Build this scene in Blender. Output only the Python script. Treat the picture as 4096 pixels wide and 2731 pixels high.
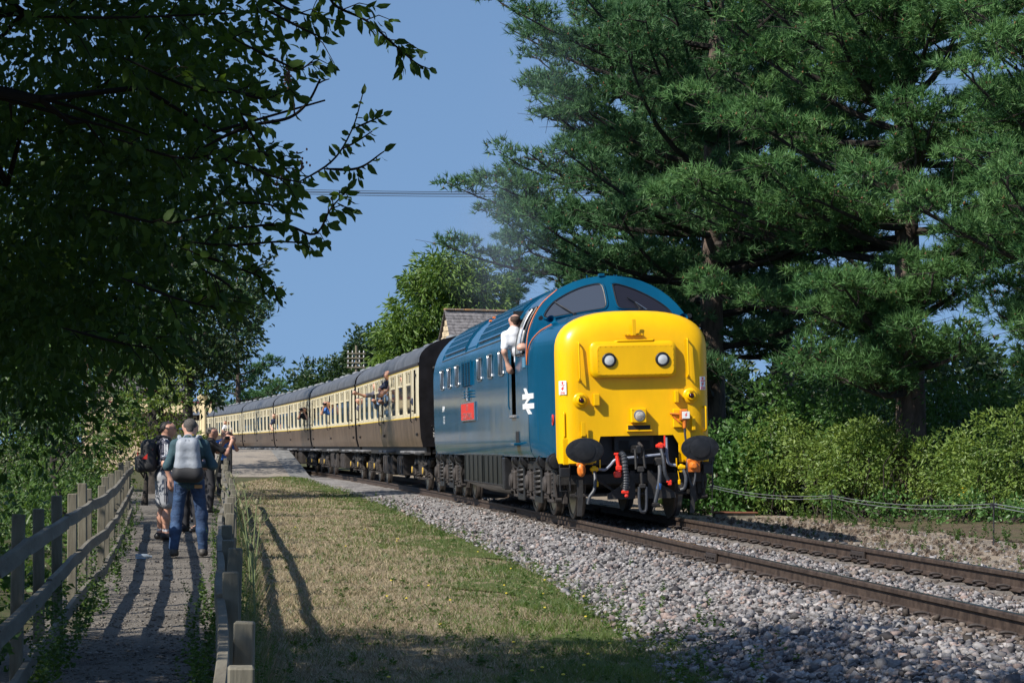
import bpy, math, random
import numpy as np
from mathutils import Vector, Matrix
RS = np.random.RandomState(7)
random.seed(7)
for _o in list(bpy.data.objects):
    bpy.data.objects.remove(_o)
SC = bpy.context.scene
COL = SC.collection
# ------------------------------------------------------------------ camera, sky, sun, exposure
HC = 1.065
cam = bpy.data.cameras.new('camera')
camo = bpy.data.objects.new('camera', cam)
COL.objects.link(camo)
cam.sensor_width = 36.0
cam.lens = 81.6
cam.shift_y = 106.5 / 1024.0
cam.clip_start = 0.1
cam.clip_end = 6000
camo.location = (0, 0, HC)
camo.rotation_euler = (Matrix.Rotation(math.pi / 2, 4, 'X') @ Matrix.Rotation(0.0066, 4, 'Z')).to_euler()
SC.camera = camo
SUN = Vector((-0.90, -0.70, 1.04)).normalized()
world = bpy.data.worlds.new('World')
SC.world = world
world.use_nodes = True
wn = world.node_tree.nodes
wl = world.node_tree.links
bg = wn['Background']
sky = wn.new('ShaderNodeTexSky')
sky.sky_type = 'NISHITA'
sky.sun_disc = False
sky.sun_elevation = math.asin(SUN.z)
sky.sun_rotation = math.atan2(SUN.x, SUN.y)
sky.altitude = 0
sky.air_density = 1.25
sky.dust_density = 0.5
sky.ozone_density = 5.0
_tc = wn.new('ShaderNodeTexCoord'); _mp = wn.new('ShaderNodeMapping'); _nm = wn.new('ShaderNodeVectorMath')
_nm.operation = 'NORMALIZE'                      # an evenly clear sky: the dome is sampled a little above the horizon's murk
_mp.inputs['Location'].default_value = (0, 0, 0.3); _mp.inputs['Scale'].default_value = (1, 1, 0.55)
wl.new(_tc.outputs['Generated'], _mp.inputs[0]); wl.new(_mp.outputs[0], _nm.inputs[0]); wl.new(_nm.outputs[0], sky.inputs[0])
wl.new(sky.outputs[0], bg.inputs[0])
bg.inputs[1].default_value = 0.100
sl = bpy.data.lights.new('sun', 'SUN')
sl.energy = 5.0
sl.angle = math.radians(0.53)
sl.color = (1.0, 0.94, 0.85)
so = bpy.data.objects.new('sun', sl)
COL.objects.link(so)
so.rotation_euler = SUN.to_track_quat('Z', 'Y').to_euler()
so.location = (-30, -20, 40)
SC.view_settings.view_transform = 'Standard'
SC.view_settings.look = 'None'
SC.view_settings.exposure = 0.50
SC.view_settings.gamma = 1.0
SC.view_settings.use_curve_mapping = False
SC.render.engine = 'CYCLES'
SC.cycles.use_denoising = True
SC.cycles.max_bounces = 6
SC.cycles.diffuse_bounces = 2
SC.cycles.glossy_bounces = 3
SC.cycles.transmission_bounces = 4
SC.cycles.transparent_max_bounces = 6
SC.cycles.volume_bounces = 0
SC.cycles.caustics_reflective = False
SC.cycles.caustics_refractive = False
SC.cycles.sample_clamp_indirect = 4.0

# ------------------------------------------------------------------ track centreline (metres, camera above origin)
X0, YF, TH, KC = 1.938, 34.267, 0.118, 0.0008
CANT = 0.029
_s = np.linspace(-60, 400, 1841)
_k = np.where(_s > 0, KC, 0.0)
_a = TH + np.concatenate([[0], np.cumsum(_k[1:] * np.diff(_s))])
_i0 = int(np.argmin(np.abs(_s)))
_cx = np.concatenate([[0], np.cumsum(-np.sin((_a[1:] + _a[:-1]) / 2) * np.diff(_s))])
_cy = np.concatenate([[0], np.cumsum(np.cos((_a[1:] + _a[:-1]) / 2) * np.diff(_s))])
_cx += X0 - _cx[_i0]
_cy += YF - _cy[_i0]

def CL(s, off=0.0):
    """Point on the track: s metres past the locomotive's nose, off metres to the left of the centreline."""
    a = np.interp(s, _s, _a)
    return np.interp(s, _s, _cx) - off * np.cos(a), np.interp(s, _s, _cy) - off * np.sin(a)

def track_so(X, Y):
    s = np.interp(Y, _cy, _s)
    for _ in range(2):
        a = np.interp(s, _s, _a)
        x, y = CL(s)
        s = s + (-(X - x) * np.sin(a) + (Y - y) * np.cos(a))
    a = np.interp(s, _s, _a)
    x, y = CL(s)
    return s, -(X - x) * np.cos(a) - (Y - y) * np.sin(a)

# ------------------------------------------------------------------ mesh helpers
def link_mesh(name, me, mat=None, parent=None, loc=None, rot=None):
    o = bpy.data.objects.new(name, me)
    COL.objects.link(o)
    if mat is not None and len(me.materials) == 0:
        me.materials.append(mat)
    if parent is not None:
        o.parent = parent
    if loc is not None:
        o.location = loc
    if rot is not None:
        o.rotation_euler = rot
    return o

def np_mesh(name, V, F, smooth=False):
    """V (n,3) array; F (m,k) array of equal-sized faces."""
    me = bpy.data.meshes.new(name)
    V = np.ascontiguousarray(V, dtype=np.float32)
    F = np.ascontiguousarray(F, dtype=np.int32)
    m, k = F.shape
    me.vertices.add(len(V))
    me.vertices.foreach_set('co', V.ravel())
    me.loops.add(m * k)
    me.loops.foreach_set('vertex_index', F.ravel())
    me.polygons.add(m)
    me.polygons.foreach_set('loop_start', np.arange(0, m * k, k, dtype=np.int32))
    if smooth:
        me.polygons.foreach_set('use_smooth', np.ones(m, dtype=bool))
    me.update()
    me.validate()
    return me

def tag(o, label=None, cat=None, group=None, kind=None):
    if label: o['label'] = label
    if cat: o['category'] = cat
    if group: o['group'] = group
    if kind: o['kind'] = kind
    return o

def empty(name, loc=(0, 0, 0), rz=0.0, label=None, cat=None, group=None, kind=None, ry=0.0):
    o = bpy.data.objects.new(name, None)
    COL.objects.link(o)
    o.empty_display_size = 0.2
    o.location = loc
    o.rotation_mode = 'XYZ'
    o.rotation_euler = (0, ry, rz)
    return tag(o, label, cat, group, kind)

def copy_tree(o, parent=None):
    c = o.copy()
    COL.objects.link(c)
    if parent is not None:
        c.parent = parent
    for ch in list(o.children):
        copy_tree(ch, c)
    return c

def perp(d):
    d = np.asarray(d, float)
    d = d / (np.linalg.norm(d) + 1e-12)
    a = np.array([0, 0, 1.0]) if abs(d[2]) < 0.9 else np.array([1.0, 0, 0])
    u = np.cross(d, a); u /= np.linalg.norm(u)
    return d, u, np.cross(d, u)

class MB:
    """Collects primitives that build() turns into one mesh object."""
    def __init__(s):
        s.v = []; s.f = []
    def add(s, V, F):
        n = len(s.v)
        s.v.extend([tuple(map(float, p)) for p in V])
        s.f.extend([tuple(int(i) + n for i in f) for f in F])
        return s
    def box(s, c, d, b=0.0, R=None):
        hx, hy, hz = d[0] / 2, d[1] / 2, d[2] / 2
        if b <= 0:
            V = [(x * hx, y * hy, z * hz) for x in (-1, 1) for y in (-1, 1) for z in (-1, 1)]
            F = [(0, 1, 3, 2), (4, 6, 7, 5), (0, 4, 5, 1), (2, 3, 7, 6), (0, 2, 6, 4), (1, 5, 7, 3)]
        else:
            b = min(b, hx * .9, hy * .9, hz * .9)
            V = []; idx = {}
            for x in (-1, 1):
                for y in (-1, 1):
                    for z in (-1, 1):
                        for ax in range(3):
                            p = [x * (hx - b), y * (hy - b), z * (hz - b)]
                            p[ax] += (x, y, z)[ax] * b
                            idx[(x, y, z, ax)] = len(V); V.append(tuple(p))
            F = []
            for ax in range(3):
                o = [a for a in range(3) if a != ax]
                for sg in (-1, 1):
                    q = []
                    for (u, w) in ((-1, -1), (1, -1), (1, 1), (-1, 1)):
                        k = [0, 0, 0]; k[ax] = sg; k[o[0]] = u; k[o[1]] = w
                        q.append(idx[(k[0], k[1], k[2], ax)])
                    F.append(tuple(q) if (sg > 0) == (ax != 1) else tuple(q[::-1]))
            for ax in range(3):
                o = [a for a in range(3) if a != ax]
                for u in (-1, 1):
                    for w in (-1, 1):
                        def kk(sg, a):
                            k = [0, 0, 0]; k[ax] = sg; k[o[0]] = u; k[o[1]] = w
                            return idx[(k[0], k[1], k[2], a)]
                        F.append((kk(-1, o[0]), kk(1, o[0]), kk(1, o[1]), kk(-1, o[1])))
            for x in (-1, 1):
                for y in (-1, 1):
                    for z in (-1, 1):
                        F.append((idx[(x, y, z, 0)], idx[(x, y, z, 1)], idx[(x, y, z, 2)]))
        if R is not None:
            V = [tuple(R @ Vector(p)) for p in V]
        V = [(p[0] + c[0], p[1] + c[1], p[2] + c[2]) for p in V]
        return s.add(V, F)
    def tube(s, pts, r, n=8, caps=True):
        pts = [np.asarray(p, float) for p in pts]
        m = len(pts)
        rs = list(r) if hasattr(r, '__len__') else [r] * m
        V = []
        u = None
        for i, p in enumerate(pts):
            d = pts[min(i + 1, m - 1)] - pts[max(i - 1, 0)]
            d = d / (np.linalg.norm(d) + 1e-12)
            if u is None:
                _, u, _w = perp(d)
            u = u - d * np.dot(u, d); u /= (np.linalg.norm(u) + 1e-12)
            w = np.cross(d, u)
            for k in range(n):
                a = 2 * math.pi * k / n
                V.append(p + (u * math.cos(a) + w * math.sin(a)) * rs[i])
        F = []
        for i in range(m - 1):
            for k in range(n):
                a, b = i * n + k, i * n + (k + 1) % n
                F.append((a, b, b + n, a + n))
        if caps:
            F.append(tuple(range(n))[::-1]); F.append(tuple((m - 1) * n + k for k in range(n)))
        return s.add(V, F)
    def cyl(s, a, b, r, r2=None, n=12):
        return s.tube([a, b], [r, r if r2 is None else r2], n)
    def lathe(s, o, ax, prof, n=20, sc=(1, 1), up=None):
        """prof: (radius, distance along ax) pairs; sc squashes the ring on its two axes."""
        d, u, w = perp(ax)
        if up is not None:
            w = np.asarray(up, float); w = w - d * np.dot(w, d); w /= np.linalg.norm(w); u = np.cross(w, d)
        o = np.asarray(o, float); V = []
        for (r, h) in prof:
            for k in range(n):
                a = 2 * math.pi * k / n
                V.append(o + d * h + (u * math.cos(a) * sc[0] + w * math.sin(a) * sc[1]) * r)
        F = []
        m = len(prof)
        for i in range(m - 1):
            for k in range(n):
                a, b = i * n + k, i * n + (k + 1) % n
                F.append((a, b, b + n, a + n))
        if prof[0][0] > 1e-4: F.append(tuple(range(n))[::-1])
        if prof[-1][0] > 1e-4: F.append(tuple((m - 1) * n + k for k in range(n)))
        return s.add(V, F)
    def ell(s, c, r, n=12, m=8):
        V = []; F = []
        for i in range(m + 1):
            t = math.pi * i / m
            for k in range(n):
                a = 2 * math.pi * k / n
                V.append((c[0] + r[0] * math.sin(t) * math.cos(a), c[1] + r[1] * math.sin(t) * math.sin(a), c[2] + r[2] * math.cos(t)))
        for i in range(m):
            for k in range(n):
                a, b = i * n + k, i * n + (k + 1) % n
                F.append((a, a + n, b + n, b))
        return s.add(V, F)
    def prism(s, poly, o, u, v, d):
        """Extrude a 2D polygon (u, v axes at o) by vector d."""
        o, u, v, d = (np.asarray(x, float) for x in (o, u, v, d))
        A = [o + u * p[0] + v * p[1] for p in poly]
        n = len(A)
        V = A + [p + d for p in A]
        F = [tuple(range(n))[::-1], tuple(range(n, 2 * n))]
        for i in range(n):
            j = (i + 1) % n
            F.append((i, j, j + n, i + n))
        return s.add(V, F)
    def grid(s, P):
        """P[i][j] -> quad sheet."""
        m, n = len(P), len(P[0])
        return s.add([p for r in P for p in r], [(i * n + j, i * n + j + 1, (i + 1) * n + j + 1, (i + 1) * n + j) for i in range(m - 1) for j in range(n - 1)])
    def coil(s, c, r, h, turns, wr, n=6, seg=12):
        pts = [(c[0] + r * math.cos(2 * math.pi * t / seg), c[1] + r * math.sin(2 * math.pi * t / seg), c[2] + h * t / (turns * seg)) for t in range(int(turns * seg) + 1)]
        return s.tube(pts, wr, n)
    def build(s, name, mat, parent=None, smooth=35, loc=None, rot=None):
        me = bpy.data.meshes.new(name)
        me.from_pydata(s.v, [], s.f)
        if smooth:
            me.polygons.foreach_set('use_smooth', np.ones(len(me.polygons), dtype=bool))
            try: me.set_sharp_from_angle(angle=math.radians(smooth))
            except Exception: pass
        me.update()
        return link_mesh(name, me, mat, parent, loc, rot)

def smooth_path(pts, n=6):
    """Catmull-Rom through pts."""
    P = [np.asarray(p, float) for p in pts]
    P = [2 * P[0] - P[1]] + P + [2 * P[-1] - P[-2]]
    out = []
    for i in range(1, len(P) - 2):
        for k in range(n):
            t = k / n
            out.append(0.5 * (2 * P[i] + (P[i + 1] - P[i - 1]) * t + (2 * P[i - 1] - 5 * P[i] + 4 * P[i + 1] - P[i + 2]) * t * t + (3 * P[i] - P[i - 1] - 3 * P[i + 1] + P[i + 2]) * t ** 3))
    out.append(P[-2])
    return out

# ------------------------------------------------------------------ materials
def mat(name, col, rough=0.6, metal=0.0, var=0.0, scale=4.0, bump=0.0, bscale=30.0, stretch=(1, 1, 1), coat=0.0, col2=None, spec=0.5, detail=4.0):
    m = bpy.data.materials.new(name)
    m.use_nodes = True
    nt = m.node_tree; N = nt.nodes; L = nt.links
    p = N['Principled BSDF']
    p.inputs['Base Color'].default_value = (*col, 1)
    p.inputs['Roughness'].default_value = rough
    p.inputs['Metallic'].default_value = metal
    p.inputs['Specular IOR Level'].default_value = spec
    if coat:
        p.inputs['Coat Weight'].default_value = coat
        p.inputs['Coat Roughness'].default_value = 0.06
    if var or bump or col2:
        tc = N.new('ShaderNodeTexCoord'); mp = N.new('ShaderNodeMapping')
        mp.inputs['Scale'].default_value = stretch
        L.new(tc.outputs['Object'], mp.inputs['Vector'])
    if var or col2:
        nz = N.new('ShaderNodeTexNoise'); nz.inputs['Scale'].default_value = scale; nz.inputs['Detail'].default_value = detail; nz.inputs['Roughness'].default_value = 0.65
        L.new(mp.outputs[0], nz.inputs['Vector'])
        cr = N.new('ShaderNodeValToRGB')
        c2 = col2 if col2 else tuple(min(1, c * (1 + var)) for c in col)
        c1 = col if col2 else tuple(c * (1 - var) for c in col)
        cr.color_ramp.elements[0].position = 0.36; cr.color_ramp.elements[1].position = 0.64
        cr.color_ramp.elements[0].color = (*c1, 1); cr.color_ramp.elements[1].color = (*c2, 1)
        L.new(nz.outputs['Fac'], cr.inputs[0]); L.new(cr.outputs[0], p.inputs['Base Color'])
    if bump:
        nb = N.new('ShaderNodeTexNoise'); nb.inputs['Scale'].default_value = bscale; nb.inputs['Detail'].default_value = 5
        L.new(mp.outputs[0], nb.inputs['Vector'])
        bp = N.new('ShaderNodeBump'); bp.inputs['Strength'].default_value = bump; bp.inputs['Distance'].default_value = 0.02
        L.new(nb.outputs['Fac'], bp.inputs['Height']); L.new(bp.outputs[0], p.inputs['Normal'])
    return m

def leaf_mat(name, c1, c2, trans=0.35, rough=0.45, nscale=0.5, spec=0.4):
    """Leaves: each one its own shade between c1 and c2, light shining through."""
    m = bpy.data.materials.new(name); m.use_nodes = True
    nt = m.node_tree; N = nt.nodes; L = nt.links
    p = N['Principled BSDF']; out = N['Material Output']
    geo = N.new('ShaderNodeNewGeometry'); tc = N.new('ShaderNodeTexCoord')
    nz = N.new('ShaderNodeTexNoise'); nz.inputs['Scale'].default_value = nscale; nz.inputs['Detail'].default_value = 3
    L.new(tc.outputs['Object'], nz.inputs['Vector'])
    ad = N.new('ShaderNodeMath'); ad.operation = 'MULTIPLY_ADD'; ad.inputs[1].default_value = 0.55
    L.new(geo.outputs['Random Per Island'], ad.inputs[0])
    sb = N.new('ShaderNodeMath'); sb.operation = 'MULTIPLY_ADD'; sb.inputs[1].default_value = 1.3; sb.inputs[2].default_value = -0.42
    L.new(nz.outputs['Fac'], sb.inputs[0]); L.new(sb.outputs[0], ad.inputs[2])
    mx = N.new('ShaderNodeMix'); mx.data_type = 'RGBA'
    L.new(ad.outputs[0], mx.inputs[0]); mx.inputs[6].default_value = (*c1, 1); mx.inputs[7].default_value = (*c2, 1)
    L.new(mx.outputs[2], p.inputs['Base Color'])
    p.inputs['Roughness'].default_value = rough
    p.inputs['Specular IOR Level'].default_value = spec
    tr = N.new('ShaderNodeBsdfTranslucent')
    hs = N.new('ShaderNodeHueSaturation'); hs.inputs['Hue'].default_value = 0.485; hs.inputs['Saturation'].default_value = 1.1; hs.inputs['Value'].default_value = 1.5
    L.new(mx.outputs[2], hs.inputs['Color']); L.new(hs.outputs[0], tr.inputs['Color'])
    ms = N.new('ShaderNodeMixShader'); ms.inputs[0].default_value = trans
    L.new(p.outputs[0], ms.inputs[1]); L.new(tr.outputs[0], ms.inputs[2]); L.new(ms.outputs[0], out.inputs['Surface'])
    return m

def island_mat(name, cols, rough=0.85, bump=0.0):
    """Loose pieces (stones, straw): each island takes a colour of the ramp."""
    m = bpy.data.materials.new(name); m.use_nodes = True
    nt = m.node_tree; N = nt.nodes; L = nt.links
    p = N['Principled BSDF']; geo = N.new('ShaderNodeNewGeometry'); cr = N.new('ShaderNodeValToRGB')
    e = cr.color_ramp.elements
    while len(e) < len(cols): e.new(0.5)
    for i, c in enumerate(cols):
        e[i].position = i / (len(cols) - 1); e[i].color = (*c, 1)
    L.new(geo.outputs['Random Per Island'], cr.inputs[0])
    tc = N.new('ShaderNodeTexCoord'); nz = N.new('ShaderNodeTexNoise'); nz.inputs['Scale'].default_value = 60; nz.inputs['Detail'].default_value = 3
    L.new(tc.outputs['Object'], nz.inputs['Vector'])
    mr = N.new('ShaderNodeMapRange'); mr.inputs[1].default_value = 0.3; mr.inputs[2].default_value = 0.7; mr.inputs[3].default_value = 0.7; mr.inputs[4].default_value = 1.2
    L.new(nz.outputs['Fac'], mr.inputs[0])
    mu = N.new('ShaderNodeMix'); mu.data_type = 'RGBA'; mu.blend_type = 'MULTIPLY'; mu.inputs[0].default_value = 1
    L.new(cr.outputs[0], mu.inputs[6]); L.new(mr.outputs[0], mu.inputs[7]); L.new(mu.outputs[2], p.inputs['Base Color'])
    p.inputs['Roughness'].default_value = rough
    p.inputs['Specular IOR Level'].default_value = 0.3
    return m

def ground_mat(name, cols, scales=(0.6, 9.0, 60.0), bump=0.5, bscale=90.0, rough=0.95):
    """Mixed ground: ramp over three octaves of noise."""
    m = bpy.data.materials.new(name); m.use_nodes = True
    nt = m.node_tree; N = nt.nodes; L = nt.links
    p = N['Principled BSDF']; tc = N.new('ShaderNodeTexCoord')
    acc = None
    for sc_, w in zip(scales, (0.5, 0.3, 0.35)):
        nz = N.new('ShaderNodeTexNoise'); nz.inputs['Scale'].default_value = sc_; nz.inputs['Detail'].default_value = 4; nz.inputs['Roughness'].default_value = 0.6
        L.new(tc.outputs['Object'], nz.inputs['Vector'])
        mm = N.new('ShaderNodeMath'); mm.operation = 'MULTIPLY_ADD'; mm.inputs[1].default_value = w
        L.new(nz.outputs['Fac'], mm.inputs[0])
        if acc is not None: L.new(acc.outputs[0], mm.inputs[2])
        else: mm.inputs[2].default_value = 0
        acc = mm
    mr = N.new('ShaderNodeMapRange'); mr.inputs[1].default_value = 0.44; mr.inputs[2].default_value = 0.72
    L.new(acc.outputs[0], mr.inputs[0])
    cr = N.new('ShaderNodeValToRGB'); e = cr.color_ramp.elements
    while len(e) < len(cols): e.new(0.5)
    for i, c in enumerate(cols):
        e[i].position = i / (len(cols) - 1); e[i].color = (*c, 1)
    L.new(mr.outputs[0], cr.inputs[0]); L.new(cr.outputs[0], p.inputs['Base Color'])
    p.inputs['Roughness'].default_value = rough; p.inputs['Specular IOR Level'].default_value = 0.2
    nb = N.new('ShaderNodeTexNoise'); nb.inputs['Scale'].default_value = bscale; nb.inputs['Detail'].default_value = 4
    L.new(tc.outputs['Object'], nb.inputs['Vector'])
    bp = N.new('ShaderNodeBump'); bp.inputs['Strength'].default_value = bump; bp.inputs['Distance'].default_value = 0.03
    L.new(nb.outputs['Fac'], bp.inputs['Height']); L.new(bp.outputs[0], p.inputs['Normal'])
    return m

def text(name, body, size, mtl, parent, loc, rot, ax='CENTER', sx=1.0, ext=0.002):
    cu = bpy.data.curves.new(name, 'FONT')
    cu.body = body; cu.size = size; cu.align_x = ax; cu.align_y = 'CENTER'; cu.extrude = ext; cu.resolution_u = 2
    cu.materials.append(mtl)
    o = bpy.data.objects.new(name, cu); COL.objects.link(o)
    me = bpy.data.meshes.new_from_object(o.evaluated_get(bpy.context.evaluated_depsgraph_get())); bpy.data.objects.remove(o)
    me.transform(Matrix.Diagonal((sx, 1, 1, 1)))
    return link_mesh(name, me, mtl, parent, loc, rot)

M = {}
M['blue'] = mat('rail_blue_paint', (0.003, 0.066, 0.132), 0.11, 0, 0.16, 1.2, 0.22, 1.3, (1, 1.0, .10), spec=.14)
M['yellow'] = mat('warning_yellow_paint', (0.80, 0.44, 0.0), 0.30, 0, 0.09, 1.1, 0.07, 1.6, (1, 1, .5), spec=.32)
M['orange_line'] = mat('orange_lining', (0.75, 0.18, 0.03), 0.4)
M['black'] = mat('black_paint', (0.010, 0.010, 0.011), 0.45, 0, 0.4, 6, 0.15, 25)
M['buffer'] = mat('greasy_buffer_face', (0.010, 0.011, 0.013), 0.5, 0.2, 0.6, 9, 0.4, 14)
M['under'] = mat('underframe_grime', (0.022, 0.020, 0.0185), 0.6, 0.1, 0.45, 7, 0.25, 25)
M['under_brown'] = mat('brake_dust_grime', (0.032, 0.026, 0.023), 0.75, 0, 0.4, 6, 0.25, 22)  # grime tone, darkened further to put bogie shadow into the colour
M['tank'] = mat('tank_black', (0.008, 0.009, 0.0085), 0.32, 0, 0.6, 3, 0.1, 6, (1, 3, .25), spec=.25)
M['wheel'] = mat('wheel_steel', (0.10, 0.085, 0.075), 0.5, 0.5, 0.3, 8)
M['tyre'] = mat('wheel_tread_steel', (0.35, 0.34, 0.33), 0.28, 0.9)
M['dark'] = mat('dark_interior', (0.008, 0.008, 0.009), 0.8)
M['glass'] = mat('dark_window_glass', (0.012, 0.016, 0.020), 0.05, 0, spec=0.22)
M['screen'] = mat('reflection_toned_windscreen_glass', (0.045, 0.055, 0.075), 0.05, spec=.5)  # left pane: paler blue-grey base colour stands in for a reflection
M['screen_dark'] = mat('shaded_windscreen_glass', (0.018, 0.018, 0.026), 0.05, spec=.35)  # right pane: same glass, its unreflecting darkness put into the colour
M['lens'] = mat('frosted_lens', (0.50, 0.52, 0.52), 0.18, 0, 0.1, 20)
M['bulb'] = mat('headlight_glass', (0.55, 0.50, 0.42), 0.10, 0.3, 0.3, 25)
M['red_lens'] = mat('dark_red_lens', (0.03, 0.004, 0.006), 0.08)
M['chrome'] = mat('bright_metal', (0.5, 0.5, 0.5), 0.25, 0.9)
M['white'] = mat('white_paint', (0.78, 0.78, 0.76), 0.5)
M['red'] = mat('red_paint', (0.75, 0.035, 0.015), 0.35, coat=0.3)
M['redplate'] = mat('red_nameplate', (0.62, 0.03, 0.012), 0.4)
M['orange'] = mat('orange_jumper_paint', (0.62, 0.17, 0.02), 0.4, 0, 0.25, 12)
M['rubber'] = mat('hose_rubber', (0.03, 0.034, 0.042), 0.5, 0, 0.3, 20)
M['pipe'] = mat('pale_blue_grey_pipe', (0.23, 0.26, 0.33), 0.45, 0, 0.2, 10)
M['bluetape'] = mat('blue_band', (0.03, 0.14, 0.42), 0.5)
M['cream'] = mat('cream_coach_paint', (0.70, 0.62, 0.42), 0.35, 0, 0.07, 2.0, 0.05, 1.5, (1, 1, .2), coat=0.1, spec=.3)
M['brown'] = mat('weathered_brown_coach_paint', (0.030, 0.017, 0.010), 0.32, 0, 0, 4.0, 0.12, 4, (1, 3.2, .10), col2=(0.155, 0.108, 0.076), spec=.22)
M['yline'] = mat('yellow_lining', (0.70, 0.48, 0.03), 0.4)
M['roof'] = mat('coach_roof_grey', (0.085, 0.088, 0.095), 0.5, 0, 0.35, 2, 0.1, 3)
M['rain'] = mat('dark_brown_gutter', (0.028, 0.022, 0.018), 0.5)
M['ventw'] = mat('pale_grey_ventilator', (0.17, 0.18, 0.19), 0.5, 0, 0.15, 10)
M['coach_end'] = mat('black_coach_end', (0.008, 0.008, 0.010), 0.45, 0, 0.4, 3, 0.05, 6, spec=.15)
M['step'] = mat('grey_step_board', (0.16, 0.16, 0.165), 0.7, 0, 0.3, 12)
M['ylw_axle'] = mat('yellow_axle_cover', (0.55, 0.36, 0.06), 0.5)
M['rail_side'] = mat('rusty_rail_side', (0.030, 0.020, 0.015), 0.65, 0.1, 0, 9, 0.1, 30, (1, 1, 1), col2=(0.075, 0.053, 0.040), spec=.3)
M['rail_top'] = mat('polished_rail_head', (0.34, 0.31, 0.29), 0.28, 1.0)
M['sleeper'] = mat('weathered_concrete_sleeper', (0.13, 0.115, 0.10), 0.9, 0, 0.35, 7, 0.4, 30)
M['clip'] = mat('rusty_rail_clip', (0.035, 0.027, 0.024), 0.7, 0.2, 0.3, 20)
M['wood'] = mat('weathered_fence_timber', (0.10, 0.088, 0.062), 0.85, 0, 0, 7, 0.35, 30, (1, 1, .15), col2=(0.215, 0.20, 0.155))
M['woodrail'] = mat('weathered_fence_rail_timber', (0.105, 0.09, 0.065), 0.85, 0, 0, 6, 0.35, 30, (1, .12, 1), col2=(0.19, 0.175, 0.135))
M['bark'] = mat('pine_bark', (0.095, 0.070, 0.056), 0.95, 0, 0.5, 6, 0.9, 10, (1, 1, .3))
M['bark2'] = mat('grey_branch_bark', (0.028, 0.023, 0.019), 0.95, 0, 0.4, 8, 0.6, 14)
M['twig'] = mat('dark_twig_bark', (0.012, 0.010, 0.008), 0.95, spec=.1)
M['stone'] = mat('cotswold_stone', (0.46, 0.37, 0.24), 0.9, 0, 0.3, 4, 0.5, 12)
M['slate'] = mat('stone_slate', (0.16, 0.15, 0.15), 0.9, 0, 0.4, 5, 0.5, 10)
M['plat'] = mat('platform_edge_slab', (0.15, 0.15, 0.145), 0.9, 0, 0.35, 3, 0.4, 20)
M['creampaint'] = mat('cream_station_paint', (0.62, 0.50, 0.29), 0.5, 0, 0.1, 4)
M['maroon'] = mat('maroon_trim', (0.13, 0.02, 0.02), 0.5)
M['sign'] = mat('brown_sign_board', (0.025, 0.014, 0.010), 0.5)
M['signtext'] = mat('cream_lettering', (0.65, 0.55, 0.35), 0.5)
M['wire'] = mat('galvanised_wire', (0.35, 0.37, 0.40), 0.4, 0.6)
M['steel'] = mat('dark_steel_stake', (0.03, 0.03, 0.034), 0.5, 0.4)
M['cable'] = mat('overhead_cable_black', (0.02, 0.02, 0.022), 0.6)
M['pole'] = mat('telegraph_pole_timber', (0.16, 0.14, 0.10), 0.9, 0, 0.3, 6, 0.3, 20, (1, 1, .1))
M['porcelain'] = mat('white_porcelain', (0.5, 0.5, 0.5), 0.25)
M['blackwood'] = mat('black_painted_timber', (0.010, 0.010, 0.011), 0.6, 0, 0.4, 8)
# ------------------------------------------------------------------ ground
def toe(Y): return np.interp(Y, [13, 15, 17, 21.6, 27, 60], [3.12, 2.98, 2.78, 2.56, 2.36, 2.35])     # where ballast meets lawn
def lawn_z(Y): return np.clip(-0.47 + 0.0045 * (Y - 15), -0.52, -0.12)
def path_z(Y): return np.clip(-0.56 + 0.0068 * Y, -0.6, -0.15)
RFY = np.array([0, 6, 8.5, 10.7, 11.8, 14.5, 16.6, 21, 24, 30, 40, 50, 62, 70]); RFX = np.array([-0.05, -0.70, -0.99, -1.28, -1.42, -1.76, -2.03, -2.57, -2.88, -3.62, -4.92, -6.15, -7.9, -9.2])
LFY = np.array([0, 10, 13.1, 15.8, 17, 20.5, 23.2, 27.9, 35, 42, 50, 60, 70]); LFX = np.array([-1.2, -2.38, -2.80, -3.16, -3.32, -3.78, -4.10, -4.78, -5.85, -6.9, -8.2, -9.9, -11.5])
def rfx(Y): return np.interp(Y, RFY, RFX)
def lfx(Y): return np.interp(Y, LFY, LFX)

def ground_z(X, Y):
    X = np.asarray(X, float); Y = np.asarray(Y, float)
    s, o = track_so(X, Y)
    zl = lawn_z(Y)
    left = np.interp(o - (toe(Y) - 3.0), [1.95, 3.0], [0, 1]) * (zl + 0.19) - 0.19
    zp = path_z(Y)
    t = np.clip((rfx(Y) + 0.15 - X) / 0.5, 0, 1) * (Y < 75)
    left = left * (1 - t) + zp * t
    d = np.clip(lfx(Y) - 0.3 - X, 0, 30)
    left = left + 0.10 * np.minimum(d, 9) * (Y < 75)
    right = np.interp(-o, [1.95, 2.6], [0, 1]) * (-0.40 + 0.19) - 0.19
    right = right + 0.05 * np.clip(-o - 7.0, 0, 14)
    return np.where(o > 0, left, right)

def sheet(name, m, Xg, Yg, dz=0.0, noise=0.0, kind='structure'):
    Z = ground_z(Xg, Yg) + dz
    if noise: Z = Z + RS.uniform(-noise, noise, Z.shape)
    a, b = Xg.shape
    V = np.stack([Xg, Yg, Z], -1).reshape(-1, 3)
    I = np.arange(a * b).reshape(a, b)
    F = np.stack([I[:-1, :-1], I[1:, :-1], I[1:, 1:], I[:-1, 1:]], -1).reshape(-1, 4)
    nrm = np.cross(V[F[0, 1]] - V[F[0, 0]], V[F[0, 2]] - V[F[0, 0]])
    if nrm[2] < 0: F = F[:, ::-1]
    return tag(link_mesh(name, np_mesh(name, V, F, True), m), kind=kind)

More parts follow.
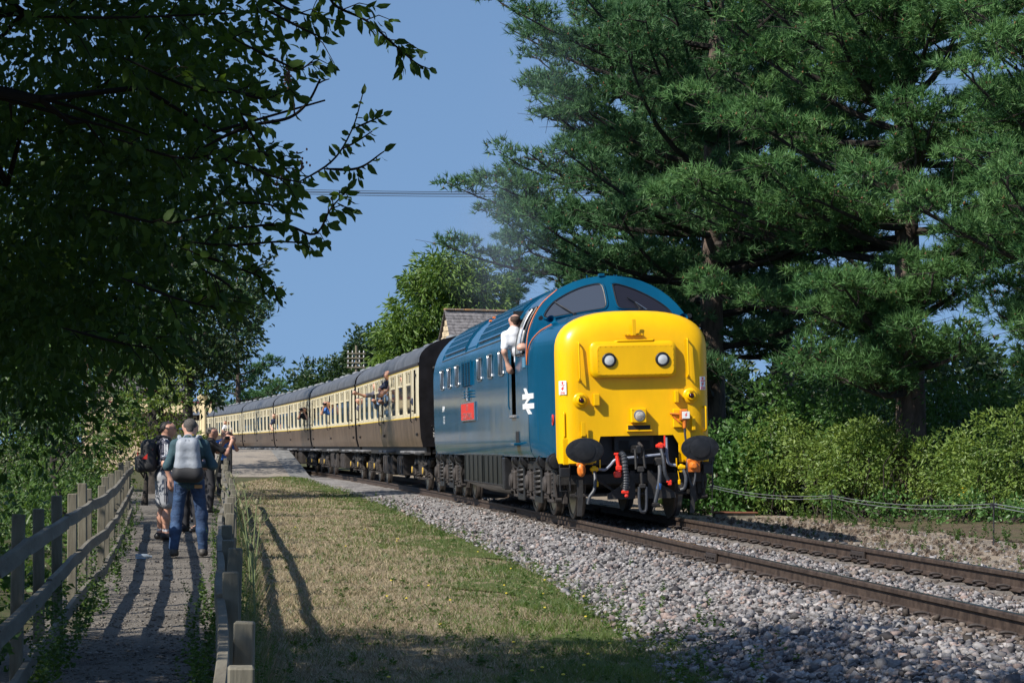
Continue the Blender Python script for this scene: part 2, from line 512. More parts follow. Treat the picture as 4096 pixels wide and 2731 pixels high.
M['earth'] = ground_mat('shaded_earth_and_litter', [(0.035, 0.032, 0.018), (0.06, 0.075, 0.025), (0.085, 0.065, 0.04), (0.05, 0.07, 0.02)])
M['gravel'] = ground_mat('path_gravel', [(0.065, 0.058, 0.052), (0.13, 0.117, 0.10), (0.20, 0.18, 0.155), (0.10, 0.088, 0.075)], (0.8, 25.0, 70.0), 0.9, 60)
M['ballastbed'] = ground_mat('ballast_bed_stone', [(0.07, 0.065, 0.062), (0.16, 0.15, 0.145), (0.30, 0.285, 0.27), (0.12, 0.105, 0.095)], (0.9, 16.0, 38.0), 1.0, 34)
M['verge'] = ground_mat('stony_verge', [(0.11, 0.09, 0.075), (0.22, 0.19, 0.155), (0.30, 0.24, 0.17), (0.17, 0.14, 0.12)], (0.7, 12.0, 40.0), 0.9, 40)
M['lawn'] = ground_mat('parched_lawn', [(0.105, 0.078, 0.045), (0.185, 0.145, 0.085), (0.27, 0.22, 0.14), (0.14, 0.115, 0.06), (0.09, 0.10, 0.033)], (0.55, 4.0, 30.0), 0.8, 70)
M['lawngreen'] = ground_mat('clover_and_moss', [(0.13, 0.10, 0.045), (0.075, 0.095, 0.025), (0.06, 0.09, 0.02), (0.15, 0.115, 0.055)], (0.8, 5.0, 30.0), 0.8, 70)

Ys = np.concatenate([np.arange(-40, 150, 1.0), np.geomspace(150, 3500, 26)])
Xs = np.concatenate([-np.geomspace(3000, 16, 22), np.arange(-15.5, 16, 0.5), np.geomspace(16, 3000, 22)])
gx, gy = np.meshgrid(Xs, Ys)
sheet('ground', M['earth'], gx, gy, -0.03)

def strip(name, m, y0, y1, dy, fl, fr, n, dz, noise=0.0):
    Y = np.arange(y0, y1 + dy / 2, dy)
    t = np.linspace(0, 1, n)
    Xg = fl(Y)[:, None] * (1 - t) + fr(Y)[:, None] * t
    return sheet(name, m, Xg, np.repeat(Y[:, None], n, 1), dz, noise)

def ox(off):
    def f(Y):
        s = np.interp(Y, _cy, _s)
        return CL(s)[0] - off / np.cos(np.interp(s, _s, _a))
    return f
strip('gravel_path', M['gravel'], 4, 62, 0.5, lambda Y: lfx(Y) - 0.35, lambda Y: rfx(Y) + 0.1, 14, -0.012, 0.008)
strip('lawn', M['lawn'], 6, 92, 0.5, lambda Y: rfx(Y) - 0.05, lambda Y: CL(np.interp(Y, _cy, _s))[0] - toe(Y) + .45, 40, 0.002, 0.012)
_lg = strip('clover_strip', M['lawngreen'], 6, 92, 0.5, lambda Y: ox(0)(Y) - toe(Y) - .7 + 0.4 * np.sin(Y * 0.7) + 0.3 * np.sin(Y * 1.9 + 1), lambda Y: ox(0)(Y) - toe(Y) + .1, 12, 0.012, 0.010)
strip('stony_verge', M['verge'], 8, 140, 0.5, ox(-2.3), ox(-6.6), 20, 0.0, 0.015)
M['litter'] = ground_mat('needle_litter', [(0.04, 0.032, 0.02), (0.08, 0.062, 0.042), (0.12, 0.095, 0.06), (0.04, 0.055, 0.02), (0.06, 0.047, 0.03)], (0.9, 7.0, 40.0), .8, 50)
strip('needle_litter', M['litter'], 8, 120, 1.0, ox(-6.5), ox(-13), 16, 0.004, 0.02)
_sg = np.arange(-30, 130, 0.25)
_og = np.linspace(3.05, -2.62, 40)
_S, _O = np.meshgrid(_sg, _og, indexing='ij')
_O = np.where(_O > 1.9, 1.9 + (_O - 1.9) * (toe(YF + _S) - 1.9) / (3.05 - 1.9), _O)
_bx, _by = CL(_S, _O)
sheet('ballast_bed', M['ballastbed'], _bx, _by, 0.012, 0.014)

# ------------------------------------------------------------------ railway track
trk = empty('railway_track', (0, 0, 0), kind='structure')
def rail_mesh(off):
    prof = [(-.070, -.160), (-.070, -.150), (-.018, -.134), (-.010, -.125), (-.009, -.055), (-.016, -.047), (-.036, -.040), (-.036, -.010), (-.031, -.002), (-.022, 0.0),
            (.022, 0.0), (.031, -.002), (.036, -.010), (.036, -.040), (.016, -.047), (.009, -.055), (.010, -.125), (.018, -.134), (.070, -.150), (.070, -.160)]
    ss = np.arange(-31, 135, 1.0)
    V = []
    for (dx, z) in prof:
        x, y = CL(ss, off - dx)
        V.append(np.stack([x, y, np.full_like(x, z - CANT * off)], -1))
    V = np.stack(V, 1); m, n = V.shape[:2]
    I = np.arange(m * n).reshape(m, n); J = np.roll(I, -1, 1)
    F = np.stack([I[:-1], I[1:], J[1:], J[:-1]], -1).reshape(-1, 4)
    me = np_mesh('rail', V.reshape(-1, 3), F, True)
    me.set_sharp_from_angle(angle=math.radians(30))
    return me
for off in (0.755, -0.755):
    r = link_mesh('rail', rail_mesh(off), M['rail_side'], trk)
    ss = np.arange(-31, 135, 1.0)
    a = np.stack([*CL(ss, off + 0.021), np.full_like(ss, 0.0012 - CANT * off)], -1)
    b = np.stack([*CL(ss, off - 0.024), np.full_like(ss, 0.0012 - CANT * off)], -1)
    V = np.stack([a, b], 1).reshape(-1, 3); I = np.arange(len(ss)) * 2
    link_mesh('running_surface', np_mesh('running_surface', V, np.stack([I[:-1], I[:-1] + 1, I[1:] + 1, I[1:]], -1)), M['rail_top'], r)
    for sj in (-9.3, 8.8):
        sj2 = sj + (0.5 if off > 0 else 0)
        b = MB()
        for sd in (-1, 1):
            b.box((sd * .030, 0, -.088), (.030, .52, .085), .006)
            for k in range(4): b.cyl((sd * .04, -.19 + k * .125, -.088), (sd * .072, -.19 + k * .125, -.088), .018, n=6)
        x, y = CL(sj2, off)
        b.build('fishplate', M['clip'], r, 40, (float(x), float(y), -CANT * off), (0, 0, float(np.interp(sj2, _s, _a))))
b = MB()
P = []
for yy, hw in ((-.13, 0), (-.095, 1), (.095, 1), (.13, 0)):
    P.append([(x, yy, (-.165 if abs(x) > .5 else -.185) - (0 if hw else .06)) for x in (-1.25, -.95, -.55, -.45, .45, .55, .95, 1.25)])
b.grid(P)
b.box((-1.25, 0, -.24), (.02, .2, .14)); b.box((1.25, 0, -.24), (.02, .2, .14))
slp0 = b.build('sleeper', M['sleeper'], trk, 30)
cb = MB()
cb.tube(smooth_path([(-.03, -.05, .0), (.035, -.055, .012), (.05, -.02, .03), (.0, .0, .034), (-.045, .02, .022), (-.02, .06, .012), (.045, .05, .008)], 3), .012, 5)
cb.box((0.01, 0, -.005), (.09, .10, .02), .004)
clip_me = None
n = 0
for i, s in enumerate(np.arange(-26, 62, 0.65)):
    o = slp0 if i == 0 else slp0.copy()
    if i: COL.objects.link(o); o.parent = trk
    x, y = CL(s)
    o.location = (float(x), float(y), float(RS.uniform(-.004, .004)))
    o.rotation_euler = (0, -CANT, float(np.interp(s, _s, _a) + RS.uniform(-.01, .01)))
    if s < 12:
        for xx in (-.755 - .10, -.755 + .10, .755 - .10, .755 + .10):
            if clip_me is None:
                c = cb.build('rail_clip', M['clip'], o, 60); clip_me = c.data
            else:
                c = link_mesh('rail_clip', clip_me, None, o)
            c.location = (xx, 0, -.150)
            c.rotation_euler = (0, 0, 0 if (xx - math.copysign(.755, xx)) > 0 else math.pi)

# ------------------------------------------------------------------ loose stones
CUBE = np.array([(x, y, z) for x in (-1, 1) for y in (-1, 1) for z in (-1, 1)], float)
CUBEF = np.array([(0, 1, 3, 2), (4, 6, 7, 5), (0, 4, 5, 1), (2, 3, 7, 6), (0, 2, 6, 4), (1, 5, 7, 3)])
def rot_arr(n, rs=RS):
    q = rs.normal(size=(n, 4)); q /= np.linalg.norm(q, axis=1)[:, None]
    w, x, y, z = q.T
    return np.stack([1 - 2 * (y * y + z * z), 2 * (x * y - z * w), 2 * (x * z + y * w), 2 * (x * y + z * w), 1 - 2 * (x * x + z * z), 2 * (y * z - x * w), 2 * (x * z - y * w), 2 * (y * z + x * w), 1 - 2 * (x * x + y * y)], -1).reshape(n, 3, 3)
def stones(name, X, Y, Z, size, m, kind='stuff', flat=0.75):
    n = len(X)
    vs = np.stack([CUBE * RS.uniform(.35, 1.0, (8, 3)) * RS.uniform(.55, 1.25, (1, 3)) for _ in range(60)])
    B = vs[RS.randint(0, 60, n)] * 0.5
    B = np.einsum('nij,nkj->nki', rot_arr(n), B) * size[:, None, None]
    B[:, :, 2] *= flat
    B += np.stack([X, Y, Z], -1)[:, None, :]
    F = (CUBEF[None] + (np.arange(n) * 8)[:, None, None]).reshape(-1, 4)
    return tag(link_mesh(name, np_mesh(name, B.reshape(-1, 3), F), m), kind=kind)
M['stones'] = island_mat('limestone_ballast', [(0.030, 0.028, 0.030), (0.07, 0.066, 0.068), (0.17, 0.165, 0.167), (0.22, 0.21, 0.208), (0.265, 0.255, 0.255), (0.27, 0.205, 0.18), (0.09, 0.083, 0.086), (0.38, 0.36, 0.35), (0.18, 0.17, 0.173)])
def scatter_so(n, s0, s1, o0, o1, gap=True):
    u = RS.uniform(0, 1, n)
    ya, yb = YF + s0, YF + s1
    yy = 1 / (1 / ya - u * (1 / ya - 1 / yb))          # denser towards the camera
    s = yy - YF
    o = RS.uniform(o1, o0, n)
    if gap:
        k = (np.abs(np.abs(o) - .755) > .10)
        k &= ~((np.abs(np.abs(o) - .755) < .32) & (np.abs(((s + 26) % .65) - .325) > .17) & (RS.uniform(0, 1, n) < .8))
        s, o = s[k], o[k]
    return s, o
_u = RS.uniform(0, 1, 62000)
s, o = scatter_so(44000, -22, 26, 3.05, -2.0)
s2, o2 = scatter_so(1500, -22, 50, 3.35, 2.85, False)
s = np.concatenate([s, s2]); o = np.concatenate([o, o2])
o = np.where(o > 1.9, 1.9 + (o - 1.9) * (toe(YF + s) - 1.9) / (3.05 - 1.9), o)
X, Y = CL(s, o)
sz = np.clip(RS.lognormal(math.log(.037), .38, len(X)), .020, .10)
Z = ground_z(X, Y) + .012 + sz * RS.uniform(.05, .35, len(X))
near_rail = np.abs(np.abs(o) - .755) + RS.normal(size=len(o)) * .16 < .34
stones('ballast_stones', X[~near_rail], Y[~near_rail], Z[~near_rail], sz[~near_rail], M['stones'])
M['rusty'] = island_mat('rust_stained_ballast', [(0.04, 0.033, 0.028), (0.10, 0.08, 0.066), (0.17, 0.14, 0.12), (0.12, 0.095, 0.08), (0.22, 0.19, 0.165), (0.14, 0.11, 0.09)])
stones('rust_stained_ballast', X[near_rail], Y[near_rail], Z[near_rail], sz[near_rail], M['rusty'])
M['pathstones'] = island_mat('path_chippings', [(0.07, 0.062, 0.055), (0.14, 0.125, 0.11), (0.21, 0.19, 0.165), (0.11, 0.10, 0.088), (0.27, 0.25, 0.225)])
# stones on the path and the verge
nP = 4500
Yp = 1 / (1 / 13.0 - RS.uniform(0, 1, nP) * (1 / 13.0 - 1 / 40.0)); t = RS.uniform(0, 1, nP)
Xp = lfx(Yp) * (1 - t) + (rfx(Yp) + .05) * t
stones('path_gravel_stones', Xp, Yp, ground_z(Xp, Yp) - .008, np.clip(RS.lognormal(math.log(.020), .4, nP), .008, .05), M['pathstones'], flat=.45)
s, o = scatter_so(4500, -16, 30, -2.2, -6.4, False)
X, Y = CL(s, o)
stones('verge_stones', X, Y, ground_z(X, Y) + .004, np.clip(RS.lognormal(math.log(.035), .4, len(X)), .012, .08), M['stones'], flat=.6)
# fallen pine cones: small scaly ovals made of three rings of scales
M['cone'] = island_mat('pine_cone_scales', [(0.06, 0.042, 0.032), (0.13, 0.095, 0.07), (0.21, 0.165, 0.125)])
base = []
for r_, z_, nn in ((.3, -.75, 5), (.55, -.25, 6), (.5, .25, 6), (.28, .7, 5)):
    for k in range(nn):
        a = 2 * math.pi * (k + .5 * (z_ > 0)) / nn
        d = np.array([math.cos(a), math.sin(a), .35]); q = np.array([-math.sin(a), math.cos(a), 0])
        c = np.array([0, 0, z_])
        base += [c + q * .05, c + d * r_ * 1.5 - q * .2 + np.array([0, 0, .1]), c + d * r_ * 1.5 + q * .2 + np.array([0, 0, .1])]
base = np.array(base) * .035
nC = 1700
s = RS.uniform(-20, 14, nC); o = -2.9 - np.abs(RS.normal(1.6, 1.3, nC))
X, Y = CL(s, o)
B = np.einsum('nij,kj->nki', rot_arr(nC), base) * RS.uniform(.8, 1.4, (nC, 1, 1)) + np.stack([X, Y, ground_z(X, Y) + .03], -1)[:, None, :]
tag(link_mesh('pine_cones', np_mesh('pine_cones', B.reshape(-1, 3), np.arange(nC * len(base)).reshape(-1, 3)), M['cone']), kind='stuff')

# ------------------------------------------------------------------ lawn blades
M['straw'] = island_mat('dry_grass_blades', [(0.17, 0.125, 0.07), (0.30, 0.24, 0.15), (0.40, 0.335, 0.22), (0.13, 0.09, 0.05)])
M['green'] = leaf_mat('green_grass_blades', (0.045, 0.085, 0.016), (0.12, 0.17, 0.035), .3)
def blades(name, X, Y, h, w, m, lean=.5, Zoff=0.0):
    n = len(X)
    Z = ground_z(X, Y) + Zoff
    a = RS.uniform(0, 2 * math.pi, n); b = RS.uniform(0, 2 * math.pi, n)
    l = h * RS.uniform(.1, lean, n)
    c = np.stack([X, Y, Z], -1); q = np.stack([np.cos(a), np.sin(a), 0 * a], -1) * w[:, None] / 2
    tip = c + np.stack([np.cos(b) * l, np.sin(b) * l, h], -1)
    V = np.stack([c - q, c + q, tip], 1).reshape(-1, 3)
    return tag(link_mesh(name, np_mesh(name, V, np.arange(n * 3).reshape(-1, 3)), m), kind='stuff')
n = 110000
Y = 1 / (1 / 13.5 - RS.uniform(0, 1, n) * (1 / 13.5 - 1 / 90.0))
t = RS.uniform(0, 1, n)
X = rfx(Y) * (1 - t) + (ox(0)(Y) - toe(Y) + .15) * t
_, o = track_so(X, Y)
pn = np.sin(X * 1.7 + 2 * np.sin(Y * .6)) * np.sin(Y * .9 + 1.3 * np.sin(X * 1.1)) + .5 * np.sin(X * 4 + Y * 2.3)
pg = np.clip(.20 + .22 * pn + np.clip((toe(Y) + 1.9 - o) / 2.4, 0, .62), .04, .9)
g = RS.uniform(0, 1, n) < pg
w = np.maximum(.0045, Y / 2321 * .75)
h = RS.uniform(.018, .045, n) * (1 + 1.1 * np.clip(np.sin(X * 2.3 + 3 * np.sin(Y * .8)) * np.sin(Y * 1.7 + X), 0, 1))
blades('dry_grass', X[~g], Y[~g], h[~g], w[~g], M['straw'], 2.2)
blades('green_grass', X[g], Y[g], h[g] * 1.15, w[g] * 1.2, M['green'], 1.5)
# ------------------------------------------------------------------ foliage helpers
def leaf_mesh(C, D, size, width=0.5, fold=0.18, rs=RS):
    """One folded four-corner leaf per centre C pointing along D -> V, F (two triangles each)."""
    n = len(C)
    D = D / (np.linalg.norm(D, axis=1)[:, None] + 1e-9)
    R = rs.normal(size=(n, 3)); R[:, 2] *= .6
    S = np.cross(D, R); S /= (np.linalg.norm(S, axis=1)[:, None] + 1e-9)
    U = np.cross(S, D)
    L = size[:, None] if hasattr(size, '__len__') else np.full((n, 1), size)
    p0 = C; p2 = C + D * L - U * L * .12
    mid = C + D * L * .45 + U * L * fold
    p1 = mid + S * L * width * .5; p3 = mid - S * L * width * .5
    V = np.stack([p0, p1, p2, p3], 1).reshape(-1, 3)
    I = (np.arange(n) * 4)[:, None]
    F = np.concatenate([I + [0, 1, 2], I + [0, 2, 3]], 1).reshape(-1, 3)
    return V, F

def oval_leaf_mesh(C, D, size, width=.46, rs=RS):
    """Six-cornered drooping leaf (four triangles) for foliage close to the camera."""
    n = len(C); D = D / (np.linalg.norm(D, axis=1)[:, None] + 1e-9)
    R = rs.normal(size=(n, 3)); R[:, 2] *= .6
    S = np.cross(D, R); S /= (np.linalg.norm(S, axis=1)[:, None] + 1e-9); U = np.cross(S, D); L = size[:, None]
    P = [C]
    for t, w, u in ((.28, .44, .03), (.66, .42, .02), (1, 0, -.14), (.66, -.42, .02), (.28, -.44, .03)): P.append(C + D * L * t + S * L * width * w + U * L * u)
    V = np.stack(P, 1).reshape(-1, 3); I = (np.arange(n) * 6)[:, None]
    return V, np.concatenate([I + [0, 1, 5], I + [1, 2, 4], I + [1, 4, 5], I + [2, 3, 4]], 1).reshape(-1, 3)

def crown_points(blobs, n_clump, n_leaf, clump=.30, rs=RS, droop=.25, fill=.5):
    """Leaf centres and directions: blobs (x,y,z,rx,ry,rz) carry clumps on their skin, clumps carry leaves."""
    C = []; D = []
    for (x, y, z, rx, ry, rz) in blobs:
        nc = max(3, int(n_clump * (rx * ry + rx * rz + ry * rz) / 3))
        u = rs.normal(size=(nc, 3)); u /= np.linalg.norm(u, axis=1)[:, None]
        rad = 1 - fill * rs.uniform(0, 1, nc) ** 2.5
        rad *= rs.uniform(.86, 1.14, nc)
        cc = np.array([x, y, z]) + u * rad[:, None] * np.array([rx, ry, rz])
        cr = clump * rs.uniform(.6, 1.4, nc)
        k = rs.randint(max(2, n_leaf // 2), n_leaf * 3 // 2 + 1, nc)
        idx = np.repeat(np.arange(nc), k)
        v = rs.normal(size=(len(idx), 3)); v /= np.linalg.norm(v, axis=1)[:, None]
        r = rs.uniform(.3, 1, len(idx)) ** .6
        off = v * (r * cr[idx])[:, None]; off[:, 2] *= .7
        C.append(cc[idx] + off)
        d = v + u[idx] * .7 + rs.normal(size=v.shape) * .5; d[:, 2] -= droop
        D.append(d)
    return np.concatenate(C), np.concatenate(D)

def cull(C, D, zmin=-5, keep=None, margin=2.0):
    """Drop leaves far outside what this lens or one a step aside could see."""
    k = (np.abs(C[:, 0]) < C[:, 1] * .2206 + margin) & (C[:, 2] < HC + C[:, 1] * .193 + margin) & (C[:, 1] > 1)
    return C[k], D[k]

def leaf_part(name, C, D, size, m, parent, width=.5, fold=.18, kind='stuff'):
    V, F = leaf_mesh(C, D, size, width, fold)
    o = link_mesh(name, np_mesh(name, V, F), m, parent)
    if kind: o['kind'] = kind
    return o

def limb(mb, a, b, r0, r1, bend=.15, n=6, rs=RS, seg=5):
    a, b = np.asarray(a, float), np.asarray(b, float)
    L = np.linalg.norm(b - a)
    pts = [a + (b - a) * t + (rs.normal(size=3) * bend * L * .35 * math.sin(math.pi * t) if 0 < t < 1 else 0) for t in np.linspace(0, 1, seg)]
    mb.tube(pts, list(np.linspace(r0, r1, seg)), n)
    return pts

def broad_tree(name, label, cat, base, trunk_h, r, blobs, m, leaf, n_clump, n_leaf, clump=.3, group=None, droop=.25, width=.5, bark='bark2', seed=0, docull=True, fold=.18, fill=.5, limbs=True):
    rs = np.random.RandomState(seed + 11)
    root = empty(name, base, label=label, cat=cat, group=group)
    b0 = np.array(base, float)
    mb = MB()
    top = np.array([rs.uniform(-.2, .2), rs.uniform(-.2, .2), trunk_h])
    mb.tube([np.array([0, 0, -.15]), np.array([0.02, 0, trunk_h * .12]), top * .55 + rs.normal(size=3) * .05, top], [r * 1.5, r * 1.05, r * .85, r * .6], 9)
    mb.build('trunk', M[bark], root, 60)
    if limbs:
        mb = MB()
        for bl in blobs:
            c = np.array(bl[:3]) - b0
            st = top * rs.uniform(.55, 1.0)
            e = limb(mb, st, c, r * .38, r * .10, .2, 5, rs)
            for _ in range(4):
                v = rs.normal(size=3); v /= np.linalg.norm(v)
                limb(mb, e[-2], c + v * np.array(bl[3:]) * .85, r * .12, r * .03, .2, 4, rs, 4)
        o = mb.build('limbs', M[bark], root, 60)
    C, D = crown_points(blobs, n_clump, n_leaf, clump, rs, droop, fill)
    if docull: C, D = cull(C, D)
    L = rs.uniform(.7, 1.25, len(C)) * leaf
    leaf_part('crown', C - b0, D, L, m, root, width, fold)
    return root

def pine(label, base, H, r, zlo, reach, n_limb, seed, m, tufts=13, needle=.20, lean=(0, 0), K=17, wid=.0225, side=None):
    """Austrian pine: bare bole, tiers of limbs, each limb with side twigs that end in star-like needle tufts."""
    rs = np.random.RandomState(seed)
    root = empty('pine_tree', base, label=label, cat='tree', group='dark pines behind the locomotive')
    b0 = np.array(base, float)
    axis = lambda t: np.array([lean[0] * t + .12 * math.sin(5 * t + seed), lean[1] * t, H * t])
    mb = MB()
    ts = np.linspace(0, 1, 12)
    mb.tube([axis(t) if t > 0 else axis(0) - np.array([0, 0, .2]) for t in ts], [r * (1.25 if t == 0 else 1) * (1 - .82 * t) for t in ts], 12)
    mb.build('trunk', M['bark'], root, 60)
    mb = MB(); C = []; D = []
    for i in range(n_limb):
        t = zlo / H + (1 - zlo / H) * ((i + rs.uniform(0, 1)) / n_limb)
        a = axis(t)
        az = rs.uniform(0, 2 * math.pi) if side is None or rs.uniform() < .35 else side + rs.normal() * .9
        L = (reach if t * H > zlo + 1.8 else reach * .62) * (1 - ((t - zlo / H) / (1 - zlo / H)) ** 2.2 * .75) * rs.uniform(.65, 1.12)
        el = rs.uniform(-.12, .30) + .35 * t
        d = np.array([math.cos(az), math.sin(az), 0])
        pts = []
        for q in np.linspace(0, 1, 7):
            up = math.sin(el) * L * q - .16 * L * q * (1 - q) * 1.2 + .10 * L * q * q
            wob = np.array([-d[1], d[0], 0]) * (.10 * L * math.sin(2.6 * q + i)) * q
            pts.append(a + d * L * q * math.cos(el) + np.array([0, 0, up]) + wob)
        mb.tube(pts, list(np.linspace(r * .34 * (1 - .5 * t), .015, 7)), 5)
        npad = int(3 + L * .8)
        for k in range(npad):
            q = .16 + .84 * (k + rs.uniform(.2, 1)) / npad
            f = q * 6; jn = min(5, int(f)); p = pts[jn] + (pts[jn + 1] - pts[jn]) * (f - jn)
            sd = (1 if k % 2 else -1) * rs.uniform(0, .75) * (1 - .5 * q)
            e = p + np.array([-d[1], d[0], 0]) * sd + d * .2 + np.array([0, 0, rs.uniform(.05, .30)])
            mb.tube([p, (p + e) / 2 + rs.normal(size=3) * .05, e], [.028, .02, .008], 4, False)
            R = np.array([rs.uniform(.42, .78), rs.uniform(.42, .78), rs.uniform(.24, .42)]) * (1.12 - .25 * t)
            nn = int(tufts * R[0] * R[1] * 9.5)
            v = rs.normal(size=(nn, 3)); v /= np.linalg.norm(v, axis=1)[:, None]; v[:, 2] = np.where(v[:, 2] < -.25, -v[:, 2], v[:, 2])
            v *= rs.uniform(.55, 1.1, nn)[:, None]
            C.append(e + v * R); D.append(v * np.array([1, 1, .6]) + d * .35 + np.array([0, 0, .55]) + rs.normal(size=(nn, 3)) * .25)
            for _ in range(3):
                v2 = rs.normal(size=3) * R * .8; mb.tube([e, e + v2], [.010, .004], 4, False)
    mb.build('limbs', M['bark2'], root, 60)
    C = np.concatenate(C) + b0; D = np.concatenate(D)
    C, D = cull(C, D, margin=1.0)
    D /= np.linalg.norm(D, axis=1)[:, None]
    n = len(C)
    # K needles per tuft in a wide cone round the shoot
    nd = D[:, None, :] * rs.uniform(.3, 1.1, (n, K, 1)) + rs.normal(size=(n, K, 3)) * .50
    nd /= np.linalg.norm(nd, axis=2)[..., None]
    st = C[:, None, :] - D[:, None, :] * rs.uniform(0, .10, (n, K, 1))
    sd = np.cross(nd, rs.normal(size=(n, K, 3))); sd /= np.linalg.norm(sd, axis=2)[..., None]
    ln = needle * rs.uniform(.75, 1.2, (n, K, 1))
    V = np.stack([st - sd * wid / 2, st + sd * wid / 2, st + nd * ln], 2).reshape(-1, 3) - b0
    o = link_mesh('crown', np_mesh('crown', V, np.arange(len(V)).reshape(-1, 3)), m, root)
    o['kind'] = 'stuff'
    pick = rs.uniform(0, 1, n) < .10
    c = C[pick] - D[pick] * .02 - b0; octa = np.array([(1, 0, 0), (0, 1, 0), (-1, 0, 0), (0, -1, 0), (0, 0, 1.5), (0, 0, -1.2)]) * .030
    of = np.array([(0, 1, 4), (1, 2, 4), (2, 3, 4), (3, 0, 4), (1, 0, 5), (2, 1, 5), (3, 2, 5), (0, 3, 5)])
    V = (c[:, None, :] + octa[None]).reshape(-1, 3); F = (of[None] + (np.arange(len(c)) * 6)[:, None, None]).reshape(-1, 3)
    o = link_mesh('cones_and_buds', np_mesh('cones_and_buds', V, F), M['bud'], root)
    o['kind'] = 'stuff'
    return root, n

M['bud'] = island_mat('brown_cones_and_buds', [(0.10, 0.045, 0.025), (0.20, 0.09, 0.045), (0.14, 0.08, 0.05)])
M['needle'] = leaf_mat('pine_needles', (0.024, 0.090, 0.030), (0.140, 0.260, 0.085), .22, .5, .9, spec=.2)
M['needle_b'] = leaf_mat('blue_green_pine_needles', (0.022, 0.074, 0.030), (0.105, 0.205, 0.080), .22, .5, .9, spec=.2)
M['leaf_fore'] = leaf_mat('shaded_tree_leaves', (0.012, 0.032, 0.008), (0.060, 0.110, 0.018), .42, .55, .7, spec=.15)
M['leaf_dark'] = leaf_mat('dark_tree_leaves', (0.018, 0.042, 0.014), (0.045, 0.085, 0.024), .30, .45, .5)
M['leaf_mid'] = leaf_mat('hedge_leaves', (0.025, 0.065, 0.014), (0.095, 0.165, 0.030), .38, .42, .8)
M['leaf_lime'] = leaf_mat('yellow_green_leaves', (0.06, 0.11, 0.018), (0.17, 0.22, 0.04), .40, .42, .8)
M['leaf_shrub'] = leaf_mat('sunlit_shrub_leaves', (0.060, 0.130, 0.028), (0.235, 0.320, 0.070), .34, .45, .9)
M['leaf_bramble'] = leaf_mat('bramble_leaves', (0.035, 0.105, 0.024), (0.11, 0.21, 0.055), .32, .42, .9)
M['leaf_cypress'] = leaf_mat('cypress_sprays', (0.040, 0.100, 0.018), (0.140, 0.220, 0.038), .30, .5, .5)
M['seed'] = island_mat('brown_flower_heads', [(0.08, 0.035, 0.022), (0.14, 0.07, 0.045), (0.10, 0.05, 0.03)])

# ------------------------------------------------------------------ pines on the far side of the line
pcount = 0
for args in (
    dict(label='tall dark pine whose branch tips reach out over the sky behind the blue cab', base=(4.9, 56, -.3), H=19, r=.34, zlo=2.6, reach=5.6, n_limb=112, seed=3, m=M['needle_b'], side=None, tufts=14),
    dict(label='pine with a forked grey bole set back behind the pine over the cab', base=(3.6, 69, -.3), H=21, r=.33, zlo=4.5, reach=5.6, n_limb=84, seed=5, m=M['needle_b'], tufts=12, K=9, wid=.036, side=4.2),
    dict(label='broad pine with bright needle tufts right of the yellow nose', base=(8.5, 50, -.25), H=18, r=.36, zlo=2.5, reach=5.4, n_limb=112, seed=8, m=M['needle'], side=3.9, tufts=12),
    dict(label='nearest pine at the frame edge with heavy drooping boughs above the shrubs', base=(11.6, 45, -.2), H=17, r=.36, zlo=2.3, reach=4.6, n_limb=96, seed=13, m=M['needle'], side=3.7, tufts=13),
    dict(label='pine standing farther off between the two broad pines', base=(7.2, 62, -.2), H=20, r=.34, zlo=3.5, reach=5.0, n_limb=84, seed=21, m=M['needle_b'], tufts=11, K=9, wid=.036, side=4.3),
):
    _, k = pine(**args); pcount += k
print('pine tufts', pcount)
# ------------------------------------------------------------------ near tree overhanging the path
def uv(u, v, Y):
    """World point at distance Y that a 1024-pixel-wide picture shows at (u, v): used once to place boughs at their own depth."""
    return np.array([(u - 512) * Y / 2321, Y, HC + (447.5 - v) * Y / 2321])

def spray(mb, pts, r0, r1, leaf_sp, leaf_len, out, rs, droop=.5, twig=.0, bare=False):
    """A bough through pts with short side twigs and alternate leaves."""
    P = smooth_path(pts, 6)
    m = len(P)
    mb.tube(P, [r0 * min(1, .35 + 3.0 * i / m) * (1 - i / m) + r1 * i / m for i in range(m)], 5)
    if bare: return
    L = 0
    for i in range(1, m):
        seg = P[i] - P[i - 1]; l = np.linalg.norm(seg); d = seg / (l + 1e-9)
        k = max(1, int(l / leaf_sp))
        for j in range(k):
            p = P[i - 1] + seg * (j / k)
            sd = np.cross(d, rs.normal(size=3)); sd /= np.linalg.norm(sd)
            if twig and rs.uniform() < .35:
                tl = twig * rs.uniform(.4, 1.2); e = p + (sd * .8 + d * .7) * tl - np.array([0, 0, .25 * tl])
                mb.tube([p, (p + e) / 2 + np.array([0, 0, .02]), e], [r1 * 1.2, r1, r1 * .6], 4, False)
                for q in np.linspace(.15, 1, int(tl / leaf_sp * 1.3) + 2):
                    s2 = np.cross(e - p, rs.normal(size=3)); s2 /= np.linalg.norm(s2)
                    out.append((p + (e - p) * q, s2 * .7 + (e - p) / tl * .7 - np.array([0, 0, droop]), leaf_len * rs.uniform(.6, 1.2)))
            else:
                out.append((p, sd + d * .6 - np.array([0, 0, droop]), leaf_len * rs.uniform(.6, 1.2)))
    out.append((P[-1], P[-1] - P[-2] + 0.0, leaf_len))

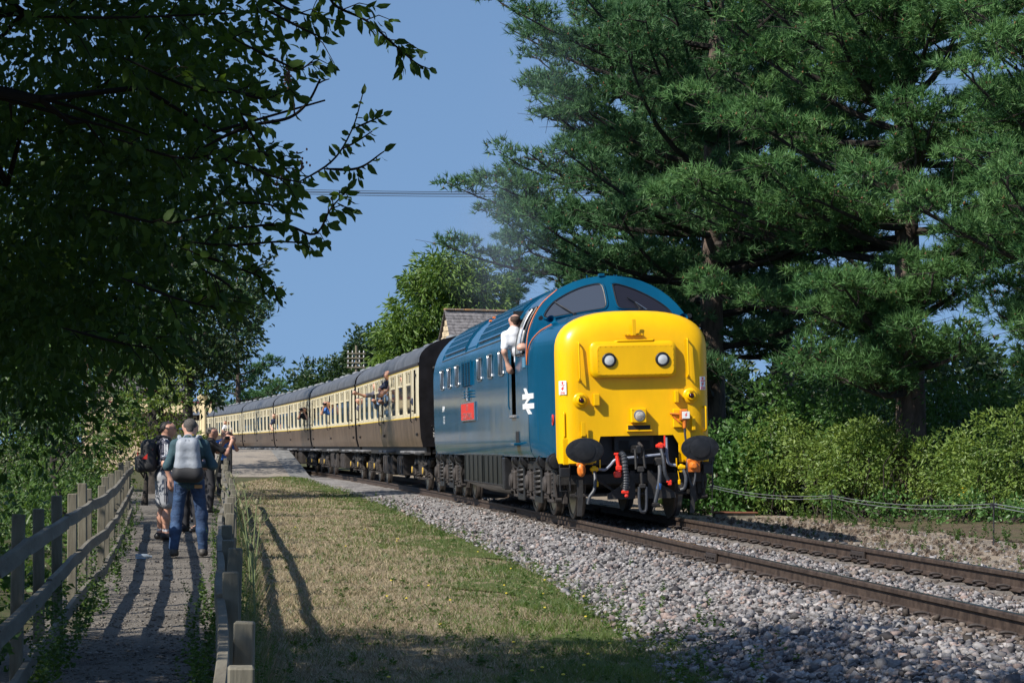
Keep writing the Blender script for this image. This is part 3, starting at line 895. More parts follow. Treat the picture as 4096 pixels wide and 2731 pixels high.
rs = np.random.RandomState(42)
near = empty('overhanging_tree', (-5.6, 8.5, -.5), label='dark foreground tree with leafy boughs hanging over the path', cat='tree')
nb = np.array([-5.6, 8.5, -.5])
mb = MB()
mb.tube([(0, 0, -.2), (.1, .1, .9), (.25, .3, 2.2), (.3, .5, 4.0), (.6, .9, 6.0)], [.30, .22, .19, .16, .09], 10)
mb.build('trunk', M['bark2'], near, 60)
mb = MB(); LV = []
for a, b in (((-5.2, 9.2, 3.2), (-2.2, 10.4, 3.0)), ((-5.2, 9.2, 2.8), (-2.4, 11.0, 2.3)), ((-5.2, 9.2, 3.6), (-1.5, 9.6, 3.3)), ((-5.2, 9.3, 4.2), (-3.0, 13, 5.2)), ((-5.2, 9.3, 4.4), (-1.8, 11, 5.0)), ((-5.3, 9, 2.5), (-3.0, 12.4, 1.9)), ((-5.2, 9.2, 3.0), (-1.9, 9.3, 2.45))):
    e = limb(mb, a, b, .07, .018, .12, 6, rs, 7)
    for q in e[2:]:
        for _ in range(3):
            v = rs.normal(size=3) * np.array([.5, .5, .3]); limb(mb, q, q + v, .014, .004, .2, 4, rs, 4)
mb2 = mb
YS = 9.0
for pts, tw in (
    ([(318, -30), (330, 4), (363, 21), (390, 44), (413, 63), (426, 69)], .12),
    ([(205, 160), (240, 165), (272, 178), (302, 184)], .14),
    ([(250, 150), (272, 160), (285, 172), (300, 190)], .12),
    ([(210, 232), (279, 226), (313, 235), (329, 210), (346, 190)], .07),
    ([(190, 244), (229, 247), (277, 243), (313, 245)], .10),
    ([(225, 205), (262, 205), (290, 214)], .08),
    ([(285, 190), (329, 163), (350, 130), (360, 96)], 0), ([(350, 130), (368, 122), (381, 116)], 0), ([(338, 151), (355, 142), (370, 132)], 0), ([(322, 170), (356, 169), (382, 152)], .04),
    ([(230, 40), (270, 60), (296, 70), (310, 62)], .12), ([(260, 10), (300, 30), (322, 40)], .12), ([(225, 90), (260, 100), (285, 92)], .12), ([(235, 110), (252, 140), (262, 160)], .12),
    ([(200, 270), (225, 285), (240, 300)], .10), ([(180, 250), (215, 262), (258, 278), (275, 290)], .08), ([(120, 60), (190, 90), (250, 95)], .15), ([(110, 140), (180, 160), (235, 150)], .15), ([(90, 210), (160, 225), (215, 215)], .15),
    ([(120, 280), (175, 300), (215, 310)], .14), ([(60, 330), (120, 345), (165, 352)], .14), ([(30, 20), (120, 20), (230, 15)], .16), ([(250, -10), (290, 12), (335, 22)], .12)):
    Yb = YS + rs.uniform(-.6, .6) if tw >= .1 else YS
    long_bare = tw == 0
    spray(mb2, [uv(u, v, Yb + .05 * i) for i, (u, v) in enumerate(pts)], .0075 if not long_bare else .005, .0022, .024 if not long_bare else .11, .060 if not long_bare else .05, LV, rs, .45, tw)
spray(mb2, [uv(*p, 9.0) for p in ((200, 150), (231, 134), (254, 126), (287, 119), (306, 103), (318, 80))], .010, .004, 1, .05, LV, rs, bare=True)
spray(mb2, [uv(*p, 9.0) for p in ((292, 117), (292, 108), (291, 97))], .004, .002, 1, .05, LV, rs, bare=True)
spray(mb2, [uv(*p, 9.0) for p in ((314, 86), (321, 82), (327, 80))], .004, .002, 1, .05, LV, rs, bare=True)
for p in ((285, 78), (300, 167), (278, 180)):
    c = uv(*p, 9.0)
    seedb = MB()
    for _ in range(26):
        q = c + rs.normal(size=3) * np.array([.010, .010, .022]); seedb.ell(q, (.0045, .0045, .006), 5, 3)
    seedb.build('seed_cluster', M['seed'], near, 60, loc=tuple(-nb))['kind'] = 'stuff'
mb2.build('limbs', M['twig'], near, 60, loc=tuple(-nb))
C1 = np.array([l[0] for l in LV]); D1 = np.array([l[1] for l in LV]); S1 = np.array([l[2] for l in LV])
blobs = [(-2.05, 10.4, 2.95, .72, 1.1, .55), (-1.6, 10.2, 3.1, .55, .8, .42), (-1.35, 9.8, 2.75, .25, .5, .28), (-2.25, 11.0, 2.25, .72, 1.0, .5), (-1.75, 10.6, 2.3, .42, .7, .35), (-1.45, 10.0, 2.15, .24, .5, .22),
         (-2.55, 11.8, 1.75, .62, .9, .42), (-1.95, 11.2, 1.75, .40, .6, .30), (-1.75, 10.9, 1.6, .22, .4, .16)]
blobs += [(-2.3, 12.6, 3.0, .95, .8, .75), (-2.9, 12.8, 2.2, .9, .8, .7), (-1.75, 12.0, 2.75, .5, .6, .5), (-2.9, 13.2, 1.45, .75, .7, .5), (-2.15, 12.6, 2.0, .55, .6, .45), (-2.6, 14.0, 3.4, 1.0, .8, .8), (-3.1, 14.2, 2.4, .8, .7, .7), (-2.4, 13.6, 2.5, .6, .6, .5), (-1.5, 11.0, 2.35, .35, .5, .3), (-3.3, 15, 2.0, .8, .8, .5), (-3.0, 15.5, 2.6, .9, .7, .8), (-3.6, 16.5, 2.2, 1.0, .8, .9), (-2.9, 12.4, 1.9, .5, .5, .35)]
C2, D2 = crown_points(blobs, 130, 27, .17, rs, .5, .8)
C2, D2 = cull(C2, D2, margin=.8)
S2 = rs.uniform(.7, 1.25, len(C2)) * .058
shade_clumps = [(-2.5, 8.3, 4.7, 1.7, 1.9, .9), (-1.6, 6.2, 4.3, 1.7, 1.6, .9), (-4.5, 6.6, 4.6, 1.8, 2.2, 1.0), (-7.0, 14.2, 4.6, 1.5, 1.7, 1.1), (-9.0, 12.5, 4.6, 1.6, 2.0, 1.2), (-3.3, 12.0, 4.9, 1.2, 1.7, 1.0), (-4.5, 12.4, 5.2, 1.5, 1.8, 1.1), (-6.2, 12.6, 5.2, 1.5, 1.8, 1.2), (-7.9, 12.6, 5.0, 1.6, 1.8, 1.2), (-5.4, 10.0, 5.6, 2, 1.8, 1.3), (-3.6, 9.6, 5.0, 1.6, 1.6, 1.1), (-7.2, 10.0, 4.6, 1.6, 1.8, 1.3), (-5.6, 8.0, 4.8, 2.0, 1.6, 1.2)]  # unseen crown clumps placed for their shade; first ones only block skylight
C3, D3 = crown_points(shade_clumps, 26, 60, .45, rs, .3, .7)
S3 = rs.uniform(.7, 1.25, len(C3)) * .17
Va, Fa = oval_leaf_mesh(np.concatenate([C1, C2]) - nb, np.concatenate([D1, D2]), np.concatenate([S1, S2]), .48, rs)
Vb, Fb = leaf_mesh(C3 - nb, D3, S3, .46, .14)
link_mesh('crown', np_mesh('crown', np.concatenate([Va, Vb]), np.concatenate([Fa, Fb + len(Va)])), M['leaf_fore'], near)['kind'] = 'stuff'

# ------------------------------------------------------------------ left bank: undergrowth, shrubs, trees
bl = []
for Y in np.arange(10.5, 47, 1.25):
    for k in range(2):
        h = rs.uniform(.5, 1.05) + .25 * k
        X = lfx(Y) - .75 - 1.1 * k + rs.uniform(-.2, .2)
        bl.append((X, Y + rs.uniform(-.3, .3), float(ground_z(X, Y)) + h * .5, .62, .75, h * .75))
C, D = crown_points(bl, 32, 27, .20, rs, .1, .55)
und = leaf_part('undergrowth', C, D, rs.uniform(.5, 1.3, len(C)) * .062, M['leaf_mid'], None, .6, .15)
def herb(C, D, S, base, h, n, leaf, rs, lean=.2):
    top = np.array([rs.normal() * lean * h, rs.normal() * lean * h, h])
    t = rs.uniform(.12, 1, n); a = rs.uniform(0, 6.283, n)
    C.append(np.array(base) + top * t[:, None]); D.append(np.stack([np.cos(a), np.sin(a), rs.uniform(-.2, .7, n)], -1)); S.append(leaf * (1.15 - .6 * t) * rs.uniform(.7, 1.2, n))
    return top
C, D, S = [], [], []; mb = MB()
for _ in range(230):
    Y = 1 / (1 / 12.5 - rs.uniform() * (1 / 12.5 - 1 / 48)); side = rs.uniform() < .45
    X = (rfx(Y) - abs(rs.normal()) * .10 - .06) if side else (lfx(Y) + .02 + abs(rs.normal()) * .09)
    b_ = (X, Y, float(ground_z(X, Y)) - .02); h = rs.uniform(.12, .5) * (1 if side else 1.35)
    top = herb(C, D, S, b_, h, int(34 * h / .3), .044, rs)
    mb.tube([b_, np.array(b_) + top], [.004, .002], 4, False)
w = leaf_part('path_side_weeds', np.concatenate(C), np.concatenate(D), np.concatenate(S), M['leaf_mid'], None, .5, .1)
C, D, S = [], [], []
for _ in range(420):
    Y = 1 / (1 / 11.0 - rs.uniform() * (1 / 11.0 - 1 / 52)); X = rfx(Y) + .06 + abs(rs.normal()) * .09
    b_ = (X, Y, float(ground_z(X, Y)) - .02); h = rs.uniform(.12, .42)
    herb(C, D, S, b_, h, int(30 * h / .3), .046, rs)
leaf_part('fence_foot_weeds', np.concatenate(C), np.concatenate(D), np.concatenate(S), M['leaf_mid'], None, .38, .1)
n = 9000
Y = 1 / (1 / 10.0 - rs.uniform(0, 1, n) * (1 / 10.0 - 1 / 55.0)); X = rfx(Y) + .08 + np.abs(rs.normal(size=n)) * .07
blades('long_fence_grass', X, Y, rs.uniform(.08, .36, n), np.maximum(.006, Y / 2321 * .9), M['green'], .7)
n = 4000
Y = 1 / (1 / 10.0 - rs.uniform(0, 1, n) * (1 / 10.0 - 1 / 55.0)); X = rfx(Y) + .06 + np.abs(rs.normal(size=n)) * .09
blades('dead_fence_grass', X, Y, rs.uniform(.12, .45, n), np.maximum(.005, Y / 2321 * .7), M['straw'], .7)
# broad-leaved weeds and tufts in the lawn
C, D, S = [], [], []
for _ in range(520):
    Y = 1 / (1 / 13.8 - rs.uniform() * (1 / 13.8 - 1 / 60)); q = rs.uniform() ** .6; X = rfx(Y) * (1 - q) + float(ox(0)(Y) - toe(Y) + .1) * q
    b_ = (X, Y, float(ground_z(X, Y)) - .005)
    herb(C, D, S, b_, rs.uniform(.02, .10), int(rs.uniform(6, 22)), .042, rs)
leaf_part('lawn_weeds', np.concatenate(C), np.concatenate(D), np.concatenate(S), M['leaf_mid'], None, .40, .1)
mb = MB()
for _ in range(34):
    Y = 1 / (1 / 14 - rs.uniform() * (1 / 14 - 1 / 40)); q = rs.uniform(.3, 1); X = rfx(Y) * (1 - q) + float(ox(0)(Y) - toe(Y)) * q
    mb.ell((X, Y, float(ground_z(X, Y)) + .05), (.014, .014, .007), 6, 3)
mb.build('lawn_flowers', mat('yellow_and_white_petals', (.7, .55, .05), .6), None, 0)['kind'] = 'stuff'
# weeds in the ballast shoulder
C, D, S = [], [], []
for _ in range(160):
    s_ = 1 / (1 / 14.0 - rs.uniform() * (1 / 14.0 - 1 / 70)) - YF; X, Y = CL(s_, float(toe(YF + s_)) - .05 + rs.normal() * .22); b_ = (float(X), float(Y), float(ground_z(X, Y)) - .01)
    herb(C, D, S, b_, rs.uniform(.06, .22), int(rs.uniform(10, 30)), .045, rs)
for _ in range(70):
    s_ = rs.uniform(-18, 12); X, Y = CL(s_, -2.5 - abs(rs.normal()) * 1.6); b_ = (float(X), float(Y), float(ground_z(X, Y)) - .01)
    herb(C, D, S, b_, rs.uniform(.08, .34), int(rs.uniform(10, 40)), .05, rs)
for _ in range(260):
    s_ = rs.uniform(-14, 30); X, Y = CL(s_, -5.6 - abs(rs.normal()) * .9); b_ = (float(X), float(Y), float(ground_z(X, Y)) - .01)
    herb(C, D, S, b_, rs.uniform(.08, .40), int(rs.uniform(14, 44)), .06, rs)
leaf_part('ballast_weeds', np.concatenate(C), np.concatenate(D), np.concatenate(S), M['leaf_mid'], None, .45, .1)

G = 'broad trees along the far bank'
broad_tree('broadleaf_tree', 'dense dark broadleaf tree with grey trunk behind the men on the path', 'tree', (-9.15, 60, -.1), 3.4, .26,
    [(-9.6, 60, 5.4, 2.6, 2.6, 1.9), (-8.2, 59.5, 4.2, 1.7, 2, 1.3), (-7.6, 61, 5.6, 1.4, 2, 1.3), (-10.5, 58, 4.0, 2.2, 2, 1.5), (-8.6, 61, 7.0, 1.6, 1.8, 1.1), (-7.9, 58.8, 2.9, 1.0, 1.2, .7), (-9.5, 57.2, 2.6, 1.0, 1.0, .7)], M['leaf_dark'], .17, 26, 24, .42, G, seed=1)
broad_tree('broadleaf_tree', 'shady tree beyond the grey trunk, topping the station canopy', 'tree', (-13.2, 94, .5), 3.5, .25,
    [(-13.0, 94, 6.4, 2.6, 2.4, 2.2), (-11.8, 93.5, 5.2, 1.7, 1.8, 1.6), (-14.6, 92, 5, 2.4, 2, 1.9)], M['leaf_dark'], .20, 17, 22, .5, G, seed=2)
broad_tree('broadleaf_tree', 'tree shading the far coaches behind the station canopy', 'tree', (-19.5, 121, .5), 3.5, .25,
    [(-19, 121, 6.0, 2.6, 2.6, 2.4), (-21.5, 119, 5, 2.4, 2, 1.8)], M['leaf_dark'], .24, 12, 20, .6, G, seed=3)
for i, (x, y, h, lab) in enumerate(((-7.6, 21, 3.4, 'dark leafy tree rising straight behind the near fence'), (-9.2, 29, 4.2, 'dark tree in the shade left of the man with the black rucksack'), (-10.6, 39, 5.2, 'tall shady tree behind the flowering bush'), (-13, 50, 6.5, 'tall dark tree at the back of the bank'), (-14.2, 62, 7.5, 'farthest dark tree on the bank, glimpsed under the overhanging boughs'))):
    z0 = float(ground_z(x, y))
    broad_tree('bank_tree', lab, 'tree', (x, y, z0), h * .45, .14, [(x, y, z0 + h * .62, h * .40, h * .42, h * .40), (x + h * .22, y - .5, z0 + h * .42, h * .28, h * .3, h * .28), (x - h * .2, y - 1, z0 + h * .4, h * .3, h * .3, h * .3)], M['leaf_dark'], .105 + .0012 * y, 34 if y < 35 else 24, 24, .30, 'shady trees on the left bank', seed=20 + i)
# lime-green bush and flowering bush by the path
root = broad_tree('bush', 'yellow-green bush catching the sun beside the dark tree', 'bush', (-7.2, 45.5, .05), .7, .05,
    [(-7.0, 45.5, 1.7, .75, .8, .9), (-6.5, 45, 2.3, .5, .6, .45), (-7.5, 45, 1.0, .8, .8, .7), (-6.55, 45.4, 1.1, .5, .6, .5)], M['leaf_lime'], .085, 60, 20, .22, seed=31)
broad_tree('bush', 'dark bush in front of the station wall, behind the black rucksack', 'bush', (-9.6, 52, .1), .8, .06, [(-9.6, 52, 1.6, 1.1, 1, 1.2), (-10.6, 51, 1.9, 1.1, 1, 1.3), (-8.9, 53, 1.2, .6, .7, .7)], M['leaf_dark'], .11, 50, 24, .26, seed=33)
bud = broad_tree('buddleia_bush', 'bush with brown dead flower spikes over the path fence', 'bush', (-6.6, 34, .1), .8, .05,
    [(-6.2, 34, 1.7, .7, .7, .7), (-5.75, 33.6, 2.2, .42, .5, .40), (-6.8, 33.5, 2.0, .6, .6, .6), (-6.3, 33.4, 1.1, .7, .7, .6)], M['leaf_mid'], .10, 50, 20, .2, seed=32, width=.34)
mb = MB()
for _ in range(16):
    c = np.array([-6.0 + rs.normal() * .42, 33.3 + rs.normal() * .2, 2.05 + rs.normal() * .24]); d = np.array([rs.normal() * .5, rs.normal() * .3, .6]); d /= np.linalg.norm(d)
    for k in range(30):
        t = k / 30; q = c + d * .20 * t + rs.normal(size=3) * .018 * (1.2 - t); mb.ell(q, (.008, .008, .010), 4, 2)
mb.build('flower_spikes', M['seed'], bud, 0, loc=(6.6, -34, -.1))['kind'] = 'stuff'

# ------------------------------------------------------------------ background trees
def cypress(label, x, y, z0, blobs, seed):
    return broad_tree('cypress_tree', label, 'tree', (x, y, z0), 4, .3, blobs, M['leaf_cypress'], .40, 24, 30, .60, None, .9, .26, 'bark2', seed, fold=.05, fill=.45)
cypress('feathery bright green conifer behind the stone gable', -4.0, 126, 0, [(-6.6, 124.5, 2.6, 1.6, 2, 2.4), (-5.6, 125, 3.0, 2.2, 2, 3.0), (-6.0, 125, 6.6, 1.4, 1.6, 1.8), (-1.4, 126, 9.0, 1.3, 1.6, 1.6), (-3.2, 126, 5, 2.6, 2, 3), (-2.2, 126, 8.2, 1.6, 1.8, 2.4), (-5.4, 126, 8.0, 1.2, 1.6, 2.0), (-4.2, 126, 4.0, 2.9, 3, 3.6), (-3.9, 126, 7.2, 2.4, 2.6, 2.6), (-4.0, 125.5, 9.8, 1.7, 1.9, 1.7), (-2.6, 125.5, 9.4, 1.4, 1.6, 1.9), (-1.9, 126, 6.2, 1.5, 2, 2.4), (-6.0, 125, 4.8, 1.5, 1.8, 2.2), (-3.2, 125.2, 10.8, .8, .8, .9), (-5.0, 125.4, 10.1, .7, .8, .9)], 41)
broad_tree('ash_tree', 'dark green rounded tree behind the telegraph pole', 'tree', (-10.4, 152, 0), 3.5, .3, [(-12.0, 151, 4.6, 2.0, 2, 2.2), (-15.6, 152, 2.2, 1.6, 2, 1.5), (-10.6, 152, 4.2, 2.8, 3, 2.6), (-9.0, 151, 6.0, 2.0, 2.4, 2.3), (-12.8, 151, 3.4, 1.9, 2, 1.9), (-9.3, 150, 7.6, 1.2, 1.4, 1.2), (-14.2, 152, 2.6, 1.4, 2, 1.4)], M['leaf_dark'], .28, 26, 26, .55, None, seed=42)
_, k = pine('distant dark pine past the end of the train', (-22.5, 190, 0), 15, .3, 3.0, 4.6, 26, 51, M['needle_b'], 7, .34, K=6, wid=.08)
_, k = pine('hazy pine veiled by exhaust smoke right of the conifer', (.4, 150, 0), 14.5, .3, 3.0, 3.8, 30, 52, M['needle_b'], 8, .30, K=7, wid=.06, side=3.6)
far = []
for i in range(26):
    x = -52 + i * 2.0 + rs.uniform(-.6, .6); y = 235 + rs.uniform(-12, 20); h = rs.uniform(5.5, 9.0)
    far.append((x, y, h * .5, 2.4, 2.6, h * .55))
C, D = crown_points(far, 7, 14, .8, rs, .2, .5); C, D = cull(C, D, margin=2)
leaf_part('distant_woodland', C, D, rs.uniform(.7, 1.2, len(C)) * .55, M['leaf_dark'], None, .55, .1)

# ------------------------------------------------------------------ shrubs behind the wire fence
GS = 'shrubs behind the wire fence'
def shrub(label, x, y, blobs, m, leaf, n_clump, n_leaf, clump, seed, width=.42, name='shrub'):
    z0 = float(ground_z(x, y)); r2 = np.random.RandomState(seed)
    root = empty(name, (x, y, z0), label=label, cat='shrub', group=GS)
    mb = MB()
    for bl_ in blobs:
        for _ in range(7):
            e = np.array(bl_[:3]) - np.array([x, y, z0]) + r2.normal(size=3) * np.array(bl_[3:]) * .45
            limb(mb, np.array([e[0] * .7 + r2.normal() * .1, e[1] * .6 + r2.normal() * .1, -.05]), e, .022, .005, .25, 4, r2, 5)
    mb.build('stems', M['bark2'], root, 60)['kind'] = 'stuff'
    C, D = crown_points(blobs, n_clump, n_leaf, clump, r2, .25, .6)
    C, D = cull(C, D, margin=2)
    leaf_part('foliage', C - np.array([x, y, z0]), D, r2.uniform(.65, 1.25, len(C)) * leaf, m, root, width, .12)
    return root
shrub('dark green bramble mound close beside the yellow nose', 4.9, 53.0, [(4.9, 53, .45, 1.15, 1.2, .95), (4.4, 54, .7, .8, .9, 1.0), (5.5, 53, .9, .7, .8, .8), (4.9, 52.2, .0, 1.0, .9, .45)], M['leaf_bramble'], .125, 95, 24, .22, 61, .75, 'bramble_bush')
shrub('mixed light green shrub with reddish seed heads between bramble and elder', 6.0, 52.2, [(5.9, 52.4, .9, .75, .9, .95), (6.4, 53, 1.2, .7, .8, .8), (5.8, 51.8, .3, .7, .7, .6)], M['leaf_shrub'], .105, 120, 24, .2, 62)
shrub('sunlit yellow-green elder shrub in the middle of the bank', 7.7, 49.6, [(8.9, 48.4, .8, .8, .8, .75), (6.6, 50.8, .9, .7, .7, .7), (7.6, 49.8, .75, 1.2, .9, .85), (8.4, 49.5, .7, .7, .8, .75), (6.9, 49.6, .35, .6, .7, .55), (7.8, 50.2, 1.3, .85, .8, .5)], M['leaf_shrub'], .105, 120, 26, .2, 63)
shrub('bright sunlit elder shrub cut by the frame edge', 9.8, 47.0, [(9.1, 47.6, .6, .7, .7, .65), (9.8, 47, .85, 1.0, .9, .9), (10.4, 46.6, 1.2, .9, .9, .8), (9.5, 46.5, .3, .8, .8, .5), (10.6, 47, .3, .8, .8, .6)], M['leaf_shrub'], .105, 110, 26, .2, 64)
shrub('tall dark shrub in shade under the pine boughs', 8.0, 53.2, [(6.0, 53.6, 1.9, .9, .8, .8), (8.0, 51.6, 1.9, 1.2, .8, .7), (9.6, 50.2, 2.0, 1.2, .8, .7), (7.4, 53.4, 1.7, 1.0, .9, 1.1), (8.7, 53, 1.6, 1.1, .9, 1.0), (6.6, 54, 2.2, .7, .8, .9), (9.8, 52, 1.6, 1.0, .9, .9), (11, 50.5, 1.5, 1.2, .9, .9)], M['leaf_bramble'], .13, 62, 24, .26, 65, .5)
shrub('low bramble trailing at the shrub foot beside the verge', 8.4, 46.4, [(8.0, 47.4, -.05, .8, .5, .3), (9.0, 45.6, -.1, .9, .5, .28), (7.0, 48.6, -.1, .7, .5, .25), (9.9, 44.4, -.1, .8, .5, .28)], M['leaf_bramble'], .10, 95, 20, .16, 66, .6, 'bramble_bush')
# dark wood closing the view under and beyond the pines
rs = np.random.RandomState(77)
fw = []
for i in range(34):
    x = .5 + i * .78 + rs.uniform(-.4, .4); y = 78 + rs.uniform(-4, 8); h = rs.uniform(3.6, 5.8)
    fw.append((x, y, h * .42, 1.3, 1.3, h * .58))
for i in range(22):
    x = 4 + i * .62 + rs.uniform(-.3, .3); y = 58 + rs.uniform(-2, 2); h = rs.uniform(1.6, 2.6)
    fw.append((x, y, h * .42, .8, .9, h * .62))
C, D = crown_points(fw, 24, 30, .5, rs, .2, .7); C, D = cull(C, D, margin=2.5)
leaf_part('wood_beyond_the_pines', C, D, rs.uniform(.7, 1.2, len(C)) * .26, M['leaf_dark'], None, .55, .1)
# ragwort in flower at the shrub foot
rg = empty('ragwort_plant', (9.0, 46.2, -.36), label='small yellow flowering ragwort at the foot of the elder shrubs', cat='plant')
mb = MB(); mb.tube([(0, 0, -.05), (.02, 0, .3), (.03, 0, .55)], [.008, .006, .004], 5); mb.build('stem', M['green'], rg)
mb = MB()
for _ in range(40): mb.ell((.03 + rs.normal() * .07, rs.normal() * .07, .58 + rs.normal() * .06), (.018, .018, .010), 5, 3)
mb.build('flower_heads', mat('ragwort_yellow', (.7, .45, .01), .6), rg, 0)

# ------------------------------------------------------------------ teasels by the fence
M['teasel'] = mat('teasel_head', (.19, .17, .10), .8, 0, .3, 40, .6, 120)
M['stalk'] = mat('pale_green_stalk', (.16, .20, .08), .7)
for i, (u, v, Y, lab) in enumerate(((233, 480, 27, 'tallest teasel, brownest head, nearest the black fence'), (226, 492, 24, 'teasel with a pale purple head against the fence post'), (244, 489, 25, 'small round pale teasel on the grass side'), (240, 499, 23, 'teasel leaning over the grass with a bent neck'), (257, 506, 21, 'teasel standing farthest out on the lawn'), (243, 511, 21, 'teasel with two close heads low by the fence'), (261, 524, 20, 'teasel low over the grass with fence shadows behind'), (252, 552, 18, 'short teasel nearest the camera, paired heads'))):
    p = uv(u, v, Y); gx_ = rfx(Y) + .22; z0 = float(ground_z(gx_, Y))
    t = empty('teasel', (gx_, Y, z0), label=lab, cat='plant', group='teasels along the fence')
    e = p - np.array([gx_, Y, z0])
    mb = MB(); P = smooth_path([(0, 0, -.03), e * np.array([.25, .25, .45]), e * np.array([.65, .65, .8]), e], 5); mb.tube(P, list(np.linspace(.008, .005, len(P))), 5)
    for k in range(2):
        q = P[int(len(P) * (.45 + .25 * k))]; sgn = 1 if k else -1
        mb.tube([q, q + np.array([.07 * sgn, 0, .10])], [.004, .002], 4)
    mb.build('stem', M['stalk'], t)
    d = P[-1] - P[-2]; d /= np.linalg.norm(d)
    mb = MB(); mb.lathe(e, d, [(.003, 0), (.014, .008), (.018, .025), (.016, .042), (.008, .055), (.002, .06)], 10)
    mb.build('head', M['teasel'], t)
    mb = MB()
    for k in range(6):
        a = k * 1.047; s_ = e + np.array([math.cos(a) * .015, math.sin(a) * .015, .005])
        mb.tube([s_, s_ + np.array([math.cos(a) * .045, math.sin(a) * .045, .03]), s_ + np.array([math.cos(a) * .055, math.sin(a) * .055, .075])], [.003, .002, .001], 4)
    mb.build('bracts', M['stalk'], t)
# ------------------------------------------------------------------ timber fences
def rail_piece(p, q, w, h):
    p, q = np.asarray(p, float), np.asarray(q, float)
    d = q - p; L = np.linalg.norm(d)
    mb = MB()
    n = 5; sag = RS.uniform(-.012, .012); bow = RS.uniform(-.012, .012); tw = RS.uniform(-.05, .05)
    dd, u, v = d / L, np.array([d[1], -d[0], 0]) / np.linalg.norm(d[:2]), np.array([0, 0, 1.0])
    V = []
    for t in np.linspace(0, 1, n):
        c = p + d * t + v * sag * math.sin(math.pi * t) + u * bow * math.sin(math.pi * t)
        for (a, b) in ((-1, -1), (1, -1), (1, .86), (.8, 1), (-.8, 1), (-1, .86)):
            V.append(c + u * a * w / 2 + v * (b * h / 2 + a * tw * w * (t - .5)))
    F = []
    for i in range(n - 1):
        for k in range(6): F.append((i * 6 + k, i * 6 + (k + 1) % 6, i * 6 + 6 + (k + 1) % 6, i * 6 + 6 + k))
    F += [tuple(range(6))[::-1], tuple((n - 1) * 6 + k for k in range(6))]
    mb.add(V - p, F)
    return mb
def fence(name, label, fx, ys, hpost, side, mw, mr, zf, levels, pw=.075, rw=.04, rh=.09, group='timber fences along the path'):
    root = empty(name, (float(fx(ys[0])), float(ys[0]), float(zf(ys[0]))), label=label, cat='fence', group=group)
    b0 = np.array(root.location)
    pts = []
    for Y in ys:
        X = float(fx(Y)); z = float(zf(Y)); h = hpost * RS.uniform(.96, 1.05)
        dx = (float(fx(Y + .5)) - float(fx(Y - .5)))
        ang = -math.atan2(dx, 1.0)
        mb = MB(); mb.box((0, 0, h / 2 - .15), (pw, pw * 1.0, h + .3), .006)
        o = mb.build('post', mw, root, 0, loc=(X - b0[0], Y - b0[1], z - b0[2]), rot=(RS.uniform(-.025, .025), RS.uniform(-.025, .025), ang + RS.uniform(-.08, .08)))
        pts.append((X, Y, z, h))
    for i in range(len(pts) - 1):
        (xa, ya, za, ha), (xb, yb, zb, hb) = pts[i], pts[i + 1]
        d = np.array([xb - xa, yb - ya]); L = np.linalg.norm(d); nrm = np.array([d[1], -d[0]]) / L * side * (pw / 2 + rw / 2 + .003)
        for lv in levels:
            p = np.array([xa + nrm[0], ya + nrm[1], za + lv * hpost + RS.uniform(-.012, .012)]); q = np.array([xb + nrm[0], yb + nrm[1], zb + lv * hpost + RS.uniform(-.012, .012)])
            e = (q - p) / np.linalg.norm(q - p) * .004
            rail_piece(p + e, q - e, rw, rh).build('rail', mr, root, 25, loc=tuple(p + e - b0))
    return root
yr = np.array([6.6, 8.5, 10.6, 12.4, 14.5, 16.6, 18.8, 21, 23, 25.2, 27.4, 29.6, 31.8, 34, 36.2, 38.4, 40.6, 42.8, 45, 47.2, 49.4, 51.6])
yl = np.array([9.2, 11.2, 13.2, 15.1, 17.0, 18.8, 20.5, 21.2, 23.0, 25, 27, 29.2, 31.4, 33.6, 35.8, 38, 40.2])
fence('timber_fence', 'weathered post and rail fence between path and lawn', rfx, yr, .96, -1, M['wood'], M['woodrail'], path_z, (.86, .52, .18))
fence('timber_fence', 'mossy post and rail fence under the undergrowth left of the path', lfx, yl, 1.10, 1, M['wood'], M['woodrail'], path_z, (.87, .55, .24))
# black fence at the foot of the ramp
bf = empty('black_fence', (-7.0, 57.5, -.2), label='black painted three-rail fence at the foot of the platform ramp', cat='fence')
BF = [(0, 0), (-.62, .4), (-1.3, 2.6), (-1.9, 4.8)]
for (x, y) in BF:
    mb = MB(); mb.box((0, 0, .55), (.13, .13, 1.5), .01); mb.build('post', M['blackwood'], bf, 0, loc=(x, y, 0))
for i in range(3):
    for z in (1.18, .88, .55):
        p = np.array([BF[i][0], BF[i][1] - .085, z]); q = np.array([BF[i + 1][0], BF[i + 1][1] - .085, z])
        rail_piece(p, q, .035, .09).build('rail', M['blackwood'], bf, 25, loc=tuple(p))
mb = MB(); mb.tube([(-.45, -.35, -.1), (-.18, .05, 1.35)], .055, 4); mb.build('brace', M['wood'], bf, 0)

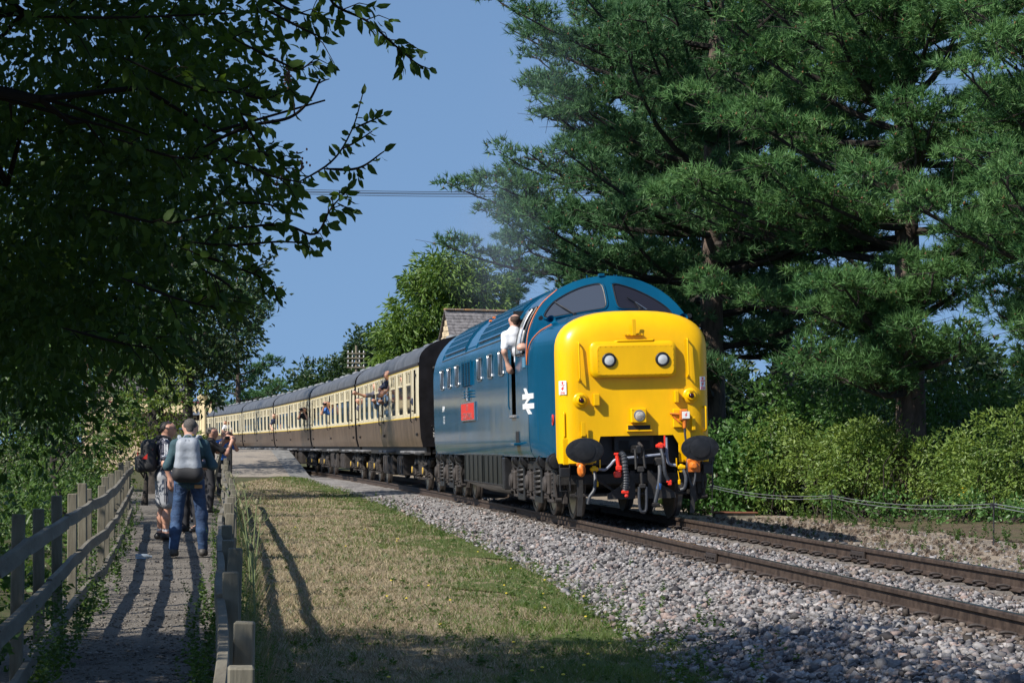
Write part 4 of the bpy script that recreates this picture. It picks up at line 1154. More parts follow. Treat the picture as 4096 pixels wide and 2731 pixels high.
# ------------------------------------------------------------------ wire fence on the verge
STK = [(7.52, 36.2, .80), (6.25, 45.3, .72), (4.45, 51.5, .82), (3.2, 58.0, .8), (9.2, 28.5, .8)]
wf = empty('wire_fence', (6.25, 45.3, -.42), label='low wire fence on thin dark stakes in front of the shrubs', cat='fence')
wb = np.array([6.25, 45.3, -.42])
for (x, y, h) in STK:
    z = float(ground_z(x, y)) - .02
    mb = MB(); mb.cyl((0, 0, -.1), (0, 0, h), .014, .010, 6); o = mb.build('stake', M['steel'], wf, 40, loc=(x - wb[0], y - wb[1], z - wb[2]))
    mb = MB(); mb.box((0, 0, h * .82), (.10, .05, .045), .008)
    for k in range(4): mb.box((-.045 + k * .03, 0, h * .82 - .045), (.012, .03, .05), .003)
    mb.build('insulator', M['steel'], o, 0)
order = [4, 0, 1, 2, 3]
for dz in (0.0, -.045):
    pts = []
    for a, b in zip(order[:-1], order[1:]):
        for t in np.linspace(0, 1, 9)[:-1]:
            A_, B_ = STK[a], STK[b]
            za, zb = float(ground_z(A_[0], A_[1])) + A_[2] * .81, float(ground_z(B_[0], B_[1])) + B_[2] * .81
            pts.append(np.array([A_[0] * (1 - t) + B_[0] * t, A_[1] * (1 - t) + B_[1] * t, za * (1 - t) + zb * t + dz - .10 * (1 - dz * 4) * 4 * t * (1 - t)]) - wb)
    mb = MB(); mb.tube(pts, .006, 4); mb.build('wire', M['wire'], wf, 60)
# rusty cover by the line
cv = empty('cable_pit', (4.75, 49.6, -.40), label='low timber-sided pit with a rusty plate lid on the verge', cat='pit cover')
mb = MB(); mb.box((0, 0, .05), (.86, .5, .12), .01); mb.build('surround', M['wood'], cv, 0)
mb = MB(); mb.box((0, 0, .125), (.98, .58, .022), .005); mb.build('lid', mat('rusty_plate', (.16, .06, .03), .8, 0, .3, 8), cv, 0)

# ------------------------------------------------------------------ platform ramp and station
def plat_z(s): return np.interp(s, [59, 70.5, 400], [-.14, .90, .92])
M['platgravel'] = ground_mat('platform_gravel', [(.09, .08, .07), (.19, .17, .15), (.29, .255, .21), (.20, .16, .125)], (.6, 8.0, 30.0), .6, 40)
sg = np.concatenate([np.arange(58.5, 74, .75), np.arange(75, 140, 2.5)])
def plat_sheet(name, m, o0, o1, n, dz, skirt=False):
    og = np.linspace(o0, o1, n)
    S_, O_ = np.meshgrid(sg, og, indexing='ij')
    X, Y = CL(S_, O_); Z = plat_z(S_) + dz
    if skirt: Z[:, 0] = -.3; X[:, 0], Y[:, 0] = CL(sg, o0 + .001)
    I = np.arange(S_.size).reshape(S_.shape)
    F = np.stack([I[:-1, :-1], I[:-1, 1:], I[1:, 1:], I[1:, :-1]], -1).reshape(-1, 4)
    V = np.stack([X, Y, Z], -1).reshape(-1, 3)
    if np.cross(V[F[40, 1]] - V[F[40, 0]], V[F[40, 2]] - V[F[40, 0]])[2] < 0: F = F[:, ::-1]
    return tag(link_mesh(name, np_mesh(name, V, F), m), kind='structure')
plat_sheet('platform_surface', M['platgravel'], 2.45, 7.2, 12, 0)
og = [1.72, 1.66, 1.66, 1.72, 2.45]
pl = empty('platform_edge', (0, 0, 0), kind='structure')
for i, s0 in enumerate(np.arange(58.6, 100, 1.2)):
    s1 = s0 + 1.19
    V = []
    for s in (s0, s1):
        for (o, dz) in ((1.72, -1.2), (1.72, -.07), (1.66, -.07), (1.66, 0.006), (2.46, 0.006), (2.46, -.4)):
            x, y = CL(s, o); V.append((float(x), float(y), float(plat_z(s)) + dz if dz > -1 else -.35))
    F = [(k, k + 1, k + 7, k + 6) for k in range(5)] + [(0, 1, 2, 3, 4, 5)[::-1], (6, 7, 8, 9, 10, 11)]
    MB().add(V, F).build('slab', M['plat'], pl, 0)

st = empty('station_building', (-16.6, 112, 0), label='stone station building with a cream fretwork canopy', cat='building')
mb = MB(); mb.box((-1.9, 2.5, 1.8), (4.6, 4.4, 3.8)); mb.build('wall', M['stone'], st, 0)
nb_ = 0
for r_ in range(13):
    for c_ in range(9):
        x = -4.18 + c_ * .52 + (.26 if r_ % 2 else 0); w = .48
        if x + w > .42: continue
        mb = MB(); mb.box((x + w / 2, .285, .55 + r_ * .21), (w - .015, .05 + RS.uniform(0, .015), .195), .01); mb.build('stone_block', M['stone'], st, 0)
mb = MB(); mb.prism([(-4.4, 3.7), (.6, 3.7), (-1.9, 5.4)], (0, .1, 0), (1, 0, 0), (0, 0, 1), (0, 4.8, 0)); mb.build('roof', M['slate'], st, 0)
mb = MB(); mb.box((-.1, -1.0, 3.12), (5.2, 2.4, .08)); mb.build('canopy_roof', M['slate'], st, 0)
mb = MB(); mb.box((-.1, -2.22, 3.13), (5.3, .05, .07), .008); mb.build('canopy_fascia', M['maroon'], st, 0)
for k in range(24):
    x = -2.68 + k * .216
    mb = MB(); mb.prism([(-.1, .46), (.1, .46), (.1, .10), (0, -.02), (-.1, .10)], (x, -2.20, 2.62), (1, 0, 0), (0, 0, 1), (0, .022, 0)); p_ = mb.build('valance_board', M['creampaint'], st, 0)
    mb = MB(); mb.cyl((x + .108, -2.204, 2.86), (x + .108, -2.202, 2.86), .026, n=8); mb.box((x + .108, -2.203, 2.80), (.012, .003, .12)); mb.build('fretwork_hole', M['dark'], p_, 0)
mb = MB(); mb.box((.55, -.05, 2.43), (2.2, .06, .26), .01); sg_ = mb.build('station_sign', M['sign'], st, 0)
text('lettering', 'WAITING ROOM', .22, M['signtext'], sg_, (.55, -.085, 2.43), (math.pi / 2, 0, 0))
hb = empty('hanging_basket', (-16.1, 110.6, 2.0), label='hanging basket of pink and white flowers under the station canopy', cat='flower basket')
mb = MB(); mb.ell((0, 0, -.1), (.26, .26, .2), 10, 6); mb.build('basket', M['dark'], hb)
mb = MB(); mb.cyl((0, 0, 0), (0, 0, .95), .008, n=5); mb.build('chain', M['steel'], hb)
C = rs.normal(size=(260, 3)) * np.array([.22, .22, .16]); leaf_part('foliage', C, rs.normal(size=C.shape), rs.uniform(.05, .10, 260), M['leaf_mid'], hb, .6)
mb = MB()
for _ in range(60): mb.ell(rs.normal(size=3) * np.array([.24, .24, .17]) + np.array([0, -.1, .05]), (.03, .03, .025), 5, 3)
mb.build('blossoms', island_mat('pink_and_white_petals', [(.75, .6, .72), (.6, .25, .5), (.8, .75, .8)]), hb, 0)
for i, (px, Y, lab) in enumerate(((817.5, 80, 'thicker cream lamp column on the platform, right of its pair'), (807, 83, 'slimmer cream column with ivy, left of its pair'))):
    X = (px - 2048) * Y / 9284; z0 = .5
    t = empty('platform_column', (X, Y, z0), label=lab, cat='column', group='cream columns on the platform')
    mb = MB(); mb.lathe((0, 0, -.4), (0, 0, 1), [(.14, 0), (.14, .5), (.10, .56), (.085, .62), (.075, 2.45)], 14); mb.build('shaft', M['creampaint'], t, 40)
    mb = MB(); mb.lathe((0, 0, 2.02), (0, 0, 1), [(.075, 0), (.11, .03), (.11, .06), (.085, .08), (.10, .16), (.19, .26), (.20, .30), (.13, .33)], 14); mb.build('capital', M['creampaint'], t, 40)

# stone house behind the locomotive
hs = empty('stone_house', (-2.35, 106, 0), label='small stone house with a steep stone-slate roof behind the locomotive', cat='house')
Wd, Ln, ev, rg_ = 4.4, 9.0, 4.2, 7.45
ang = .33
hs.rotation_euler = (0, 0, ang)
mb = MB(); mb.box((Ln / 2, Wd / 2, ev / 2 - .2), (Ln, Wd, ev + .4)); mb.build('wall', M['stone'], hs, 0)
mb = MB(); mb.prism([(0, ev), (Wd, ev), (Wd / 2, rg_ - .15)], (0, 0, 0), (0, 1, 0), (0, 0, 1), (.35, 0, 0)); mb.build('gable', M['stone'], hs, 0)
k = 0
for r_ in range(16):
    z = 3.1 + r_ * .26
    half = Wd / 2 * min(1, (rg_ - .3 - z) / (rg_ - ev))
    if half < .15: break
    y = Wd / 2 - half + (.12 if r_ % 2 else 0)
    while y < Wd / 2 + half - .12:
        w = min(RS.uniform(.38, .62), Wd / 2 + half - y)
        mb = MB(); mb.box((-.012, y + w / 2, z + .12), (.05 + RS.uniform(0, .012), w - .018, .235), .01); mb.build('stone_block', M['stone'], hs, 0); y += w
for sd in (0, 1):
    rows = 24
    for r_ in range(rows):
        t0 = r_ / rows; t1 = (r_ + 1.15) / rows
        y0 = -.15 + (Wd / 2 + .15) * t0; y1 = -.15 + (Wd / 2 + .15) * t1
        z0 = ev - .2 + (rg_ - ev + .2) * t0; z1 = ev - .2 + (rg_ - ev + .2) * t1
        mb = MB(); x = -.14
        while x < Ln + .1:
            w = RS.uniform(.22, .42); dz = RS.uniform(-.012, .018)
            P = [(x, y0, z0 + .05 + dz), (x + w - .012, y0, z0 + .05 + dz), (x + w - .012, y1, z1 + .012), (x, y1, z1 + .012)]
            Q = [(a, b, c - .05) for a, b, c in P]
            if sd: P = [(a, Wd - b, c) for a, b, c in P]; Q = [(a, Wd - b, c) for a, b, c in Q]
            mb.add(P + Q, [(0, 1, 2, 3) if not sd else (3, 2, 1, 0), (0, 4, 5, 1), (0, 3, 7, 4), (1, 5, 6, 2)]); x += w
        o = mb.build('slate_course', M['slate'], hs, 0)
mb = MB()
for k in range(18): mb.box((.1 + k * .5, Wd / 2, rg_ + .04), (.49, .26, .10), .03)
mb.build('ridge_tiles', mat('lichened_ridge_tile', (.17, .14, .11), .9, 0, 0, 3, col2=(.32, .17, .06)), hs, 0)

# telegraph pole and overhead wires
tp = empty('telegraph_pole', (-8.75, 130, 0), label='old timber telegraph pole with white porcelain insulators', cat='telegraph pole')
mb = MB(); mb.cyl((0, 0, -.3), (0, 0, 6.75), .10, .075, 10); mb.build('pole', M['pole'], tp, 40)
for r_ in range(4):
    mb = MB(); mb.box((-.01, -.10, 6.30 - r_ * .26), (1.05, .06, .06)); ar = mb.build('crossarm', M['pole'], tp, 0)
    for x in (-.45, -.21, .18, .42):
        mb = MB(); mb.lathe((x, -.10, 6.33 - r_ * .26), (0, 0, 1), [(.025, 0), (.042, .04), (.03, .06), (.038, .10), (.015, .13)], 8); mb.build('insulator', M['porcelain'], ar, 40)
for i, (y0, y1, lab) in enumerate(((746, 765, 'topmost cable crossing the sky between the trees'), (753, 771, 'second cable down crossing the sky'), (757, 775, 'third cable down crossing the sky'), (763, 785, 'lowest cable crossing the sky above the train'))):
    Y = 120
    p = np.array([(850 - 2048) * Y / 9284, Y, HC + (1790 - y0 + 6) * Y / 9284]); q = np.array([(2500 - 2048) * Y / 9284, Y - 3, HC + (1790 - y1 - 2) * Y / 9284])
    d = q - p; a = p - d * .6; b = q + d * .6
    mb = MB(); mb.tube([a + (b - a) * t + np.array([0, 0, -.9 * 4 * t * (1 - t) + .55]) for t in np.linspace(0, 1, 25)], .015, 4)
    tag(mb.build('overhead_cable', M['cable'], None, 60), lab, 'cable', 'overhead cables')
# water bottle on the path
bt = MB(); bt.lathe((0, 0, 0), (1, 0, 0), [(.001, 0), (.030, .004), (.033, .03), (.029, .06), (.033, .09), (.033, .15), (.015, .19), (.013, .215)], 12)
m_ = mat('clear_bottle_plastic', (.55, .65, .75), .1); m_.node_tree.nodes['Principled BSDF'].inputs['Transmission Weight'].default_value = .6
bo = bt.build('water_bottle', m_, None, 40, loc=(-4.75, 29.3, float(path_z(29.3)) + .03), rot=(0, .02, .3))
tag(bo, 'crushed clear plastic bottle lying on the path beside the man in jeans', 'bottle')
# ------------------------------------------------------------------ locomotive (x right, y back from the buffer faces, z up from the rail)
def vehicle_frame(name, y_a, y_b, s0, label, cat, group=None):
    """Root at s0 on the centreline, turned so that points y_a and y_b lie on the track."""
    (xa, ya), (xb, yb) = CL(s0 + y_a), CL(s0 + y_b)
    th = math.atan2(-(xb - xa), yb - ya)
    ox_, oy_ = xa + math.sin(th) * y_a, ya - math.cos(th) * y_a
    return empty(name, (float(ox_), float(oy_), 0), th, label, cat, group, ry=-CANT)
LO = vehicle_frame('diesel_locomotive', 3.73, 17.45, 0.0, 'blue diesel locomotive with a bright yellow nose leading the train', 'locomotive')
HW = 1.345
def ring(n=24):
    L = [(-1.27, .96), (-1.32, 1.06), (-HW, 1.25), (-HW, 1.64), (-HW, 2.1), (-HW, 2.6)]
    A = []
    for k in range(1, n):
        a = math.pi * (1 - k / n)
        c, s = math.cos(a), math.sin(a)
        A.append((HW * math.copysign(abs(c) ** .92, c), 2.6 + 1.22 * abs(s) ** .95))
    return L + A + [(-x, z) for x, z in L[::-1]]
RG = ring()
def sfront(x, z):
    return 2.30 + .22 * abs(x) + max(0, z - 3.12) * .62
def loft(stations, skip=None):
    """Quads between stations [(y-or-function, ring)]; skip(i, k) leaves a hole."""
    mb = MB(); n = len(RG)
    V = []
    for st_ in stations:
        for (x, z) in RG:
            V.append((x, st_(x, z) if callable(st_) else st_, z))
    F = []
    for i in range(len(stations) - 1):
        for k in range(n - 1):
            if skip and skip(i, k): continue
            F.append((i * n + k, i * n + k + 1, (i + 1) * n + k + 1, (i + 1) * n + k))
    return mb.add(V, F)
def mir(y): return 21.18 - y
ys = [sfront, 2.95, 3.85, 4.10, 4.62, 5.4, 8.0, 10.6, 13.2, 15.8, 16.5, mir(2.95), lambda x, z: mir(sfront(x, z))]
def skip(i, k):
    z0, z1 = RG[k][1], RG[k + 1][1]
    if RG[k][0] > 0: return False
    if i == 3 and z0 >= 1.63 and z1 < 3.3: return True        # open side door
    if i == 1 and z0 >= 2.59 and z1 < 3.38: return True        # cab side window
    return False
body = loft(ys, skip)
bodyo = body.build('body_shell', M['blue'], LO, 40)
# closing walls of the cab fronts: columns under the roof arc
def cab_front(rear):
    mb = MB(); P = []
    for (x, z) in RG:
        if z < 2.6 or abs(x) > HW - 1e-6 and z <= 2.6: continue
        col = []
        for t in np.linspace(0, 1, 7):
            zz = 2.55 + (z - 2.55) * t
            col.append((x, mir(sfront(x, zz)) if rear else sfront(x, zz), zz))
        P.append(col)
    mb.grid(P); return mb
cab_front(False).build('cab_front', M['blue'], LO, 30)
cab_front(True).build('cab_front', M['blue'], LO, 30)
# nose
def nose_ring(w, zs, zt, p=2.7, n=26, zb=.87, tuck=0.0):
    L = [(-w, zb + (zs - zb) * t) for t in (0, .05, .10, .18, .35, .55, .8, 1)]
    A = []
    for k in range(1, n):
        a = math.pi * (1 - k / n); c, s = math.cos(a), math.sin(a)
        A.append((w * math.copysign(abs(c) ** (2 / p), c), zs + (zt - zs) * abs(s) ** (2 / p)))
    if tuck: L = [(x + tuck * float(np.interp(z, [.96, 1.06, 1.25], [.075, .025, 0])), z) for x, z in L]
    return L + A + [(-x, z) for x, z in L[::-1]]
NY0, NR = .52, .27
def nose_w(y): return np.interp(y, [.5, .8, 1.6, 2.2, 2.62, 2.9], [1.135, 1.15, 1.235, 1.31, 1.343, 1.343])
def nose_t(y): return np.interp(y, [.5, .8, 1.6, 2.9], [3.12, 3.15, 3.20, 3.22])
def nose_sections(y0, y1):
    out = []
    for a in np.linspace(0, math.pi / 2, 9):
        y = NY0 + NR * (1 - math.cos(a)); ins = NR * (1 - math.sin(a))
        out.append((y, nose_ring(nose_w(y) - ins, 2.52 - ins * .5, nose_t(y) - ins * 1.45)))
    for y in (.90, 1.2, 1.6, 2.0, 2.2, 2.45, 2.62, 2.9):
        out.append((y, nose_ring(nose_w(y), 2.52, nose_t(y), zb=.87 if y < .85 else .96, tuck=max(0, (y - .9) / 1.7))))
    return [s_ for s_ in out if y0 - 1e-6 <= s_[0] <= y1 + 1e-6]
def nose_shell(y0, y1, rear):
    mb = MB(); S_ = nose_sections(y0, y1)
    P = [[(x, mir(y) if rear else y, z) for x, z in r] for y, r in S_]
    if rear: P = P[::-1]
    return mb.grid(P)
def cut_z(x):
    """Lower edge of the yellow front: opened up round the coupling."""
    return float(np.interp(x, [-.62, -.575, -.545, .56, .64, .73, .76], [.87, 1.16, 1.265, 1.265, 1.13, .90, .87]))
def nose_front(rear):
    r0 = nose_sections(0, NY0 + .001)[0][1]
    w = max(x for x, z in r0); zs = 2.52 - NR * .5
    def top(x):
        return float(np.interp(x, [q[0] for q in r0 if q[1] >= zs - 1e-6], [q[1] for q in r0 if q[1] >= zs - 1e-6]))
    xs = sorted(set([round(float(q[0]), 5) for q in r0] + [-.62, -.575, -.545, .56, .64, .73, .76] + list(np.linspace(-.5, .5, 6))))
    P = []
    for x in xs:
        zb, zt = cut_z(x), top(x) if abs(x) < w - 1e-4 else zs
        P.append([(x, (mir(NY0) if rear else NY0) + (0), zb + (zt - zb) * t) for t in np.linspace(0, 1, 12)])
    return MB().grid(P if not rear else P[::-1])
for rear in (False, True):
    nb2 = nose_shell(0, .91, rear); nf = nose_front(rear); nb2.add(nf.v, nf.f)
    no = nb2.build('nose', M['yellow'], LO, 40)
    nose_shell(.90, 2.9, rear).build('nose_flank', M['blue'], LO, 45)
    if not rear: nose_o = no
# black headstock behind the opening
mb = MB(); mb.box((0, .95, 1.06), (2.2, .16, .46), .01); mb.box((0, .80, 1.16), (.62, .16, .24), .01)
for k in range(8): mb.cyl((-.26 + .52 * (k % 2) + (0), .71, 1.08 + .05 * (k // 2)), (-.26 + .52 * (k % 2), .73, 1.08 + .05 * (k // 2)), .016, n=6)
mb.build('headstock', M['black'], LO, 30)
mb = MB(); pass
for px_ in (-.16, .16):
    mb = MB(); mb.box((px_, .715, 1.13), (.15, .02, .13)); mb.build('headstock_pocket', M['dark'], LO, 0)
# cab interior: floor, rear wall, desk
mb = MB(); mb.box((0, 3.3, 1.52), (2.5, 2.4, .06)); mb.box((0, 4.9, 2.45), (2.5, .05, 1.9)); mb.box((0, 2.75, 2.5), (2.3, .5, .9), .05)
mb.build('cab_interior', M['dark'], LO, 0)
mb = MB(); mb.box((.55, 4.36, 2.2), (.05, .7, 1.9)); mb.box((-.4, 4.36, 1.60), (1.85, .52, .05)); mb.build('doorway_lining', M['dark'], LO, 0)
mb = MB(); mb.box((-HW - .004, 4.36, 1.625), (.09, .58, .05), .01); mb.build('door_sill', M['step'], LO, 0)
for y in (4.66,):
    mb = MB(); mb.tube([(-HW - .035, y, 1.75), (-HW - .05, y, 1.80), (-HW - .05, y, 2.5), (-HW - .035, y, 2.6)], .014, 6); mb.build('grab_rail', M['blue'], LO)

def side_pt(y, z, d=0.0):
    """Point on the left flank (or roof arc above 2.6 m), d metres proud of it."""
    if z <= 2.6: x = float(np.interp(z, [.96, 1.06, 1.25, 2.6], [-1.27, -1.32, -HW, -HW])); return (x - d, y, z)
    t = min(1, (z - 2.6) / 1.22); s_ = t ** (1 / .95); c = math.sqrt(max(0, 1 - s_ * s_))
    return (-HW * c ** .92 - d * c, y, z + d * s_)
def arc_pt(y, a, d=0.0):
    c, s = math.cos(a), math.sin(a)
    return (-HW * abs(c) ** .92 * (1 if c >= 0 else -1) - d * c, y, 2.6 + 1.22 * abs(s) ** .95 + d * s)
# windscreens: outlines in (x, z) on the raked cab front
def reg6(px, py): return ((px - 982) / 793.0, 1.065 + (2333 - py) / 793.0)
WL = [(150, 640), (195, 570), (290, 470), (450, 375), (600, 310), (720, 276), (830, 258), (875, 272), (897, 330), (908, 500), (888, 556), (840, 578), (600, 612), (300, 658), (180, 672)]
WR = [(1030, 275), (1075, 262), (1170, 285), (1300, 330), (1450, 400), (1600, 490), (1700, 570), (1745, 625), (1735, 645), (1650, 628), (1450, 597), (1250, 580), (1110, 572), (1065, 540), (1045, 430)]
for out in (WL, WR):
    poly = [reg6(*p) for p in out]
    c = np.mean(poly, 0)
    V = [(c[0], sfront(*c) - .012, c[1])] + [(x, sfront(x, z) - .012, z) for x, z in poly]
    n = len(poly)
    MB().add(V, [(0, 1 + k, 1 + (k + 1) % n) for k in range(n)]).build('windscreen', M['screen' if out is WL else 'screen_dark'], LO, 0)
    for nm, gr, r_, mt, dy in (('windscreen_rubber', 1.015, .013, 'black', -.016), ('windscreen_frame', 1.07, .020, 'blue', -.004)):
        P = [(c[0] + (x - c[0]) * gr, 0, c[1] + (z - c[1]) * gr) for x, z in poly]; P = [(x, sfront(x, z) + dy, z) for x, _, z in P]
        P = smooth_path(P + [P[0]], 3)
        mb = MB(); mb.tube(P, r_, 6, False); mb.build(nm, M[mt], LO)
def wiper(a, b, c):
    p, q, r_ = (reg6(*k) for k in (a, b, c))
    P = [(x, sfront(x, z) - .045, z) for x, z in (p, q, r_)]
    mb = MB(); mb.tube(P[:2], .010, 5); mb.tube(P[1:], .014, 5); mb.box(P[2], (.05, .05, .05), .01); mb.build('wiper', M['black'], LO)
wiper((285, 475), (360, 535), (510, 640)); wiper((1190, 435), (1285, 500), (1345, 585))
mb = MB(); a, b = reg6(1290, 495), reg6(1430, 595); mb.tube([(a[0], sfront(*a) - .05, a[1]), (b[0], sfront(*b) - .05, b[1])], .008, 5); mb.build('wiper_arm', M['chrome'], LO)
mb = MB(); mb.box((-.10, 2.78, 3.83), (.10, .12, .05), .01)
for x in (-.32, .12, .16): mb.cyl((x, 2.85, 3.78), (x, 2.85, 3.84), .012, n=6)
mb.build('roof_fitting', M['blue'], LO, 0)
for sx in (-1, 1):
    hx = -1.02 if sx < 0 else 1.08
    mb = MB(); mb.lathe((hx, 2.36, 3.10), (0, -1, 0), [(.02, 0), (.022, .12), (.035, .20), (.062, .26), (.070, .27), (.058, .262), (.02, .20), (.001, .15)], 16); mb.cyl((hx, 2.4, 3.1), (hx, 2.4, 2.98), .02, n=6)
    h_ = mb.build('horn', M['blue'], LO, 50)
    mb = MB(); mb.cyl((hx * 1.13, 2.36, 3.14), (hx * 1.13, 2.28, 3.14), .035, n=10); mb.build('small_horn', M['black'], LO)
# orange lining round the cab shoulder
P = [side_pt(2.95, 3.62, .004), side_pt(2.80, 3.40, .005), side_pt(2.70, 3.15, .006), side_pt(2.66, 2.9, .006), side_pt(2.64, 2.62, .006), side_pt(2.62, 2.42, .006)]
mb = MB(); mb.tube(smooth_path(P, 4), .008, 5); mb.build('orange_lining', M['orange_line'], LO)
P = []
for y, z in ((1.9, 3.02), (2.2, 2.93), (2.42, 2.78), (2.55, 2.60), (2.62, 2.42)):
    r_ = nose_ring(nose_w(y), 2.52, nose_t(y)); zz = [q[1] for q in r_[:20]]; xx = [q[0] for q in r_[:20]]
    P.append((float(np.interp(z, zz, xx)) - .012, y, z))
mb = MB(); mb.tube(smooth_path(P, 4), .008, 5); mb.build('orange_lining', M['orange_line'], LO)
# cab side window: frame, sliding pane
fr = []
for y, z in ((2.98, 2.62), (3.86, 2.62), (3.86, 3.34), (2.98, 3.34), (2.98, 2.62)): fr.append((y, z))
mb = MB()
for (a, b) in zip(fr[:-1], fr[1:]):
    mb.tube([side_pt(a[0] + (b[0] - a[0]) * t, a[1] + (b[1] - a[1]) * t, .012) for t in np.linspace(0, 1, 7)], .022, 6)
mb.build('side_window_frame', M['black'], LO)
pan = mat('reflection_toned_pane', (.30, .33, .34), .08, 0, spec=.8)  # grey-white base colour stands in for the reflection on the pane
mb = MB(); mb.grid([[side_pt(y, z, .020) for z in np.linspace(2.64, 3.32, 8)] for y in (3.38, 3.84)]); mb.build('sliding_pane', pan, LO)
mb = MB(); mb.tube([side_pt(3.37, z, .024) for z in np.linspace(2.64, 3.32, 8)], .014, 6); mb.build('pane_edge', M['chrome'], LO)
# body mouldings with rivets
for y0, y1 in ((4.75, 16.9),):
    mb = MB(); mb.tube([side_pt(y0, 2.985, .006), side_pt(y1, 2.985, .006)], .012, 6); mb.build('waist_moulding', M['blue'], LO)
mb = MB()
for k in range(110):
    p = side_pt(4.9 + k * .108, 3.05, .003); mb.box(p, (.014, .018, .018))
mb.build('rivets', M['blue'], LO, 0)
for y in (4.75, 10.25, 12.2, 16.9):
    mb = MB(); mb.tube([side_pt(y, z, .004) for z in np.linspace(2.99, 3.8, 10)], .012, 5); mb.build('roof_seam', M['blue'], LO)
# roof grilles: dark well, lattice of bars
A0, A1 = .40, 1.30
for (y0, y1) in ((5.45, 10.1), (12.35, 16.6)):
    mb = MB(); mb.grid([[arc_pt(y, a, .006) for a in np.linspace(A0, A1, 12)] for y in (y0, y1)]); w_ = mb.build('roof_grille', M['dark'], LO)
    nr, nc = 8, 22
    for k in range(nr):
        a = A0 + (A1 - A0) * k / (nr - 1)
        mb = MB(); P0, P1 = [arc_pt(y0, a + da, d) for da, d in ((-.012, .006), (.012, .006), (.012, .03), (-.012, .03))], [arc_pt(y1, a + da, d) for da, d in ((-.012, .006), (.012, .006), (.012, .03), (-.012, .03))]
        mb.add(P0 + P1, [(0, 1, 5, 4), (1, 2, 6, 5), (2, 3, 7, 6), (3, 0, 4, 7), (0, 3, 2, 1), (4, 5, 6, 7)]); mb.build('grille_bar', M['blue'], w_, 0)
    for k in range(nc):
        y = y0 + (y1 - y0) * k / (nc - 1); h = .020
        mb = MB(); aa = np.linspace(A0, A1, 8)
        V = []
        for a in aa: V += [arc_pt(y - h, a, .006), arc_pt(y + h, a, .006), arc_pt(y + h, a, .027), arc_pt(y - h, a, .027)]
        F = []
        for i in range(7):
            for j in range(4): F.append((i * 4 + j, i * 4 + (j + 1) % 4, i * 4 + 4 + (j + 1) % 4, i * 4 + 4 + j))
        mb.add(V, F); mb.build('grille_rib', M['blue'], w_, 0)
for (y, z) in ((11.1, 3.55), (12.0, 3.66), (7.4, 3.72)):
    mb = MB(); p = side_pt(y, z, .012); mb.box(p, (.05, .16, .035), .005); mb.build('lifting_eye', M['orange_line'], LO, 0)
# side windows, vents
for y in (5.93, 7.58, 9.26, 13.3, 14.9, 16.45):
    mb = MB(); mb.add([(-HW - .004, y - .31, 2.375), (-HW - .004, y + .31, 2.375), (-HW - .004, y + .31, 2.755), (-HW - .004, y - .31, 2.755)], [(0, 1, 2, 3)]); w_ = mb.build('side_window', M['glass'], LO, 0)
    mb = MB(); mb.tube(smooth_path([(-HW - .010, y - .33, 2.42), (-HW - .010, y - .33, 2.72), (-HW - .010, y - .29, 2.77), (-HW - .010, y + .29, 2.77), (-HW - .010, y + .33, 2.72), (-HW - .010, y + .33, 2.42), (-HW - .010, y + .29, 2.36), (-HW - .010, y - .29, 2.36), (-HW - .010, y - .33, 2.42)], 2), .011, 6); mb.build('frame', M['chrome'], w_)
    mb = MB(); mb.box((-HW - .016, y + .02, 2.56), (.02, .03, .34)); mb.box((-HW - .02, y - .31, 2.40), (.03, .05, .06)); mb.build('catch', M['chrome'], w_, 0)
mb = MB(); mb.add([(-HW - .004, 10.6, 2.32), (-HW - .004, 12.1, 2.32), (-HW - .004, 12.1, 2.78), (-HW - .004, 10.6, 2.78)], [(0, 1, 2, 3)]); v_ = mb.build('side_louvre', M['dark'], LO, 0)
for k in range(10):
    mb = MB(); mb.box((-HW - .02, 11.35, 2.335 + k * .047), (.035, 1.5, .016)); mb.build('slat', M['blue'], v_, 0)
for y in (10.6, 11.1, 11.6, 12.1):
    mb = MB(); mb.box((-HW - .022, y, 2.55), (.04, .03, .48)); mb.build('rib', M['blue'], v_, 0)
mb = MB()
for sx in (-.45, .35):
    for k in range(3): mb.box((-HW - .03, 11.35 + sx, 2.20 - k * .055), (.08, .42, .03), .006)
mb.build('fuse_hood', M['blue'], LO, 0)
mb = MB(); mb.tube([(-HW - .02, 11.28, 2.28), (-HW - .03, 11.3, 2.1), (-HW - .02, 11.28, 2.02)], .025, 6); mb.box((-HW - .03, 11.33, 2.15), (.04, .10, .16), .01); mb.build('emblem_crest', M['chrome'], LO)
mb = MB(); mb.box((-HW - .018, 11.25, 1.81), (.03, 2.36, .36), .004); np_ = mb.build('nameplate', M['chrome'], LO, 0)
mb = MB(); mb.box((-HW - .035, 11.25, 1.81), (.006, 2.27, .315)); mb.build('plate_field', M['redplate'], np_, 0)
text('lettering', '21', .17, M['chrome'], np_, (-HW - .040, 11.25, 1.89), (math.pi / 2, 0, -math.pi / 2), sx=2.3)
text('lettering', 'CZ.D.TWLL', .16, M['chrome'], np_, (-HW - .040, 11.25, 1.72), (math.pi / 2, 0, -math.pi / 2), sx=2.0)
text('running_number', '55 019', .17, M['white'], LO, (-HW - .004, 16.35, 1.93), (math.pi / 2, 0, -math.pi / 2), sx=1.0)
mb = MB()
for k in range(5): mb.box((-HW - .004, 16.25 + .03 * (k % 2), 1.77 - k * .035), (.004, .34 - .08 * (k % 3), .012))
mb.build('data_panel', M['white'], LO, 0)['kind'] = 'stuff'
mb = MB(); mb.box((-HW - .006, 2.95, 2.47), (.012, .36, .17), .003); bp_ = mb.build('builder_plate', mat('blue_plate', (.02, .14, .24), .4), LO, 0)
mb = MB()
for k in range(5): mb.box((-HW - .013, 2.95, 2.53 - k * .03), (.004, .26, .010))
